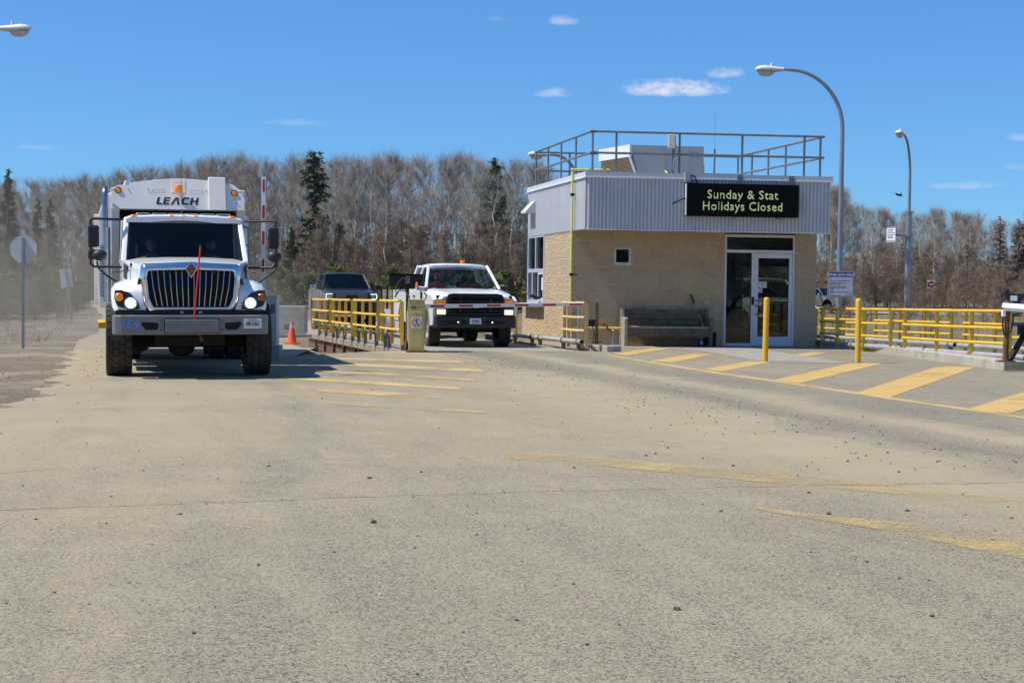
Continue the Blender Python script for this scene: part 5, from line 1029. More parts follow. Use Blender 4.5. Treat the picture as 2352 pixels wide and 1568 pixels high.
def plate(root, c, w, h, txt, topt=None, bot=None):
    mb = MB(); x, y, z = c; mb.span((x - w / 2, y - .008, z - h / 2), (x + w / 2, y, z + h / 2)); p = mb.build('licence_plate', m_plate, root, bevel=.003)
    mb = MB(); add_text(mb, txt, h * .62, lambda a, b, t: (x + a * w * .86 / (h * .62 * .62 * len(txt)) * 1.0, y - .0105, z + b - h * .02), bold=.0025)
    if topt: add_text(mb, topt, h * .20, lambda a, b, t: (x + a, y - .0105, z + h * .39 + b), bold=.0006)
    if bot: add_text(mb, bot, h * .22, lambda a, b, t: (x + a, y - .0105, z - h * .40 + b), bold=.0006)
    mb.build('plate_lettering', m_plink, p)

# ------------------------------------------------------------------ garbage truck
X0 = (441 - 1176) / 3400 * 21.2
gt = thing('garbage_truck', 'white refuse truck with chrome grille and lit headlamps on the dusty road', 'garbage truck', (X0, 21.2, 0.0)); gt.rotation_euler = (0, R(-.55), R(15.2))
def mirror_x(f): 
    for s in (-1, 1): f(s)
# bumper, winch box
mb = MB(); mb.prism([(-1.07, .02), (-1.10, .16), (-1.08, .32), (1.08, .32), (1.10, .16), (1.07, .02), (.98, -.02), (-.98, -.02)], lambda a, b, t: (a, b, t), .63, .91); mb.build('bumper', m_bump, gt, bevel=.018)
mirror_x(lambda s: (lambda mb: (mb.prism([(s * .47, .80), (s * .69, .815), (s * .705, .78), (s * .64, .70), (s * .49, .70), (s * .465, .73)], lambda a, b, t: (a, t, b), -.026, -.015), mb.build('tow_opening', m_hole, gt)))(MB()))
mb = MB(); mb.span((-.37, -.17, .665), (.37, -.02, .85)); mb.build('winch_box', mat('grey_winch_steel', (.20, .205, .21), .45, .6, var=.15), gt, bevel=.012)
mb = MB(); mb.span((-.385, -.03, .655), (.385, -.019, .865)); mb.build('winch_mount', m_vblk, gt)
mb = MB()
for x, z in ((-.43, .84), (-.43, .70), (.43, .84), (.43, .70), (-.02, .87)): mb.lathe([(0, -.035), (.014, -.03), (.016, -.018)], (x, 0, z), 'Y', 8)
mb.build('bumper_bolts', m_rust, gt)
mb = MB(); mb.tube([(.03, -.10, .85), (.03, -.10, .90), (.118, -.10, 1.86), (.12, -.10, 1.895)], [.012, .012, .012, .010], 8); mb.build('marker_rod', mat('marker_red', (.72, .03, .02), .5), gt)
mb = MB(); mb.lathe([(0, 0), (.014, 0), (.014, .03), (0, .03)], (.12, -.10, 1.89), 'Z', 8); mb.build('rod_tip', m_vblk, gt)
mb = MB(); add_text(mb, '354', .165, lambda a, b, t: (-.88 + a * 1.05, -.0225, .775 + b), shear=.25, bold=.0, spacing=1.05); mb.build('fleet_number', m_blue, gt)
plate(gt, (.86, -.022, .787), .255, .14, 'AM·21663', 'ONTARIO')
# grille: chrome shell, black mouth, bars, diamond badge
def ring_pts(pts_o, pts_i, y0, y1): # frame between two closed outlines, extruded
    n = len(pts_o); v = [(a, y0, b) for a, b in pts_o] + [(a, y0 - .0, b) for a, b in pts_i] + [(a, y1, b) for a, b in pts_o] + [(a, y1 + .05, b) for a, b in pts_i]; f = []
    for i in range(n):
        j = (i + 1) % n; f += [(i, j, n + j, n + i), (2 * n + j, 2 * n + i, 3 * n + i, 3 * n + j), (j, i, 2 * n + i, 2 * n + j), (n + i, n + j, 3 * n + j, 3 * n + i)]
    return v, f
go = [(-.70, 1.615), (-.66, 1.645), (0, 1.675), (.66, 1.645), (.70, 1.615), (.715, 1.45), (.69, 1.12), (.64, .985), (.60, .955), (-.60, .955), (-.64, .985), (-.69, 1.12), (-.715, 1.45)]
gi = [(-.60, 1.52), (-.58, 1.54), (0, 1.555), (.58, 1.54), (.60, 1.52), (.615, 1.44), (.585, 1.16), (.53, 1.045), (.50, 1.025), (-.50, 1.025), (-.53, 1.045), (-.585, 1.16), (-.615, 1.44)]
mb = MB(); n = len(go); lerp_ = lambda t, y, dz=0: [(a + (c - a) * t, y, b + (d - b) * t + dz) for (a, b), (c, d) in zip(go, gi)]
mb.loft([lerp_(0, .24), lerp_(0.0, .17), lerp_(.2, .125), lerp_(.55, .09), lerp_(.85, .085), lerp_(1, .105), lerp_(1, .20)], caps=False); gs_ = mb.build('grille_surround', m_chrome, gt, sharp=70)
mb = MB(); mb.add([(a, .158, b) for a, b in gi], tess(gi)); mb.build('grille_mesh', m_hole, gt)
for k in range(14):
    if k == 6 or k == 7: pass
    x = -.555 + k * 1.11 / 13; xb = x * .86; lean = .0
    mb = MB(); mb.loft([[(x0 - .007, y + .045, z), (x0 - .006, y, z), (x0 + .006, y, z), (x0 + .007, y + .045, z)] for x0, y, z in ((x, .115, 1.535), (x * .955 + .0, .10, 1.3), (xb, .115, 1.035))], smooth=False); mb.build('grille_bar', mat('grille_bar_blue_chrome', (.40, .48, .56), .2, 1.0), gs_)
mb = MB(); mb.prism([(0, 1.68), (.085, 1.57), (0, 1.435), (-.085, 1.57)], lambda a, b, t: (a, t, b), .075, .11); bd = mb.build('badge', m_chrome, gt, bevel=.006)
mb = MB(); mb.prism([(0, 1.648), (.060, 1.57), (0, 1.478), (-.060, 1.57)], lambda a, b, t: (a, t, b), .0715, .076); mb.build('badge_field', m_vblk, bd)
mb = MB(); mb.prism([(0, 1.625), (.042, 1.572), (.0, 1.578), (-.042, 1.572)], lambda a, b, t: (a, t, b), .068, .072); mb.prism([(.042, 1.563), (0, 1.505), (-.042, 1.563), (0, 1.557)], lambda a, b, t: (a, t, b), .068, .072); mb.build('badge_mark', mat('badge_orange_red', (.62, .07, .02), .4), bd)
mb = MB()
for x in (-.31, .32): mb.box((x, .09, 1.525), (.05, .02, .03))
mb.build('grille_clip', m_vblk, gs_)
# hood
def hring(y, zt, wt, zs, ws, zb, wb): return [(-wb, y, zb), (-ws, y, zs), (-wt, y, zt - .045), (-wt * .8, y, zt - .008), (-wt * .3, y, zt + .012), (wt * .3, y, zt + .012), (wt * .8, y, zt - .008), (wt, y, zt - .045), (ws, y, zs), (wb, y, zb)]
mb = MB(); mb.loft([hring(.17, 1.635, .665, 1.45, .705, .98, .63), hring(.30, 1.66, .69, 1.45, .73, .98, .66), hring(.9, 1.705, .76, 1.45, .79, .98, .76), hring(1.45, 1.745, .86, 1.50, .89, 1.0, .88), hring(1.80, 1.755, .905, 1.52, .935, 1.0, .93)]); mb.build('hood', m_wht, gt, sharp=50)
mirror_x(lambda s: (lambda mb: (mb.prism([(1.35, 1.62), (1.62, 1.66), (1.66, 1.45), (1.42, 1.42)], lambda a, b, t: (s * (.86 + t + (a - 1.35) * .12), a, b), .0, .03), mb.build('hood_vent', m_vblk, gt)))(MB()))
mirror_x(lambda s: (lambda mb: (mb.bar((s * .715, .16, 1.43), (s * .735, .2, 1.35), .03, .035), mb.build('hood_latch', m_vblk, gt)))(MB()))
# fenders with wheel arch, headlamps
def fender(s):
    prof = []  # (y, outer x, top z)
    rings = []
    for y, xo, zt, zb, xi in ((.16, 1.02, 1.22, .985, .60), (.24, 1.07, 1.31, .97, .60), (.42, 1.10, 1.385, 1.02, .62), (.7, 1.115, 1.42, 1.10, .68), (.95, 1.12, 1.42, 1.13, .74), (1.25, 1.115, 1.40, 1.09, .80), (1.5, 1.10, 1.33, .98, .86), (1.66, 1.08, 1.22, .80, .90)):
        rings.append([(s * xi, y, zb), (s * xi, y, zt + .02), (s * (xi + (xo - xi) * .55), y, zt - .005), (s * (xo - .06), y, zt - .055), (s * xo, y, zt - .15), (s * xo, y, zb)])
    mb = MB(); mb.loft(rings if s > 0 else rings, smooth=True); f_ = mb.build('fender', m_wht, gt, sharp=45)
    mb = MB(); mb.loft([[(s * 1.125, .98 + r_ * math.cos(a), .53 + r_ * math.sin(a) * .98), (s * .95, .98 + r_ * math.cos(a), .53 + r_ * math.sin(a) * .98)] for r_ in (.60,) for a in [math.pi * q / 12 for q in range(13)]], caps=False, closed=False); mb.build('fender_lip', m_vblk, gt)
    # lamp cluster sits in the sloped front face
    Y = lambda x, z: .15 - .0 + .10 * max(0, (abs(x) - .85)) + .08 * max(0, z - 1.12)
    pl = [(1.06, 1.265), (.97, 1.27), (.85, 1.225), (.74, 1.10), (.715, .995), (.86, .985), (1.03, 1.04), (1.075, 1.15)]
    mb = MB(); mb.prism([(s * a, b) for a, b in pl], lambda a, b, t: (a, Y(a, b) - .012 + t, b), 0, .05); hb = mb.build('headlamp_housing', m_vblk, gt)
    mb = MB(); cx, cz = s * .845, 1.083; mb.lathe([(0, -.040), (.048, -.032), (.066, -.012), (.072, .0)], (cx, Y(cx, cz) - .01, cz), 'Y', 22); mb.build('headlamp', m_lamp_on, hb)
    mb = MB(); mb.lathe([(.072, -.016), (.092, -.008), (.097, .004), (.072, .0)], (cx, Y(cx, cz) - .01, cz), 'Y', 22); mb.build('lamp_rim', m_chrome, hb)
    mb = MB(); cx, cz = s * 1.003, 1.165; mb.lathe([(0, -.028), (.045, -.02), (.062, .0)], (cx, Y(cx, cz) - .008, cz), 'Y', 18); mb.build('turn_signal', m_amb if s < 0 else m_amb0, hb)
mirror_x(fender)
mb = MB(); mb.span((-1.05, .17, .905), (1.05, .3, .97)); mb.build('lower_valance', m_vblk, gt)
mb = MB()
for x in (-.13, .13): mb.box((x, .165, .945), (.05, .02, .022))
mb.build('valance_lights', m_lampw, gt)
# cab
mb = MB()
for s in (-1, 1):
    mb.bar((s * .925, 1.80, 1.68), (s * .872, 2.36, 2.36), .075, .09, (0, 1, 0)); mb.bar((s * .93, 3.05, 1.68), (s * .89, 3.0, 2.36), .10, .12, (0, 1, 0)); mb.bar((s * .93, 3.55, .9), (s * .90, 3.5, 2.40), .10, .14, (0, 1, 0))
mb.span((-.90, 2.33, 2.35), (.90, 2.40, 2.40)); mb.span((-.90, 3.44, 2.34), (.90, 3.54, 2.40)); mb.span((-.94, 1.77, 1.64), (.94, 1.84, 1.69))
for s in (-1, 1): mb.bar((s * .875, 2.34, 2.37), (s * .90, 3.52, 2.37), .06, .06); mb.bar((s * .93, 1.8, 1.67), (s * .93, 3.55, 1.67), .06, .06)
mb.build('cab_frame', m_wht, gt, bevel=.012)
mb = MB(); mb.span((-.93, 3.46, .9), (.93, 3.56, 2.38)); mb.build('cab_back', m_seat, gt)
mb = MB(); mb.span((-.82, 2.4, 2.33), (.82, 3.45, 2.35)); mb.build('headliner', m_seat, gt)
mb = MB(); mb.loft([[(-.88, y0, z - .07), (-.885, y0, z - .02), (-.80, y0, z + .012), (-.4, y0, z + .03), (0, y0, z + .036), (.4, y0, z + .03), (.80, y0, z + .012), (.885, y0, z - .02), (.88, y0, z - .07)] for y0, z in ((2.26, 2.385), (2.32, 2.41), (2.6, 2.43), (3.5, 2.43), (3.58, 2.40))]); mb.build('roof', m_wht, gt, sharp=50)
mb = MB()
for k in range(6): mb.box((-.62 + k * .25, 2.9, 2.462), (.21, 1.1, .006))
mb.build('roof_ribs', m_wht, gt, bevel=.008)
for x in (-.76, -.19, 0.0, .19, .75):
    mb = MB(); mb.ball((x + .0, 2.29, 2.415), (.058, .04, .022), 12, 6); mb.build('roof_marker_lamp', m_amb, gt)
mb = MB(); mb.tube([(-.02, 2.45, 2.45), (-.02, 2.45, 2.52)], .018, 8); mb.tube([(-.02, 2.45, 2.52), (-.03, 2.45, 3.35)], .003, 5); mb.build('aerial', m_vblk, gt)
mirror_x(lambda s: (lambda mb: (mb.prism([(1.72, .75), (1.72, 1.70), (3.0, 1.70), (3.0, .62), (2.0, .62)], lambda a, b, t: (s * (.90 + t), a, b), 0, .05), mb.build('door', m_wht, gt, bevel=.01)))(MB()))
mirror_x(lambda s: (lambda mb: (mb.add([(s * .93, 1.86, 1.70), (s * .93, 3.0, 1.70), (s * .885, 2.98, 2.34), (s * .875, 2.36, 2.34)], [(0, 1, 2, 3)]), mb.build('door_glass', m_wind, gt)))(MB()))
mb = MB(); W_ = [(-.90, 1.80, 1.70), (.90, 1.80, 1.70), (.845, 2.34, 2.355), (-.845, 2.34, 2.355)]
rings = []
for k in range(7):
    t = k / 6; rings.append([(-.90 + .055 * t + (1.80 - .11 * t) * q / 8, 1.80 + .54 * t - .07 * math.sin(math.pi * q / 8), 1.70 + .655 * t) for q in range(9)])
mb.loft(rings, caps=False, closed=False); mb.build('windscreen', m_wind3, gt)
mb = MB() # black ceramic border and wipers
def wpt(t, q, o=.006): return (-.90 + .055 * t + (1.80 - .11 * t) * q, 1.80 + .54 * t - .07 * math.sin(math.pi * q) - o, 1.70 + .655 * t)
for a, b, c, d in ((0, 1, .93, 1), (0, 1, 0, .035)):
    for k in range(8): mb.add([wpt(c, k / 8), wpt(c, (k + 1) / 8), wpt(d, (k + 1) / 8), wpt(d, k / 8)], [(0, 1, 2, 3)])
for q0, q1 in ((0, .02), (.98, 1)): mb.add([wpt(0, q0), wpt(0, q1), wpt(1, q1), wpt(1, q0)], [(0, 1, 2, 3)])
mb.build('windscreen_trim', m_vblk, gt)
mb = MB(); mb.tube([wpt(.02, .38, .03), wpt(.06, .1, .03)], .009, 5); mb.tube([wpt(.02, .86, .03), wpt(.06, .55, .03)], .009, 5); mb.build('wiper', m_vblk, gt)
mb = MB(); mb.span((-.88, 1.88, 1.30), (.88, 2.25, 1.72)); mb.build('dashboard', m_dash, gt, bevel=.05)
mb = MB(); mb.ball((.46, 2.02, 1.72), (.17, .1, .06), 14, 7); mb.build('instrument_cowl', mat('dash_cowl', (.17, .17, .155), .8), gt)
mb = MB(); mb.tube([(.46 + .21 * math.cos(a), 2.32 + .05 * math.sin(a), 1.70 + .17 * math.sin(a)) for a in [2 * math.pi * k / 24 for k in range(25)]], .014, 6); mb.build('steering_wheel', m_vblk, gt)
for x in (-.48, .46):
    mb = MB(); mb.span((x - .25, 2.75, 1.0), (x + .25, 3.25, 1.25)); mb.box((x, 3.2, 1.62), (.48, .14, .76), rx=-.1); mb.box((x, 3.24, 2.08), (.26, .1, .2)); mb.build('seat', m_seat, gt, bevel=.03)
mb = MB(); mb.span((-.9, 1.8, .8), (.9, 3.5, .95)); mb.build('cab_floor', m_under, gt)
# mirrors
def mirrors(s):
    xb, xo = s * .93, s * 1.41
    mb = MB(); mb.tube([(xb, 2.2, 2.35), (xo + s * -.04, 1.95, 2.35), (xo, 1.92, 2.32), (xo, 1.92, 1.66), (xo - s * .05, 1.92, 1.615), (xb, 2.0, 1.61)], .020, 8); br = mb.build('mirror_bracket', m_vblk, gt)
    mb = MB(); mb.box((s * 1.365, 1.90, 2.08), (.165, .10, .335)); mb.build('mirror', m_vblk, br, bevel=.03)
    mb = MB(); mb.box((s * 1.365, 1.90, 1.80), (.165, .10, .155)); mb.build('mirror', m_vblk, br, bevel=.03)
    mb = MB(); mb.tube([(s * .99, .75, 1.36), (s * 1.15, .80, 1.46), (s * 1.29, .82, 1.58), (s * 1.31, .84, 1.68)], .014, 7); mb.tube([(s * .80, 1.3, 1.56), (s * 1.1, .95, 1.52)], .010, 6); hm = mb.build('hood_mirror_arm', m_vblk, gt)
    mb = MB(); mb.ball((s * 1.27, .86, 1.77), (.105, .07, .085), 14, 8); mb.build('hood_mirror', m_vblk, hm)
    mb = MB(); mb.ball((s * 1.225, .88, 1.775), (.05, .062, .075), 12, 8); mb.build('mirror_glass', m_mirror if s < 0 else m_vblk, hm)
    mb = MB(); mb.tube([(s * .84, .55, 1.40), (s * .83, .6, 1.62)], .004, 5); mb.ball((s * .83, .6, 1.63), (.016, .016, .035), 8, 6); mb.build('fender_marker', m_vblk, gt)
mirror_x(mirrors)
# exhaust stack
mb = MB(); mb.tube([(-1.20, 3.78, 2.25), (-1.20, 3.78, 2.80), (-1.20, 3.82, 2.88), (-1.20, 3.92, 2.93)], .050, 14); mb.build('exhaust_stack', mat('sooty_chrome', (.34, .34, .35), .22, .9, var=.2), gt)
mb = MB(); mb.tube([(-1.20, 3.80, 1.05), (-1.20, 3.80, 2.28)], .082, 16); ex = mb.build('muffler', m_chr2, gt)
mb = MB()
for k in range(26): mb.box((-1.255, 3.735, 1.15 + k * .033), (.06, .03, .014), rz=R(-40))
mb.build('heat_shield_slots', m_vblk, ex)
# chassis, tanks, axle
mb = MB(); mb.span((-.45, .3, .62), (.45, 10.2, .85)); mb.span((-.60, 1.2, .40), (.60, 3.5, .80)); mb.span((-.5, .5, .45), (.5, 1.4, .75)); mb.tube([(-.9, 1.0, .5), (.9, 1.0, .5)], .09, 8); mb.ball((-.1, 1.0, .42), (.2, .2, .16), 10, 6); mb.tube([(-.9, 6.0, .52), (.9, 6.0, .52)], .1, 8); mb.ball((0, 6.0, .5), (.26, .26, .26), 10, 6); mb.build('chassis', m_under, gt)
mb = MB(); mb.tube([(-.75, 2.0, .55), (-.75, 3.3, .55)], .28, 14); mb.build('fuel_tank', m_under, gt)
mb = MB(); mb.tube([(.1, .06, .66), (.13, .02, .58), (.15, .02, .54), (.12, .03, .56)], .018, 6); mb.build('tow_hook', m_rust, gt)
mb = MB(); mb.span((-.98, 3.5, .34), (-.62, 4.4, .95)); mb.build('battery_box', m_under, gt)
for s in (-1, 1): wheel(gt, 'wheel', (s * 1.005, .98, .53), .53, .38, s, .29, 30)
for y in (6.0, 7.35):
    for s in (-1, 1):
        wheel(gt, 'wheel', (s * 1.06, y, .52), .52, .28, s, .29, 24); wheel(gt, 'wheel', (s * .74, y, .52), .52, .28, s, .29, 24)
mirror_x(lambda s: (lambda mb: (mb.span((s * .60, 5.35, .35), (s * 1.18, 5.38, 1.1)), mb.build('mud_flap', m_vblk, gt)))(MB()))
# refuse body: arched hopper front above the cab, ribbed packer body behind
arch = [(-1.10, 2.60), (-1.115, 2.80), (-1.06, 2.96), (-.98, 3.0), (-.80, 3.0)] + [(-.80 + 1.72 * k / 10, 3.02 + .11 * math.sin(math.pi * (k + .6) / 11.2)) for k in range(11)] + [(1.0, 2.97), (1.06, 2.92), (1.10, 2.78), (1.09, 2.60)]
mb = MB(); mb.prism(arch, lambda a, b, t: (a, t + .29 * (b - 2.6), b), 3.90, 4.0); mb.build('front_panel', m_body, gt, bevel=.015)
body = [(-1.31, .95), (-1.34, 1.6), (-1.32, 2.5), (-1.20, 2.86), (-.9, 3.02), (0, 3.11), (.9, 3.02), (1.10, 2.90), (1.17, 2.5), (1.19, 1.6), (1.19, .95)]
mb = MB(); mb.prism(body, lambda a, b, t: (a, t, b), 4.55, 10.6); mb.build('packer_body', m_body, gt, bevel=.02)
side = [(4.06, 2.60), (4.06, 2.95), (4.55, 2.95), (4.55, 1.0), (4.35, 1.0), (4.18, 2.3)]
mirror_x(lambda s: (lambda mb: (mb.prism([(3.99, 2.6), (3.99, 2.95), (4.6, 2.95), (4.6, .95), (4.30, .95), (4.05, 1.9)], lambda a, b, t: (s * t, a, b), .965, 1.11), mb.build('side_cheek', m_body, gt, bevel=.015)))(MB()))
mb = MB(); mb.prism([(-1.0, 2.60), (-1.0, 2.95), (1.0, 2.95), (1.0, 2.60)], lambda a, b, t: (a, t, b), 4.05, 4.56); mb.build('hopper_roof', m_body, gt)
mb = MB(); mb.span((-.97, 4.40, .9), (.965, 4.55, 2.62)); mb.build('hopper_back', m_hole, gt)  # near-black colour stands for the shadow under the overhanging front panel
mb = MB(); mb.prism([(.494, 2.595), (.778, 2.595), (.778, 3.165), (.494, 3.165)], lambda a, b, t: (a, t + .29 * (b - 2.6), b), 3.835, 3.99); mb.build('duct_cover', m_body, gt, bevel=.012)
for k in range(5): 
    yy = 5.0 + k * 1.2
    for s in (-1, 1): mb = MB(); mb.span((s * 1.17, yy, 1.0), (s * (1.39 if s < 0 else 1.255), yy + .12, 2.55)); mb.build('body_rib', m_body, gt, bevel=.01)
mb = MB(); mb.span((-1.40, 7.8, 1.0), (1.30, 10.7, 2.6)); mb.build('tailgate_frame', m_body, gt, bevel=.03)
mb = MB(); mb.prism([(-.12, 2.885), (.115, 2.885), (.115, 3.12), (-.12, 3.12)], lambda a, b, t: (a, t + .29 * (b - 2.6), b), 3.893, 3.905); bp2 = mb.build('beacon_plate', m_body, gt, bevel=.006)
mb = MB(); mb.lathe([(.072, 2.895), (.072, 2.915)], (-.005, 3.915, 0), 'Z', 14); mb.lathe([(.066, 2.915), (.070, 2.93), (.066, 3.0), (.058, 3.012), (0, 3.014)], (-.005, 3.915, 0), 'Z', 16); mb.build('beacon', m_amb, gt)
for x, z in ((-.985, 2.91), (.925, 2.895)):
    mb = MB(); mb.lathe([(0, -.02), (.03, -.018), (.045, 0)], (x, 3.895 + .29 * (z - 2.6), z), 'Y', 14); cl = mb.build('clearance_lamp', m_amb, gt)
    mb = MB(); mb.lathe([(.042, -.014), (.055, -.012), (.058, 0)], (x, 3.898 + .29 * (z - 2.6), z), 'Y', 14); mb.build('lamp_rim', m_vblk, cl)
mb = MB()
for cx in (-.33, .30):
    pts = [(cx + .08 * sx + .03 * math.cos(a), 2.905 + .03 * math.sin(a)) for sx, a0 in ((1, -90), (-1, 90)) for a in [R(a0 + 30 * k) for k in range(7)]]
    inn = [(cx + (a - cx) * .93, 2.905 + (b - 2.905) * .82) for a, b in pts]; n = len(pts); mb.add([(a, 3.895 + .29 * (b - 2.6), b) for a, b in pts] + [(a, 3.895 + .29 * (b - 2.6), b) for a, b in inn], [(i, (i + 1) % n, n + (i + 1) % n, n + i) for i in range(n)])
for x, z in ((-.82, 2.93), (-.50, 2.93), (.46, 2.92), (.93, 2.80), (.97, 2.72)): mb.lathe([(0, -.01), (.012, -.01), (.012, 0)], (x, 3.895 + .29 * (z - 2.6), z), 'Y', 8)
mb.build('panel_slot', mat('slot_grey', (.33, .32, .28), .7), gt)
# LEACH lettering: slanted block capitals
glyph = {'L': [[(0, 0), (.62, 0), (.62, .22), (.26, .22), (.26, 1), (0, 1)]], 'E': [[(0, 0), (.68, 0), (.68, .2), (.24, .2), (.24, .41), (.62, .41), (.62, .6), (.24, .6), (.24, .8), (.68, .8), (.68, 1), (0, 1)]],
         'A': [[(0, 0), (.27, 0), (.47, .62), (.54, .78), (.61, .62), (.72, 0), (1.0, 0), (.70, 1), (.40, 1)]], 'C': [[(.20, 0), (.80, 0), (.80, .22), (.30, .22), (.25, .28), (.25, .72), (.30, .78), (.80, .78), (.80, 1), (.20, 1), (0, .82), (0, .18)]],
         'H': [[(0, 0), (.25, 0), (.25, .40), (.60, .40), (.60, 0), (.85, 0), (.85, 1), (.60, 1), (.60, .61), (.25, .61), (.25, 1), (0, 1)]]}
mb = MB(); x = -.372; hgt = .125; wsc = .150
for ch, adv in (('L', .68), ('E', .80), ('A', 1.10), ('C', .92), ('H', .9)):
    for pl in glyph[ch]: mb.add([(x + a * wsc + b * hgt * .22, 3.896 + .29 * (.083 + b * hgt), 2.683 + b * hgt) for a, b in pl], tess(pl))
    x += adv * wsc * 1.05
mb.build('lettering', m_vblk, gt)
for a_, b_ in (((-.90, 4.15, 2.98), (-.86, 4.15, 3.09)), ((.90, 4.15, 2.95), (.84, 4.15, 3.07))):
    mb = MB(); mb.tube([a_, b_], .02, 6); mb.build('lifting_lug', m_body, gt)
mb = MB(); mb.tube([(1.06, 4.0, 2.35), (1.16, 3.95, 2.3), (1.17, 3.95, 1.75), (1.10, 3.95, 1.55), (1.05, 4.0, 1.4)], .022, 7); mb.tube([(1.02, 4.0, 2.02), (1.17, 3.95, 2.02)], .018, 6); mb.build('grab_handle', m_gal, gt)
mb = MB(); mb.prism([(0, 0), (.30, 0), (.30, .10), (.15, .17), (.0, .12)], lambda a, b, t: (-1.22 - t, 8.3 + a, .48 + b), 0, .14); mb.build('wheel_chock', mat('chock_yellow', (.70, .42, .03), .5), gt, bevel=.01)
mb = MB(); mb.span((-1.28, 5.4, 1.35), (-1.20, 5.5, 1.75)); mb.span((-1.27, 5.0, 1.05), (-1.20, 5.3, 1.2)); mb.build('side_box', mat('fender_cream', (.6, .55, .4), .6, dirt=.3), gt)

# ------------------------------------------------------------------ pickups
def pickup(name, label, loc, rz, style):
    o = thing(name, label, 'pickup truck', loc, rz)
    W = style == 'white'; lift = 0.0 if W else .27; paint = m_wht if W else mat('near_black_paint', (.012, .013, .018), .35, coat=.35, dirt=.10, dirtcol=(.2, .18, .16)); w = .985
    paint_b = paint if W else mat('dusty_dark_paint', (.10, .10, .105), .5, dirt=.6, dirtcol=(.36, .33, .29), dscale=1.5)
    TR = .40 if W else .44; AF, AR = .95, 4.55
    Z = lambda z: z + lift
    def archp(c, r_, k=9): return [(c - r_ * math.cos(math.pi * i / k) * -1, Z(.42) - (0 if W else .0) + r_ * math.sin(math.pi * i / k)) for i in range(k + 1)] # right to left handled below
    pr = [(.10, Z(.52)), (.06, Z(1.10)), (.30, Z(1.19)), (1.42, Z(1.27)), (3.6, Z(1.30)), (5.85, Z(1.30)), (5.90, Z(1.20)), (5.88, Z(.55))]
    r_ = .50; pr += [(AR + r_ * math.cos(a), Z(.50) + r_ * math.sin(a)) for a in [math.pi * i / 9 for i in range(10)]] + [(AF + r_ * math.cos(a), Z(.50) + r_ * math.sin(a)) for a in [math.pi * i / 9 for i in range(10)]]
    for s in (-1, 1):
        mb = MB(); mb.prism(pr, lambda a, b, t: (s * t, a, b), w - .16, w); mb.build('side_panel', paint if W else paint_b, o, bevel=.03)
    hr = lambda y, z, ww: [(-ww, y, Z(z - .22)), (-ww, y, Z(z - .10)), (-ww * .93, y, Z(z - .025)), (-ww * .70, y, Z(z + .01)), (-ww * .62, y, Z(z - .005)), (-.25, y, Z(z + .012)), (.25, y, Z(z + .012)), (ww * .62, y, Z(z - .005)), (ww * .70, y, Z(z + .01)), (ww * .93, y, Z(z - .025)), (ww, y, Z(z - .10)), (ww, y, Z(z - .22))]
    mb = MB(); mb.loft([hr(.06, 1.19, .80), hr(.16, 1.235, .90), hr(.45, 1.28, .965), hr(1.0, 1.33, .978), hr(1.5, 1.355, .975)]); mb.build('hood', paint, o, sharp=40)
    mb = MB(); mb.span((-w + .1, .12, Z(.5)), (w - .1, .3, Z(1.2))); mb.span((-w + .1, 1.5, Z(.55)), (w - .1, 3.6, Z(.75))); mb.span((-.45, .3, Z(.42)), (.45, 5.8, Z(.62))); mb.span((-w + .1, 3.6, Z(.75)), (w - .1, 5.85, Z(.82))); mb.tube([(-.8, AF, TR), (.8, AF, TR)], .07, 8); mb.tube([(-.8, AR, TR), (.8, AR, TR)], .08, 8); mb.ball((.1, AF, TR), .16, 8, 6); mb.build('chassis', m_under, o)
    # bed and tail
    mb = MB(); mb.span((-w + .05, 3.62, Z(.8)), (w - .05, 3.70, Z(1.34))); mb.span((-w + .05, 5.8, Z(.8)), (w - .05, 5.88, Z(1.30))); mb.build('bed', paint, o, bevel=.015)
    # cab
    b0, b1, t0, t1, zb, ztp = 1.45, 3.58, 2.12, 3.42, Z(1.33), Z(1.90); hb, ht = .90, .72
    mb = MB()
    for s in (-1, 1):
        mb.bar((s * hb, b0, zb), (s * ht, t0, ztp), .06, .085, (0, 1, 0)); mb.bar((s * hb, b1, zb), (s * ht, t1, ztp), .10, .16, (0, 1, 0)); mb.bar((s * hb, 2.72, zb), (s * ht, 2.68, ztp), .05, .10, (0, 1, 0))
        mb.span((s * (hb - .06), b0, zb - .08), (s * (w - .01), b1, zb))
    mb.span((-hb, b1 - .04, zb - .3), (hb, b1 + .04, zb + .08)); mb.bar((-ht, t1, ztp - .02), (ht, t1, ztp - .02), .08, .08); mb.build('cab_frame', paint, o, bevel=.015)
    mb = MB(); mb.loft([[(-ht - .02, y, z - .045), (-ht, y, z), (-ht * .85, y, z + .035), (-.3, y, z + .055), (.3, y, z + .055), (ht * .85, y, z + .035), (ht, y, z), (ht + .02, y, z - .045)] for y, z in ((2.06, ztp - .03), (2.16, ztp), (2.7, ztp + .02), (3.35, ztp + .005), (3.46, ztp - .03))]); mb.build('roof', paint, o, sharp=50)
    gl = m_wind if W else m_wind2
    mb = MB(); rings = []
    for k in range(5):
        t = k / 4; h_ = hb + (ht - hb) * t - .03; rings.append([(-h_ + 2 * h_ * q / 8, b0 + (t0 - b0) * t - .09 * math.sin(math.pi * q / 8) * (1 - .4 * t), zb + (ztp - .02 - zb) * t) for q in range(9)])
    mb.loft(rings, caps=False, closed=False); mb.build('windscreen', gl, o)
    mb = MB(); mb.add([(-hb + .05, b1 - .01, zb + .06), (hb - .05, b1 - .01, zb + .06), (ht - .04, t1 + .0, ztp - .05), (-ht + .04, t1 + .0, ztp - .05)], [(0, 1, 2, 3)]); mb.build('rear_window', gl, o)
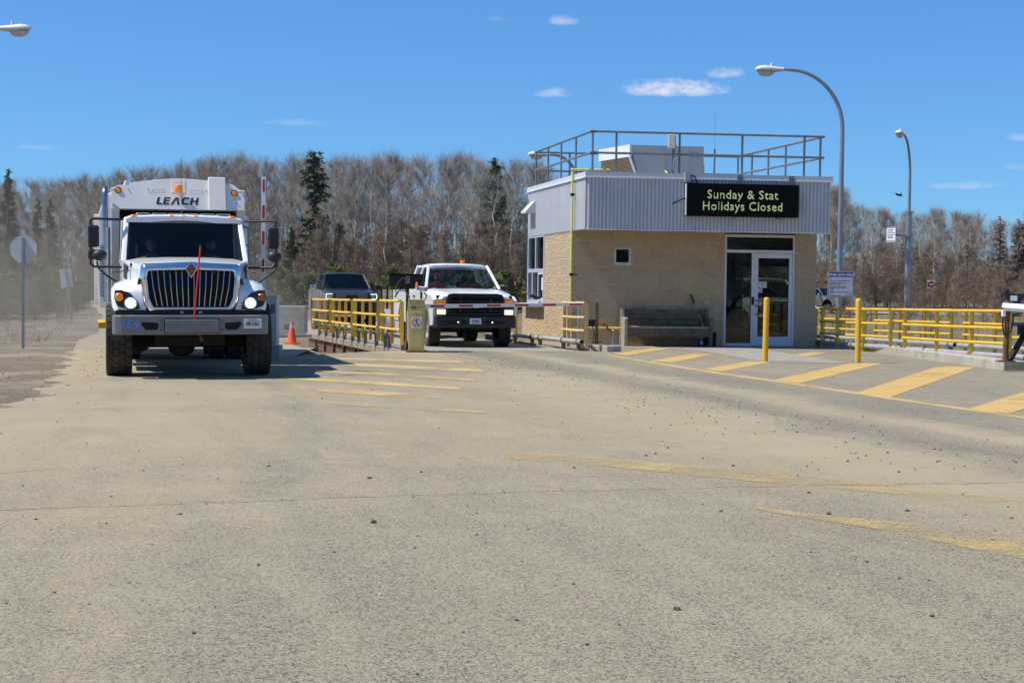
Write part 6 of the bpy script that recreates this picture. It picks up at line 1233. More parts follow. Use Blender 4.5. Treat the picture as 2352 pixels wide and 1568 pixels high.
    for s in (-1, 1):
        for (ya, yb, ya2, yb2) in ((b0 + .10, 2.70, t0 + .04, 2.66), (2.76, b1 - .06, 2.71, t1 - .05)):
            if W and s == -1 and ya < 2: continue      # that window is wound down
            mb = MB(); mb.add([(s * (hb - .01), ya, zb), (s * (hb - .01), yb, zb), (s * ht, yb2, ztp - .02), (s * ht, ya2, ztp - .02)], [(0, 1, 2, 3)]); mb.build('side_window', gl, o)
        mb = MB(); mb.prism([(1.50, Z(.62)), (1.48, Z(1.29)), (2.70, Z(1.32)), (2.70, Z(.62))], lambda a, b, t: (s * t, a, b), w - .02, w + .006); d_ = mb.build('door', paint if W else paint_b, o, bevel=.006)
        mb = MB(); mb.span((s * (w + .002), 2.42, Z(1.14)), (s * (w + .03), 2.62, Z(1.18))); mb.build('handle', m_vblk if W else m_chrome, d_)
        # wing mirrors
        mb = MB(); mw, mh = (.20, .30) if W else (.22, .17)
        mb.box((s * (w + .24), 1.68, Z(1.48 if W else 1.42)), (mw, .12, mh)); mi_ = mb.build('mirror', m_vblk if W or s > 0 else m_chrome, o, bevel=.03)
        mb = MB(); mb.tube([(s * (w - .06), 1.72, Z(1.40)), (s * (w + .17), 1.70, Z(1.40))], .03, 7); mb.build('mirror_arm', m_vblk, mi_)
        if W:
            mb = MB(); mb.span((s * (w + .31), 1.61, Z(1.45)), (s * (w + .345), 1.65, Z(1.55))); mb.build('mirror_signal', m_amb, mi_)
        mb = MB(); mb.loft([[(s * (w + .012), c_ + rr * math.cos(a), Z(.50) + rr * math.sin(a)) for rr in (.49, .535)] for c_ in (AF,) for a in [math.pi * q / 12 for q in range(13)]], caps=False, closed=False); mb.build('wheel_arch_lip', paint if W else m_vblk, o)
        for c_ in (AF, AR): wheel(o, 'wheel', (s * (w - .15), c_, TR), TR, .29, s, .22, 22, .022)
    # interior
    mb = MB(); mb.span((-hb + .05, 1.62, Z(.9)), (hb - .05, 2.0, Z(1.36))); mb.build('dashboard', m_dash, o, bevel=.05)
    mb = MB(); mb.tube([(.40 + .19 * math.cos(a), 2.12 + .05 * math.sin(a), Z(1.36) + .15 * math.sin(a)) for a in [2 * math.pi * k / 20 for k in range(21)]], .016, 6); mb.build('steering_wheel', m_vblk, o)
    for x in (-.42, .40):
        mb = MB(); mb.box((x, 2.95, Z(1.22)), (.5, .14, .62), rx=-.15); mb.box((x, 3.0, Z(1.58)), (.26, .09, .16)); mb.span((x - .25, 2.4, Z(.85)), (x + .25, 2.9, Z(1.0))); mb.build('seat', m_seat, o, bevel=.04)
    mb = MB(); mb.box((0.04, 1.95, Z(1.78)), (.26, .03, .075)); mb.build('rear_view_mirror', m_vblk, o)
    mb = MB()
    for s in (-.55, .15): mb.tube([(s, b0 - .06, zb + .005), (s + .45, b0 - .02, zb + .06)], .009, 5)
    mb.build('wiper', m_vblk, o)
    mb = MB(); mb.span((-hb, b0 - .10, zb - .01), (hb, b0 + .02, zb + .008)); mb.build('cowl', m_vblk, o)
    if W:
        mb = MB(); mb.prism([(-.955, .10), (-.985, .30), (.985, .30), (.985, .10), (.90, .0), (-.90, .0)], lambda a, b, t: (a, b, t), .46, .745); bu = mb.build('bumper', m_vblk, o, bevel=.03)
        mb = MB(); 
        for x0, x1 in ((-.66, -.42), (.42, .66), (-.33, -.22), (.22, .33)): mb.span((x0, -.004, .545), (x1, .02, .63))
        mb.build('bumper_opening', m_hole, bu)
        mb = MB()
        for x in (-.40, .40): mb.ball((x, -.03, .585), (.04, .05, .03), 8, 6)
        mb.build('tow_hook', m_chr2, bu)
        mb = MB(); fr_o = [(-.66, 1.16), (-.62, 1.23), (-.5, 1.25), (.5, 1.25), (.62, 1.23), (.66, 1.16), (.66, .80), (.62, .75), (-.62, .75), (-.66, .80)]; fr_i = [(-.57, 1.14), (-.54, 1.155), (-.45, 1.16), (.45, 1.16), (.54, 1.155), (.57, 1.14), (.57, .84), (.54, .81), (-.54, .81), (-.57, .84)]
        v, f = ring_pts(fr_o, fr_i, -.02, .12); mb.add(v, f); gr_ = mb.build('grille', m_black, o, bevel=.015)
        mb = MB(); mb.add([(a, .05, b) for a, b in fr_i], tess(fr_i)); mb.build('grille_mesh', m_hole, gr_)
        for z0, z1 in ((1.045, 1.10), (.92, 1.01), (.835, .88)):
            mb = MB(); mb.span((-.57, -.01, z0), (.57, .08, z1)); mb.build('grille_bar', m_black, gr_, bevel=.008)
        mb = MB(); mb.span((-.37, -.014, .82), (-.33, .07, 1.15)); mb.span((.33, -.014, .82), (.37, .07, 1.15)); mb.build('grille_divider', m_vblk, gr_)
        mb = MB(); mb.prism([(.115 * math.cos(t * math.pi / 14), .966 + .047 * math.sin(t * math.pi / 14)) for t in range(28)], lambda a, b, t: (a, t, b), -.035, -.01); mb.cur = 1; mb.prism([(.102 * math.cos(t * math.pi / 14), .966 + .037 * math.sin(t * math.pi / 14)) for t in range(28)], lambda a, b, t: (a, t, b), -.038, -.034); mb.build('badge', [m_chrome, mat('oval_blue', (.01, .03, .12), .4)], gr_)
        for s in (-1, 1):
            mb = MB(); mb.span((s * .665, .03, .745), (s * .915, .14, 1.115)); hh_ = mb.build('headlamp_housing', m_vblk, o, bevel=.012)
            mb = MB(); mb.span((s * .685, .012, .765), (s * .895, .05, .885)); mb.build('headlamp', mat('headlamp_lit_dim', (.85, .83, .78), .2, emit=(1, .80, .50), estr=.75), hh_, bevel=.015)
            mb = MB(); mb.span((s * .685, .012, .985), (s * .905, .05, 1.095)); mb.build('turn_signal', m_amb, hh_, bevel=.012)
            mb = MB(); mb.span((s * .685, .015, .895), (s * .9, .05, .975)); mb.build('lamp_reflector', m_vblk, hh_, bevel=.01)
        plate(o, (0, -.012, .615), .27, .135, 'AV·85932', None, 'SKAF AUTO')
        mb = MB(); mb.lathe([(.058, 1.95), (.062, 1.955), (.062, 1.98), (.052, 1.985), (.055, 2.03), (.05, 2.05), (0, 2.052)], (.16, 2.35, -.0), 'Z', 14); mb.build('beacon', m_amb, o)
        mb = MB(); mb.add([(.77, b0 + .10, zb + .03), (.84, b0 + .10, zb + .03), (.83, b0 + .17, zb + .09), (.76, b0 + .17, zb + .09)], [(0, 1, 2, 3)]); mb.build('yellow_sticker', mat('sticker_yellow', (.75, .6, .05), .6), o)
    else:
        mb = MB(); mb.prism([(-.97, .12), (-.98, .30), (.98, .30), (.97, .12), (.86, .0), (-.86, .0)], lambda a, b, t: (a, b, t), Z(.48), Z(.78)); mb.build('bumper', paint, o, bevel=.04)
        mb = MB(); mb.span((-.66, -.01, Z(.80)), (.66, .10, Z(1.20))); gr_ = mb.build('grille', m_vblk, o, bevel=.02)
        for z in (1.155, 1.09, 1.03, .97):
            for sx in (-1, 1):
                mb = MB(); mb.span((sx * (.20 if z in (1.09, 1.03) else .0), -.03, Z(z) - .012), (sx * .58, .0, Z(z) + .012)); mb.build('grille_bar', m_chr2, gr_)
        mb = MB(); add_text(mb, 'GMC', .19, lambda a, b, t: (a * 1.1, -.035, Z(1.06) + b * .62), bold=.008); mb.build('badge', mat('badge_dark_red', (.10, .01, .01), .4), gr_)
        for s in (-1, 1):
            mb = MB(); mb.prism([(s * .68, Z(1.00)), (s * .68, Z(1.18)), (s * .93, Z(1.19)), (s * .95, Z(1.05)), (s * .90, Z(.98))], lambda a, b, t: (a, t + .04 * max(0, abs(a) - .7), b), .02, .10); hh_ = mb.build('headlamp_housing', m_lampsil, o)
            mb = MB(); mb.tube([(s * .70, .005, Z(1.165)), (s * .91, .015, Z(1.17)), (s * .935, .02, Z(1.05)), (s * .89, .02, Z(.99)), (s * .74, .01, Z(.99))], .013, 6); mb.build('daylight_strip', mat('led_white', (.9, .9, .9), .3, emit=(.9, .95, 1), estr=1.2), hh_)
            mb = MB(); mb.lathe([(0, -.02), (.05, -.01), (.055, .01)], (s * .80, .015, Z(1.08)), 'Y', 14); mb.build('headlamp', m_mirror, hh_)
        plate(o, (0, -.012, Z(.64)), .28, .14, 'AW·40218') if False else None
        mb = MB(); mb.span((-.60, -.008, Z(.56)), (.60, .02, Z(.70))); mb.build('lower_intake', m_hole, o)
        mb = MB()
        for x in (-.35, .35): mb.ball((x, 2.6, ztp + .09), (.012, .05, .03), 8, 5)
        mb.build('roof_fin', paint, o)
    return o
WP = at(1091.5, 770, 33.9)
wp_ = pickup('pickup_truck', 'white pickup with black grille and orange roof beacon waiting behind the barrier arm', (WP.x, 33.9, -.03), R(13.5), 'white')
DP = at(807.5, 700, 54.0)
dp_ = pickup('pickup_truck', 'dark pickup with dusty sides and chrome grille behind the yellow railing', (DP.x, 54.0, -.38), R(13.5), 'dark')
bpy.context.view_layer.update()
CH.clear()
for o in list(C.objects):
    if o.parent: CH.setdefault(o.parent.name, []).append(o)
c = copy_tree(wp_); q = RM @ Vector((1.75, 17.2, 0)); c.location = (q.x, q.y, q.z); c.rotation_euler = (0, 0, R(9.35)); c['label'] = 'white pickup on the right scale, glimpsed through the glass of the building'
c = copy_tree(dp_); q = at(1938, 700, 122); c.location = (q.x, 122, tz(q.x, 122) - .05); c.rotation_euler = (0, 0, R(40)); c['label'] = 'distant dark pickup parked at the wood edge behind the gate notice'
# utility trailer behind the white pickup
tp = at(913, 760, 41.6); tr = thing('utility_trailer', 'flat trailer with wooden sides and an upright spare tyre behind the white pickup', 'trailer', (tp.x + 1.15, 41.6, -.16), R(13.5))
m_plank = mat('trailer_boards', (.17, .135, .10), .9, var=.35, scale=5)
for s in (-1, 1):
    mb = MB()
    for z in (.78, 1.0, 1.22): mb.span((s * 1.0, .2, z), (s * 1.04, 3.8, z + .20))
    mb.build('side_boards', m_plank, tr)
mb = MB()
for z in (.78, 1.0, 1.22): mb.span((-1.0, .18, z), (1.0, .22, z + .2))
mb.build('front_boards', m_plank, tr)
mb = MB(); mb.span((-1.05, .1, .62), (1.05, 3.9, .76)); mb.bar((0, -1.6, .55), (-.6, .15, .66), .08, .1); mb.bar((0, -1.6, .55), (.6, .15, .66), .08, .1)
for s in (-1, 1):
    for y in (.22, 1.4, 2.6, 3.75): mb.span((s * 1.04, y - .03, .65), (s * 1.09, y + .03, 1.5))
mb.build('frame', m_under, tr)
wheel(tr, 'spare_wheel', (-.78, -.10, 1.12), .34, .22, -1, .19, 20)
for s in (-1, 1):
    for y in (1.6, 2.45): wheel(tr, 'wheel', (s * 1.17, y, .34), .34, .22, s, .19, 20)
    mb = MB(); mb.loft([[(s * 1.06, 2.02 + .95 * math.cos(a), .34 + .52 * math.sin(a)), (s * 1.30, 2.02 + .95 * math.cos(a), .34 + .52 * math.sin(a))] for a in [math.pi * q / 10 for q in range(11)]], caps=False, closed=False); mb.build('fender', m_lampg, tr)
mb = MB(); mb.span((-.95, .3, .76), (.6, 1.6, 1.45)); mb.build('tool_box', m_black, tr, bevel=.03)
mb = MB(); mb.lathe([(0, -.02), (.03, -.02), (.03, 0)], (-.75, .08, .69), 'Y', 10); mb.build('marker_lamp', mat('tail_red', (.5, .03, .02), .3, emit=(1, .1, .02), estr=.3), tr)
# ------------------------------------------------------------------ vegetation
m_bark = mat('pale_poplar_bark', (.52, .485, .425), .9, var=.35, scale=1.2); m_bark2 = mat('brown_bark', (.16, .125, .095), .9, var=.3, scale=1.5)
m_twig = mat('grey_twigs', (.37, .325, .27), .9, var=.35, scale=.35); m_twig2 = mat('brown_twigs', (.33, .27, .215), .9, var=.35, scale=.35)
m_rust_t = mat('russet_twigs', (.285, .205, .14), .9, var=.35, scale=.5); m_red_t = mat('purple_brown_twigs', (.22, .155, .125), .9, var=.35, scale=.5)
m_spruce = mat('spruce_needles', (.062, .080, .048), .9, var=.5, scale=.8); m_pine = mat('young_pine_needles', (.15, .17, .05), .9, var=.45, scale=1.2)
m_straw = mat('dry_grass_blades', (.30, .235, .13), .9, var=.4, scale=.6)
class NP: # many small faces, fast
    def __init__(s): s.V = []; s.F = []; s.n = 0
    def tris(s, P): # (k,3,3)
        k = len(P); s.V.append(P.reshape(-1, 3)); s.F.append(np.arange(k * 3).reshape(-1, 3) + s.n); s.n += k * 3
    def mesh(s, name, m_):
        V = np.concatenate(s.V).astype(np.float32); F = np.concatenate(s.F); me = bpy.data.meshes.new(name)
        me.vertices.add(len(V)); me.vertices.foreach_set('co', V.ravel()); me.loops.add(F.size); me.loops.foreach_set('vertex_index', F.ravel().astype(np.int32))
        me.polygons.add(len(F)); me.polygons.foreach_set('loop_start', np.arange(0, F.size, 3, dtype=np.int32)); me.update(calc_edges=True); me.materials.append(m_); return me
def unit(v): return v / np.maximum(1e-9, np.linalg.norm(v, axis=-1, keepdims=True))
def twigs(g, base, direc, length, width, up=0.25): # thin tapering blades, one per row, with a kink
    k = len(base); d = unit(direc); side = unit(np.cross(d, g.normal(size=(k, 3)))); mid = base + d * (length * .55)[:, None]
    d2 = unit(d + g.normal(size=(k, 3)) * .22 + np.array([0, 0, up])); tip = mid + d2 * (length * .45)[:, None]; w = (side * width[:, None])
    a = np.stack([base - w, base + w, mid + w * .5], 1); b = np.stack([base - w, mid + w * .5, mid - w * .5], 1); c = np.stack([mid - w * .5, mid + w * .5, tip], 1); return np.concatenate([a, b, c])
def bare_tree(seed, h, spread, lean=0.02, nl=26, ntw=2200, clear=.38, tw=.0135, fine=1.0):
    g = np.random.default_rng(seed); r_ = random.Random(seed); mb = MB()
    k = 7; sp = [Vector((0, 0, -.3))]; 
    for i in range(1, k + 1): sp.append(Vector((h * lean * i / k + r_.gauss(0, .012) * h, r_.gauss(0, .012) * h, h * .93 * i / k)))
    r0 = .0085 * h + .01; mb.tube(sp, [r0 * (1 - .85 * i / k) for i in range(k + 1)], 6, caps=False)
    B, D, Ln, Wd = [], [], [], []
    def spine(t): i = min(k - 1, int(t * k)); return sp[i].lerp(sp[i + 1], t * k - i)
    limbs = []
    for i in range(nl):
        t = clear + (1 - clear) * (i + r_.random()) / nl * .97; p = spine(t); a = r_.random() * 6.283; up = r_.uniform(.55, 1.25) + .5 * (t - .5)
        L_ = spread * r_.uniform(.55, 1.1) * (1.15 - .75 * t) * (1.0 if t > clear + .06 else .6); d = Vector((math.cos(a), math.sin(a), up)).normalized()
        p1 = p + d * L_ * .5; p2 = p1 + (d + Vector((0, 0, .35)) + Vector((r_.gauss(0, .15), r_.gauss(0, .15), 0))).normalized() * L_ * .5
        rr = r0 * (1 - .8 * t) * .5; mb.tube([p, p1, p2], [rr, rr * .6, rr * .25], 4, caps=False); limbs.append((p, p1, p2, L_))
    limbs.append((spine(.80), spine(.9), spine(1.0), h * .12))
    # secondary branches then twigs along the limbs
    sec = []
    for (p, p1, p2, L_) in limbs:
        for q in range(5):
            t = r_.uniform(.25, 1.0); b = p.lerp(p1, t * 2) if t < .5 else p1.lerp(p2, t * 2 - 1); d = ((p2 - p).normalized() + Vector((r_.gauss(0, .55), r_.gauss(0, .55), r_.gauss(.25, .3)))).normalized(); l2 = L_ * r_.uniform(.25, .5) * (1.3 - t * .6); sec.append((b, b + d * l2, l2))
    SA = np.array([s[0][:] for s in sec]); SB = np.array([s[1][:] for s in sec]); SL = np.array([s[2] for s in sec])
    N = NP(); N.tris(twigs(g, SA, SB - SA, SL, np.full(len(sec), .020)))
    idx = g.integers(0, len(sec), ntw); t = g.random(ntw)[:, None]; base = SA[idx] * (1 - t) + SB[idx] * t; dr_ = unit(SB[idx] - SA[idx]) + g.normal(size=(ntw, 3)) * .55 + np.array([0, 0, .35]); ln = g.uniform(.45, 1.25, ntw) * (h / 13) * fine
    N.tris(twigs(g, base, dr_, ln, np.full(ntw, tw * .5)))
    bi = g.integers(0, ntw, ntw); b2 = base[bi] + unit(dr_[bi]) * (ln[bi] * g.uniform(.3, .9, ntw))[:, None]; N.tris(twigs(g, b2, unit(dr_[bi]) + g.normal(size=(ntw, 3)) * .6, ln[bi] * .6, np.full(ntw, tw * .36)))
    return mb, N
def larch(seed, h, w, n=2600):
    g = np.random.default_rng(seed); mb = MB(); mb.tube([(0, 0, -.2), (0, 0, h * .5), (g.normal() * .05, 0, h)], [.012 * h, .008 * h, .002 * h], 5, caps=False); N = NP()
    k = 150; z = h * (.08 + .9 * g.random(k) ** .9); a = g.random(k) * 6.283; L_ = w * (1.05 - z / h) * g.uniform(.6, 1.15, k) + .1; d = np.stack([np.cos(a), np.sin(a), g.uniform(.0, .7, k)], 1)
    A = np.stack([np.zeros(k), np.zeros(k), z], 1); N.tris(twigs(g, A, d, L_, np.full(k, .012), .2)); i = g.integers(0, k, n); t = g.random(n)[:, None]; b = A[i] + unit(d[i]) * L_[i][:, None] * t
    N.tris(twigs(g, b, unit(d[i]) * .7 + g.normal(size=(n, 3)) * .6 + np.array([0, 0, .3]), g.uniform(.2, .6, n), np.full(n, .008))); return mb, N
def spruce(seed, h, w, n=5200, ragged=.35, topheavy=False):
    g = np.random.default_rng(seed); mb = MB(); mb.tube([(0, 0, -.3), (0, 0, h * .6), (0, 0, h)], [.013 * h, .008 * h, .003 * h], 6, caps=False); N = NP()
    nb = int(h * 11); z = h * (.10 + .9 * np.linspace(0, 1, nb) ** .9); a = g.random(nb) * 6.283; f = 1 - z / h
    prof = f ** .8 if not topheavy else np.where(z / h > .70, .42 * (1 - (z / h - .70) / .36) + .10, np.where(z / h > .58, .16, .62 * f ** .4))
    L_ = w * prof * g.uniform(1 - ragged, 1.1, nb) + .12; d = np.stack([np.cos(a), np.sin(a), g.uniform(-.35, .15, nb)], 1); A = np.stack([np.zeros(nb), np.zeros(nb), z], 1)
    i = g.integers(0, nb, n); i = g.choice(nb, n, p=L_ / L_.sum()); t = g.random(n) ** .7; b = A[i] + unit(d[i]) * (L_[i] * t)[:, None] + g.normal(size=(n, 3)) * .07
    dr_ = unit(d[i]) * .6 + g.normal(size=(n, 3)) * .6 + np.array([0, 0, -.15]); ln = g.uniform(.22, .5, n); N.tris(twigs(g, b, dr_, ln, g.uniform(.035, .075, n), -.1)); return mb, N
def pinebush(seed, h, w, n=3000):
    g = np.random.default_rng(seed); mb = MB(); mb.tube([(0, 0, -.2), (0, 0, h * .8)], [.03 * h, .01 * h], 5, caps=False); N = NP()
    nb = 70; z = h * (.08 + .88 * g.random(nb)); a = g.random(nb) * 6.283; L_ = w * (1.1 - .85 * z / h) * g.uniform(.6, 1.1, nb); d = np.stack([np.cos(a), np.sin(a), g.uniform(.1, .8, nb)], 1); A = np.stack([np.zeros(nb), np.zeros(nb), z], 1)
    for k in range(nb): pass
    i = g.integers(0, nb, n); t = g.random(n) ** .6; b = A[i] + unit(d[i]) * (L_[i] * t)[:, None] + g.normal(size=(n, 3)) * .08; dr_ = unit(d[i]) * .5 + g.normal(size=(n, 3)) * .6 + np.array([0, 0, .4]); N.tris(twigs(g, b, dr_, g.uniform(.16, .36, n), g.uniform(.02, .04, n), .2)); return mb, N

PROTO = {}
def proto(kind, i, gen, mt, mc, tname='trunk', cname='crown'):
    mb, N = gen; o = mb.build(tname, mt, None, sharp=180); tm = o.data; bpy.data.objects.remove(o); PROTO.setdefault(kind, []).append((tm, N.mesh(cname, mc), N))
for i in range(6): proto('bare', i, bare_tree(100 + i, 13.0, (2.9, 2.3, 3.3, 2.5, 2.0, 2.8)[i], (.01, -.03, .02, .04, -.015, .0)[i], clear=(.34, .42, .38, .5, .46, .3)[i]), m_bark, m_twig if i % 2 == 0 else m_twig2)
for i in range(2): proto('slim', i, bare_tree(140 + i, 13.0, 1.7, (.02, -.04)[i], nl=16, ntw=700, clear=.45), m_bark, m_twig)
for i in range(3): proto('larch', i, larch(200 + i, 6.0, 1.5), m_bark2, m_rust_t)
for i in range(2): proto('alder', i, bare_tree(230 + i, 6.0, 2.0, .02, nl=20, ntw=1500, clear=.08, tw=.014, fine=1.6), m_bark2, m_red_t)
for i in range(2): proto('spruce', i, spruce(300 + i, 12.0, 2.3), m_bark2, m_spruce)
proto('topspruce', 0, spruce(320, 14.0, 3.0, 6500, topheavy=True), m_bark2, m_spruce)
for i in range(3): proto('pine', i, pinebush(400 + i, 3.0, 1.5), m_bark2, m_pine)
HS = {'bare': 13.0, 'slim': 13.0, 'larch': 6.0, 'alder': 6.0, 'spruce': 12.0, 'topspruce': 14.0, 'pine': 3.0}
def plant(kind, i, x, y, h, rz, label, group, cat='tree', name='bare_tree', wide=1.0, sink=0.0):
    tm, cm, _ = PROTO[kind][i % len(PROTO[kind])]; o = thing(name, label, cat, (x, y, tz(x, y) - .05 - sink), rz, group); s = h / HS[kind]; o.scale = (s * wide, s * wide, s)
    for nm, me in (('trunk', tm), ('crown', cm)):
        c = bpy.data.objects.new(nm, me); C.objects.link(c); c.parent = o
    return o
def interp(tab, u):
    for (a, b), (c, d) in zip(tab[:-1], tab[1:]):
        if a <= u <= c: return b + (d - b) * (u - a) / (c - a)
    return tab[0][1] if u < tab[0][0] else tab[-1][1]
TOPL = [(-250, 405), (0, 412), (100, 404), (230, 398), (330, 372), (400, 378), (480, 350), (560, 346), (640, 362), (700, 350), (800, 353), (900, 342), (985, 352), (1050, 348), (1130, 362), (1200, 348), (1260, 372), (1500, 400), (1880, 420), (1920, 418), (1965, 452), (2050, 482), (2130, 470), (2200, 478), (2260, 492), (2352, 500), (2600, 505)]
def vh(u): return 661 + .0131 * (u - 1176)
r_ = random.Random(5)
LAB = {'L': ('bare grey poplar in the leafless wood left of the garbage truck', 'bare poplars left of the garbage truck'), 'M': ('bare grey poplar in the leafless wood between the garbage truck and the building', 'bare poplars between truck and building'), 'R': ('bare pale birch or poplar in the wood right of the building', 'bare trees right of the building')}
def zone(u): return 'L' if u < 420 else ('M' if u < 1500 else 'R')
def dist(u): return (148 if u < 250 else 138 if u < 420 else 132) if u < 1500 else 186
def row(u0, u1, step, dy, drop, kinds):
    u = u0
    while u < u1:
        uu = u + r_.uniform(-.4, .4) * step
        if not (1255 < uu < 1870):
            y = dist(uu) + dy + r_.uniform(-4, 4); v = interp(TOPL, uu) + abs(r_.gauss(0, drop)); x = (uu - 1176) / 3400 * y; h = CAM_H + (vh(uu) - v) / 3400 * y - tz(x, y)
            kd = r_.choice(kinds); l, g = LAB[zone(uu)]; plant(kd, r_.randrange(6), x, y, h, r_.random() * 6.28, l, g, wide=(13 / max(h, 8)) ** .35)
        u += step
row(-220, 2560, 26, 0, 14, ['bare', 'bare', 'bare', 'slim'])
row(-220, 2560, 33, 9, 10, ['bare', 'bare', 'slim'])
row(-220, 2560, 40, -9, 42, ['slim', 'slim', 'bare'])
# the deep wood behind reads as one mass
N = NP(); g = np.random.default_rng(77); u = -300.0
def tri_pts(me):
    V = np.empty(len(me.vertices) * 3, np.float32); me.vertices.foreach_get('co', V); V = V.reshape(-1, 3); me.calc_loop_triangles(); F = np.empty(len(me.loop_triangles) * 3, np.int32); me.loop_triangles.foreach_get('vertices', F); return V[F].reshape(-1, 3, 3)
TR_ = [np.concatenate([tri_pts(t), c_tri[g.random(len(c_tri)) < .42]]) for t, c, _ in PROTO['bare'] + PROTO['slim'] for c_tri in (tri_pts(c),)]
for dy, step in ((18, 40), (34, 44)):
    u = -300.0
    while u < 2600:
        uu = u + r_.uniform(-.5, .5) * step; u += step * (.62 if uu > 1870 else 1)
        if False: continue
        if 960 < uu < 1160 and r_.random() < .45: continue
        y = dist(uu) + dy + r_.uniform(-5, 5); v = interp(TOPL, uu) + abs(r_.gauss(4, 12)) + 4; x = (uu - 1176) / 3400 * y; h = CAM_H + (vh(uu) - v) / 3400 * y + .4; s = h / 13; T_ = TR_[r_.randrange(len(TR_))]; a = r_.random() * 6.28; ca, sa = math.cos(a), math.sin(a)
        P = T_ * s; Q_ = np.stack([P[..., 0] * ca - P[..., 1] * sa + x, P[..., 0] * sa + P[..., 1] * ca + y, P[..., 2] - .4], -1); N.tris(Q_)
for k in range(150): # unseen trees added behind the camera, to darken the glass reflections
    a = r_.uniform(-1.25, 1.25); y = -r_.uniform(48, 75) ; x = math.tan(a) * 60; s = r_.uniform(.9, 1.25); T_ = TR_[k % len(TR_)]; N.tris(np.stack([T_[..., 0] * s + x, T_[..., 1] * s + y, T_[..., 2] * s - .3], -1))
for k in range(420):  # unseen brush added there too, closing the sky gaps in the reflections
    P = tri_pts(PROTO['larch'][k % 3][1])[::2] * r_.uniform(.7, 1.5); N.tris(np.stack([P[..., 0] * 1.8 + r_.uniform(-70, 90), P[..., 1] * 1.8 - r_.uniform(44, 62), P[..., 2] - .2], -1))
o = bpy.data.objects.new('woodland', N.mesh('woodland', mat('far_wood_grey', (.37, .32, .27), .9, var=.3, scale=.2))); C.objects.link(o); tag(o, kind='stuff')
# russet larches and purple-brown alders at the foot of the wood
for i in range(170):
    uu = r_.uniform(-150, 2450)
    if 1250 < uu < 1880: continue
    y = dist(uu) - r_.uniform(10, 26); x = (uu - 1176) / 3400 * y; v = r_.gauss(552 if uu < 1500 else 604, 28); h = max(2.5, CAM_H + (vh(uu) - v) / 3400 * y + .4)
    kd = 'larch' if r_.random() < .62 else 'alder'; zn = zone(uu); side = {'L': 'left of the garbage truck', 'M': 'between the truck and the building', 'R': 'right of the building'}[zn]
    if kd == 'larch': plant(kd, r_.randrange(3), x, y, h, r_.random() * 6.28, 'russet leafless larch at the foot of the wood, ' + side, 'russet larches ' + side, name='larch_tree', wide=1.15)
    else: plant(kd, r_.randrange(2), x, y, h * .8, r_.random() * 6.28, 'purple brown leafless alder bush by the wood, ' + side, 'alder bushes ' + side, cat='bush', name='alder_bush', wide=1.2)
# brushwood filling the gaps: one mass
N = NP(); LT = [tri_pts(c) for k_ in ('larch', 'alder') for _, c, _ in PROTO[k_]]; LT = [t[g.random(len(t)) < .6] for t in LT]
for i in range(620):
    uu = r_.uniform(-250, 2550)
    if False: continue
    y = dist(uu) - r_.uniform(-14, 12); x = (uu - 1176) / 3400 * y; h = r_.uniform(2.6, 7.0) if uu < 1500 else r_.uniform(3, 8); s = h / 6; a = r_.random() * 6.28; ca, sa = math.cos(a), math.sin(a); P = r_.choice(LT) * s; w = 1.4
    N.tris(np.stack([(P[..., 0] * ca - P[..., 1] * sa) * w + x, (P[..., 0] * sa + P[..., 1] * ca) * w + y, P[..., 2] + tz(x, y)], -1))
for i in range(210): # reddish thicket beyond the right-hand scale
    uu = r_.uniform(1860, 2560); y = dist(uu) - r_.uniform(0, 30); x = (uu - 1176) / 3400 * y; s = r_.uniform(2.5, 6.2) / 6; a = r_.random() * 6.28; ca, sa = math.cos(a), math.sin(a); P = r_.choice(LT) * s
    N.tris(np.stack([(P[..., 0] * ca - P[..., 1] * sa) * 1.5 + x, (P[..., 0] * sa + P[..., 1] * ca) * 1.5 + y, P[..., 2] + tz(x, y)], -1))
o = bpy.data.objects.new('brushwood', N.mesh('brushwood', mat('brushwood_brown', (.26, .19, .135), .9, var=.4, scale=.12))); C.objects.link(o); tag(o, kind='stuff')
for i in range(620): # low scrub on the left bank of the haul road
    y = r_.uniform(48, 122); x = interp([(28, -9.6), (50, -14), (76, -21), (116, -33), (134, -38.5)], y) - 1.2 - abs(r_.gauss(0, .16)) * y * .9 - .3; s = r_.uniform(.5, 2.4) / 6 * (1 if y > 60 else .6); a = r_.random() * 6.28; ca, sa = math.cos(a), math.sin(a); P = r_.choice(LT)[::2] * s
    NS = globals().setdefault('NS', NP()); NS.tris(np.stack([(P[..., 0] * ca - P[..., 1] * sa) * 1.6 + x, (P[..., 0] * sa + P[..., 1] * ca) * 1.6 + y, P[..., 2] + tz(x, y)], -1))
o = bpy.data.objects.new('roadside_scrub', NS.mesh('roadside_scrub', mat('scrub_olive_brown', (.20, .165, .095), .9, var=.5, scale=.25))); C.objects.link(o); tag(o, kind='stuff')
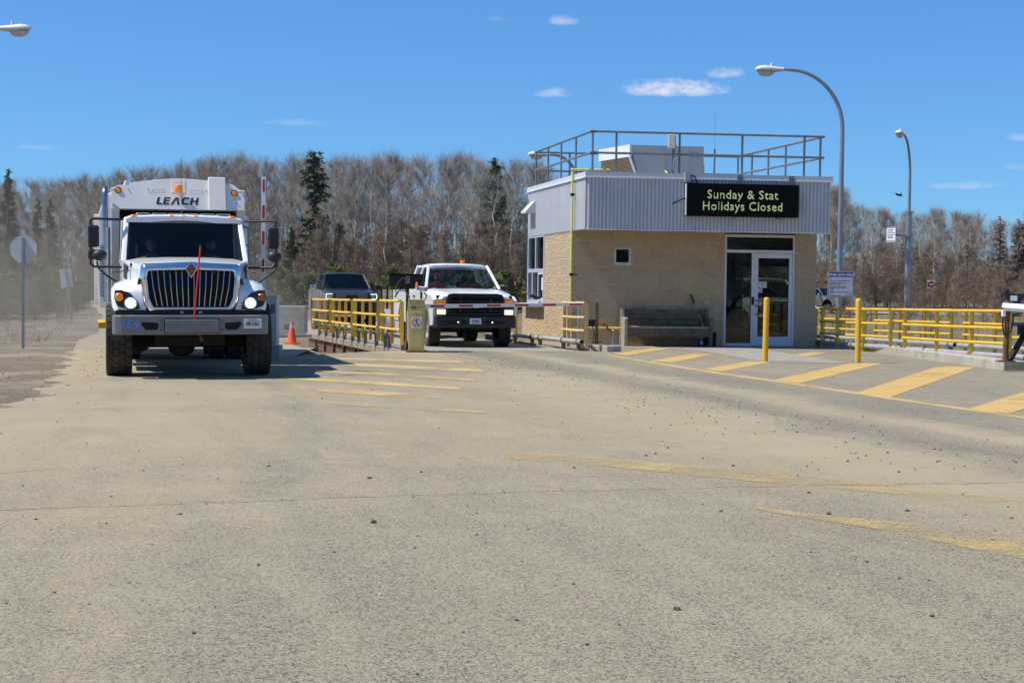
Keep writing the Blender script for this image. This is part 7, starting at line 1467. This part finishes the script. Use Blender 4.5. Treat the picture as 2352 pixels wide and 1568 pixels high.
# dark conifers
for (uu, v, y, kd, h_, lb) in ((17, 388, 132, 'spruce', .8, 'tallest dark spruce at the far left, above the stop sign'), (86, 455, 128, 'spruce', .7, 'slender dark spruce right of the stop sign, left one of two'), (114, 457, 127, 'spruce', .8, 'slender dark spruce right of the stop sign, right one of two'), (-25, 430, 130, 'spruce', .9, 'dark spruce cut by the left edge'),
                               (719, 348, 121, 'topspruce', 1.0, 'big ragged dark spruce with a dense top, above the dark pickup'), (1133, 364, 126, 'spruce', 1.15, 'dark spruce just left of the building'), (1150, 430, 128, 'spruce', 1.0, 'shorter dark spruce behind bare trees beside the building'), (668, 520, 120, 'spruce', 1.1, 'low dark spruce right of the raised barrier arm')):
    x = (uu - 1176) / 3400 * y; h = CAM_H + (vh(uu) - v) / 3400 * y - tz(x, y); plant(kd, r_.randrange(2), x, y, h, r_.random() * 6.28, lb, 'dark spruces in the wood', name='spruce_tree', wide=h_)
for (uu, v, lb) in ((2292, 499, 'sparse dark larch at the right edge, nearer the lamp pole'), (2350, 488, 'dark sparse larch cut by the right edge'), (2335, 505, 'dark thin larch between two others at the right edge')):
    y = 168; x = (uu - 1176) / 3400 * y; h = CAM_H + (vh(uu) - v) / 3400 * y + .4; tm, _, _ = PROTO['spruce'][0]
    if 'sp' not in PROTO: mbx, Nx = spruce(350, 12.0, 2.6, 1500, .6); proto('sparse', 0, (mbx, Nx), m_bark2, mat('larch_dark', (.045, .038, .030), .9)); PROTO['sp'] = 1; HS['sparse'] = 12.0
    plant('sparse', 0, x, y, h, r_.random() * 6, lb, 'dark larches at the right edge', name='larch_tree')
# young green pines in front of the wood
spots = [(r_.uniform(-140, 215), 'left') for _ in range(26)] + [(r_.uniform(600, 1250), 'mid') for _ in range(46)] + [(r_.uniform(-140, 178), 'near') for _ in range(16)]
for uu, zn in spots:
    y = (r_.uniform(84, 108) if zn == 'left' else r_.uniform(64, 80) if zn == 'near' else r_.uniform(98, 116)); x = (uu - 1176) / 3400 * y
    if zn == 'left' and x > -27.5 + (100 - y) * .2 and uu > 185: continue
    if zn == 'near' and uu > 150 - (80 - y) * 2: continue
    v = r_.uniform(570, 640) if zn == 'near' or zn == 'left' and uu < 130 else r_.uniform(612, 655); h = CAM_H + (vh(uu) - v) / 3400 * y + .45
    plant('pine', r_.randrange(3), x, y, h, r_.random() * 6.28, 'young green pine in the thicket ' + ('behind the stop sign' if zn != 'mid' else 'behind the two pickups'), 'young pines ' + ('behind the stop sign' if zn != 'mid' else 'behind the pickups'), name='young_pine', wide=1.15)
# bare saplings and tall weeds in the rough ground
def blades(n, areas, hmin, hmax, wd, seed, spread=.45):
    g = np.random.default_rng(seed); out_ = []
    for (x0, x1, y0, y1, f) in areas:
        k = int(n * f); cx, cy = g.uniform(x0, x1, k // 7 + 1), g.uniform(y0, y1, k // 7 + 1); i = g.integers(0, len(cx), k); x, y = cx[i] + g.normal(size=k) * .14, cy[i] + g.normal(size=k) * .14
        ok = np.array([not inroad(a, b) for a, b in zip(x, y)]); x, y = x[ok], y[ok]; k = len(x)
        z = np.array([tz(a, b) for a, b in zip(x, y)]); base = np.stack([x, y, z - .02], 1); d = np.stack([g.normal(size=k) * spread, g.normal(size=k) * spread, np.ones(k)], 1); out_.append(twigs(g, base, d, g.uniform(hmin, hmax, k), np.full(k, wd), -.1))
    return np.concatenate(out_)
def inroad(x, y):
    if y < 28: return x > -8.2 - .0 * y and x < 60 and not (x > 13.6)
    xl = interp([(28, -9.6), (36.5, -10.7), (50, -14), (76, -21), (116, -33), (134, -38.5), (160, -46)], y); xr = interp([(28, -3.5), (36.5, -4.2), (47, -4.5), (55, -2.5), (72, -4), (76, -14), (116, -27), (134, -34.5), (160, -42)], y)
    if xl - .3 < x < xr + .3: return True
    if y < 62 and -10 < x + (y - 31) * .27 < 4.5: return True
    t = (y - 27.3) * .1646; return 9.0 - 8 < x + t < 13.2 and y < 56 or (117.0 < y < 132.5 and x > -12)
NG = NP(); NG.tris(blades(30000, ((-24, -11.0, 20, 60, .16), (-45, -13, 55, 128, .25), (5, 34, 38, 60, .22), (4, 52, 60, 118, .30), (12.5, 30, 28, 45, .12), (-10, 14, 70, 118, .12)), .08, .30, .008, 3)); NG.tris(blades(3500, ((5, 34, 40, 60, .3), (4, 52, 60, 118, .5), (-45, -14, 60, 120, .2)), .5, 1.3, .010, 4, .25))
o = bpy.data.objects.new('dry_grass', NG.mesh('dry_grass', m_straw)); C.objects.link(o); tag(o, kind='stuff')
for i in range(26):
    y = r_.uniform(55, 112); uu = r_.uniform(1890, 2400); x = (uu - 1176) / 3400 * y
    if inroad(x, y): continue
    plant('alder' if i % 2 else 'larch', i, x, y, r_.uniform(1.2, 2.6), r_.random() * 6, 'leafless sapling in the rough grass beyond the right railing', 'saplings beyond the right railing', cat='sapling', name='sapling')
# ------------------------------------------------------------------ people
m_skin = mat('skin_tone', (.42, .24, .17), .55, var=.1); m_hair = mat('dark_hair', (.02, .015, .012), .7)
m_org = mat('orange_hi_vis', (.70, .14, .03), .7); m_lime = mat('lime_hi_vis', (.45, .62, .04), .7); m_tee = mat('grey_white_shirt', (.42, .42, .42), .8); m_navyc = mat('navy_sleeve', (.015, .025, .055), .85, var=.2)
m_eye = mat('eye_dark', (.02, .015, .012), .3)
def skinmesh(pts, edges, radii, sub_=2):
    me = bpy.data.meshes.new('armature'); me.from_pydata([tuple(p) for p in pts], edges, []); o = bpy.data.objects.new('armature', me); C.objects.link(o)
    o.modifiers.new('skin', 'SKIN'); sd = o.modifiers.new('subdivision', 'SUBSURF'); sd.levels = sub_; sd.render_levels = sub_
    for i, r_ in enumerate(radii): v = me.skin_vertices[0].data[i]; v.radius = (r_, r_) if isinstance(r_, (int, float)) else r_; v.use_root = (i == 0)
    dg = bpy.context.evaluated_depsgraph_get(); m2 = bpy.data.meshes.new_from_object(o.evaluated_get(dg)); vs = [v.co.copy() for v in m2.vertices]; fs_ = [tuple(p.vertices) for p in m2.polygons]
    bpy.data.objects.remove(o); bpy.data.meshes.remove(me); bpy.data.meshes.remove(m2); return vs, fs_
def head(mb, c, turn): # continuous head with brow, nose, chin; faces -y before turning
    n, k = 20, 16; q = Matrix.Rotation(turn, 3, 'Z'); vs = []
    for i in range(k + 1):
        p = math.pi * i / k; z = math.cos(p)
        for j in range(n):
            t = 2 * math.pi * j / n; x, y = math.sin(p) * math.sin(t) * .076, -math.sin(p) * math.cos(t) * .098
            f_ = max(0, math.cos(t)); s_ = abs(math.sin(t))
            if z < -.2: x *= 1 + .32 * (z + .2); y *= 1 + .12 * (z + .2)
            y -= .030 * math.exp(-((z + .12) / .16) ** 2) * max(0, 1 - (s_ / .28) ** 2) * (math.cos(t) > 0)          # nose
            y += .010 * math.exp(-((z - .08) / .09) ** 2) * math.exp(-((s_ - .38) / .16) ** 2) * (math.cos(t) > 0)     # eye sockets
            y -= .008 * math.exp(-((z + .55) / .14) ** 2) * max(0, 1 - (s_ / .5) ** 2) * (math.cos(t) > 0)             # lips and chin
            vs.append(q @ Vector((x, y, z * .118)) + c)
    mb.add(vs, [(i * n + j, (i + 1) * n + j, (i + 1) * n + (j + 1) % n, i * n + (j + 1) % n) for i in range(k) for j in range(n)], True)
    for s in (-1, 1): mb.ball(q @ Vector((s * .079, .008, -.005)) + c, (.012, .022, .032), 8, 6)
def person(label, M4, shirt, vest=None, hair=True, cap=None, sleeve=.1, turn=0.0, armL=None, armR=None, group=None, scale=1.0):
    # seated or standing upper body: pelvis at the local origin, facing -y
    o = thing('person', label, 'person', M4.translation, 0, group); o.rotation_euler = M4.to_euler()
    sh = .40; aL = armL or [(-.19, -.01, sh), (-.23, -.10, .17), (-.16, -.34, .16), (-.12, -.42, .18)]; aR = armR or [(.19, -.01, sh), (.23, -.10, .17), (.16, -.34, .16), (.12, -.42, .18)]
    pts = [(0, 0, 0), (0, -.005, .14), (0, .0, .30), (0, .005, .43), (0, -.015, .53)] + aL + aR + [(-.10, -.12, -.03), (-.12, -.46, -.02), (.10, -.12, -.03), (.12, -.46, -.02)]
    ed_ = [(0, 1), (1, 2), (2, 3), (3, 4), (3, 5), (5, 6), (6, 7), (7, 8), (3, 9), (9, 10), (10, 11), (11, 12), (0, 13), (13, 14), (0, 15), (15, 16)]
    rad = [(.15, .11), (.145, .105), (.155, .11), (.11, .085), .052, .058, .046, .034, .026, .058, .046, .034, .026, .08, .06, .08, .06]
    v, f = skinmesh(pts, ed_, rad); mb = MB(); mb.add(v, f, True); hc = Vector((0, -.03, .655)); head(mb, hc, turn)
    for arm_, s in ((aL, -1), (aR, 1)): hand(mb, Vector(arm_[-2]), Vector(arm_[-1]), s)
    body = mb.build('body', m_skin, o, clean=False, sharp=180)
    if sleeve < .5: pass
    rad2 = [(.16, .12), (.158, .118), (.168, .125), (.125, .10), .066, .070, .058, .045, .045, .070, .058, .045, .045, .09, .068, .09, .068]
    p2 = pts[:4] + [(0, -.002, .475)] + aL[:3] + [tuple(Vector(aL[2]).lerp(Vector(aL[3]), sleeve))] + aR[:3] + [tuple(Vector(aR[2]).lerp(Vector(aR[3]), sleeve))] + pts[13:]
    v, f = skinmesh(p2, ed_, rad2); mb = MB(); mb.add(v, f, True); sh_ = mb.build('shirt', shirt, o, clean=False, sharp=180)
    if vest:
        mb = MB()
        for s in (-1, 1): mb.loft([[(s * x, y, z) for x in (.07, .15)] for y, z in ((-.165, .06), (-.168, .2), (-.165, .33), (-.12, .44), (.02, .475), (.13, .42))], caps=False, closed=False)
        mb.build('vest', vest, sh_)
    q = Matrix.Rotation(turn, 3, 'Z'); mb = MB(); vs = []
    for i in range(9):
        p = math.pi * .60 * i / 8
        for j in range(16):
            t = 2 * math.pi * j / 16; fr = math.cos(t) > .35; pp = min(p, math.pi * .30) if fr else p
            vs.append(q @ Vector((math.sin(pp) * math.sin(t) * .083, -math.sin(pp) * math.cos(t) * .105 + .004, math.cos(pp) * .127)) + hc)
    mb.add(vs, [(i * 16 + j, (i + 1) * 16 + j, (i + 1) * 16 + (j + 1) % 16, i * 16 + (j + 1) % 16) for i in range(8) for j in range(16)], True)
    if cap:
        mb.prism([(-.07, -.08), (.07, -.08), (.06, -.17), (0, -.185), (-.06, -.17)], lambda a, b, t: q @ Vector((a, b, .052 + t)) + hc, 0, .008)
    mb.build('cap' if cap else 'hair', cap or m_hair, o, clean=False)
    mb = MB()
    for s in (-1, 1): mb.ball(q @ Vector((s * .032, -.083, .010)) + hc, (.012, .008, .008), 8, 5)
    mb.build('eyes', m_eye, body); mb = MB(); mb.ball(q @ Vector((0, -.093, -.062)) + hc, (.024, .008, .006), 8, 5); mb.build('mouth', mat('lip_tone', (.30, .12, .10), .5), body)
    return o
def hand(mb, wrist0, wrist, side, curl=.55, up=None, size=1.0):
    # palm plus four bent fingers and a side thumb, growing out of the wrist along the forearm
    d = (wrist - wrist0).normalized(); u_ = Vector(up) if up else Vector((0, 0, 1)); s_ = d.cross(u_).normalized(); n_ = s_.cross(d).normalized(); k = size
    pc = wrist + d * .045 * k
    rings = [[wrist + d * a * k + (s_ * math.cos(t) * w + n_ * math.sin(t) * h) * k for t in [2 * math.pi * j / 10 for j in range(10)]] for a, w, h in ((-.02, .026, .022), (.02, .036, .018), (.06, .043, .015), (.088, .041, .012))]
    mb.loft(rings)
    for i, (off, ln) in enumerate(((-.031, .062), (-.010, .072), (.011, .068), (.031, .052))):
        p0 = wrist + (d * .082 + s_ * off) * k; a1, a2 = curl * .8, curl * 1.9; d1 = d * math.cos(a1) - n_ * math.sin(a1); d2 = d * math.cos(a2) - n_ * math.sin(a2); p1 = p0 + d1 * ln * .48 * k; p2 = p1 + d2 * ln * .52 * k
        mb.tube([p0 - d * .012 * k, p0, p1, p2], [.0085 * k, .009 * k, .0083 * k, .0062 * k], 7)
    t0 = wrist + (d * .025 - s_ * .034 * side * -1 * -1) * k; t1 = t0 + (d * .03 - s_ * side * .026 - n_ * .008) * k; t2 = t1 + (d * .03 - s_ * side * .004 - n_ * .012) * k
    mb.tube([t0, t1, t2], [.012 * k, .0105 * k, .008 * k], 7)
def inveh(root, x, y, z): bpy.context.view_layer.update(); return root.matrix_world @ Matrix.Translation((x, y, z))
person('passenger in the garbage truck with lime hi-vis vest, behind the left half of the windscreen', inveh(gt, -.48, 2.95, 1.33), m_tee, m_lime, cap=m_vblk, turn=.3)
person('garbage truck driver in dark clothes and cap at the steering wheel', inveh(gt, .46, 2.95, 1.33), mat('dark_shirt', (.05, .05, .055), .9), None, cap=m_vblk, armR=[(.19, -.01, .40), (.30, -.16, .24), (.16, -.42, .38), (.12, -.50, .42)], turn=-.15)
person('white pickup passenger in orange hi-vis with short dark hair', inveh(wp_, -.42, 2.72, 1.02), m_org, None, turn=.25)
person('white pickup driver in orange hi-vis leaning one arm out of the side window', inveh(wp_, .40, 2.72, 1.02), m_org, None, cap=mat('dark_cap', (.03, .03, .035), .8), armR=[(.19, -.01, .40), (.38, -.10, .32), (.62, -.22, .36), (.70, -.28, .40)], turn=-.3)
# attendant behind the service window, forearm resting on the sill and pointing out
qa = P0 + wl * 3.35; Ma = Matrix.Translation(qa + Vector((.50, -.10, .80))) @ Matrix.Rotation(-math.pi / 2 + .1, 4, 'Z')
person('attendant in a navy sweater inside the building, one arm reaching out of the service window', Ma, m_navyc, None, sleeve=.75, armL=[(-.19, -.01, .40), (-.20, -.26, .36), (-.06, -.58, .30), (-.04, -.82, .42)], turn=0)
# ------------------------------------------------------------------ road dust hanging behind the garbage truck
def dust(c, r_, dens):
    mb = MB(); mb.ball((0, 0, 0), r_, 32, 16); M = bpy.data.materials.new('road_dust'); M.use_nodes = True; t = M.node_tree; t.nodes.clear(); o = t.nodes.new('ShaderNodeOutputMaterial'); v = t.nodes.new('ShaderNodeVolumePrincipled')
    v.inputs['Color'].default_value = (.80, .70, .56, 1); v.inputs['Density'].default_value = dens; v.inputs['Anisotropy'].default_value = .2; t.links.new(v.outputs[0], o.inputs['Volume'])
    ob = mb.build('dust_cloud', M, clean=True); ob.location = c; tag(ob, kind='stuff')
dust((-17, 46, -.5), (12, 17, 5.2), .0085)
dust((-10.5, 38, -.3), (5.5, 9, 3.0), .016)
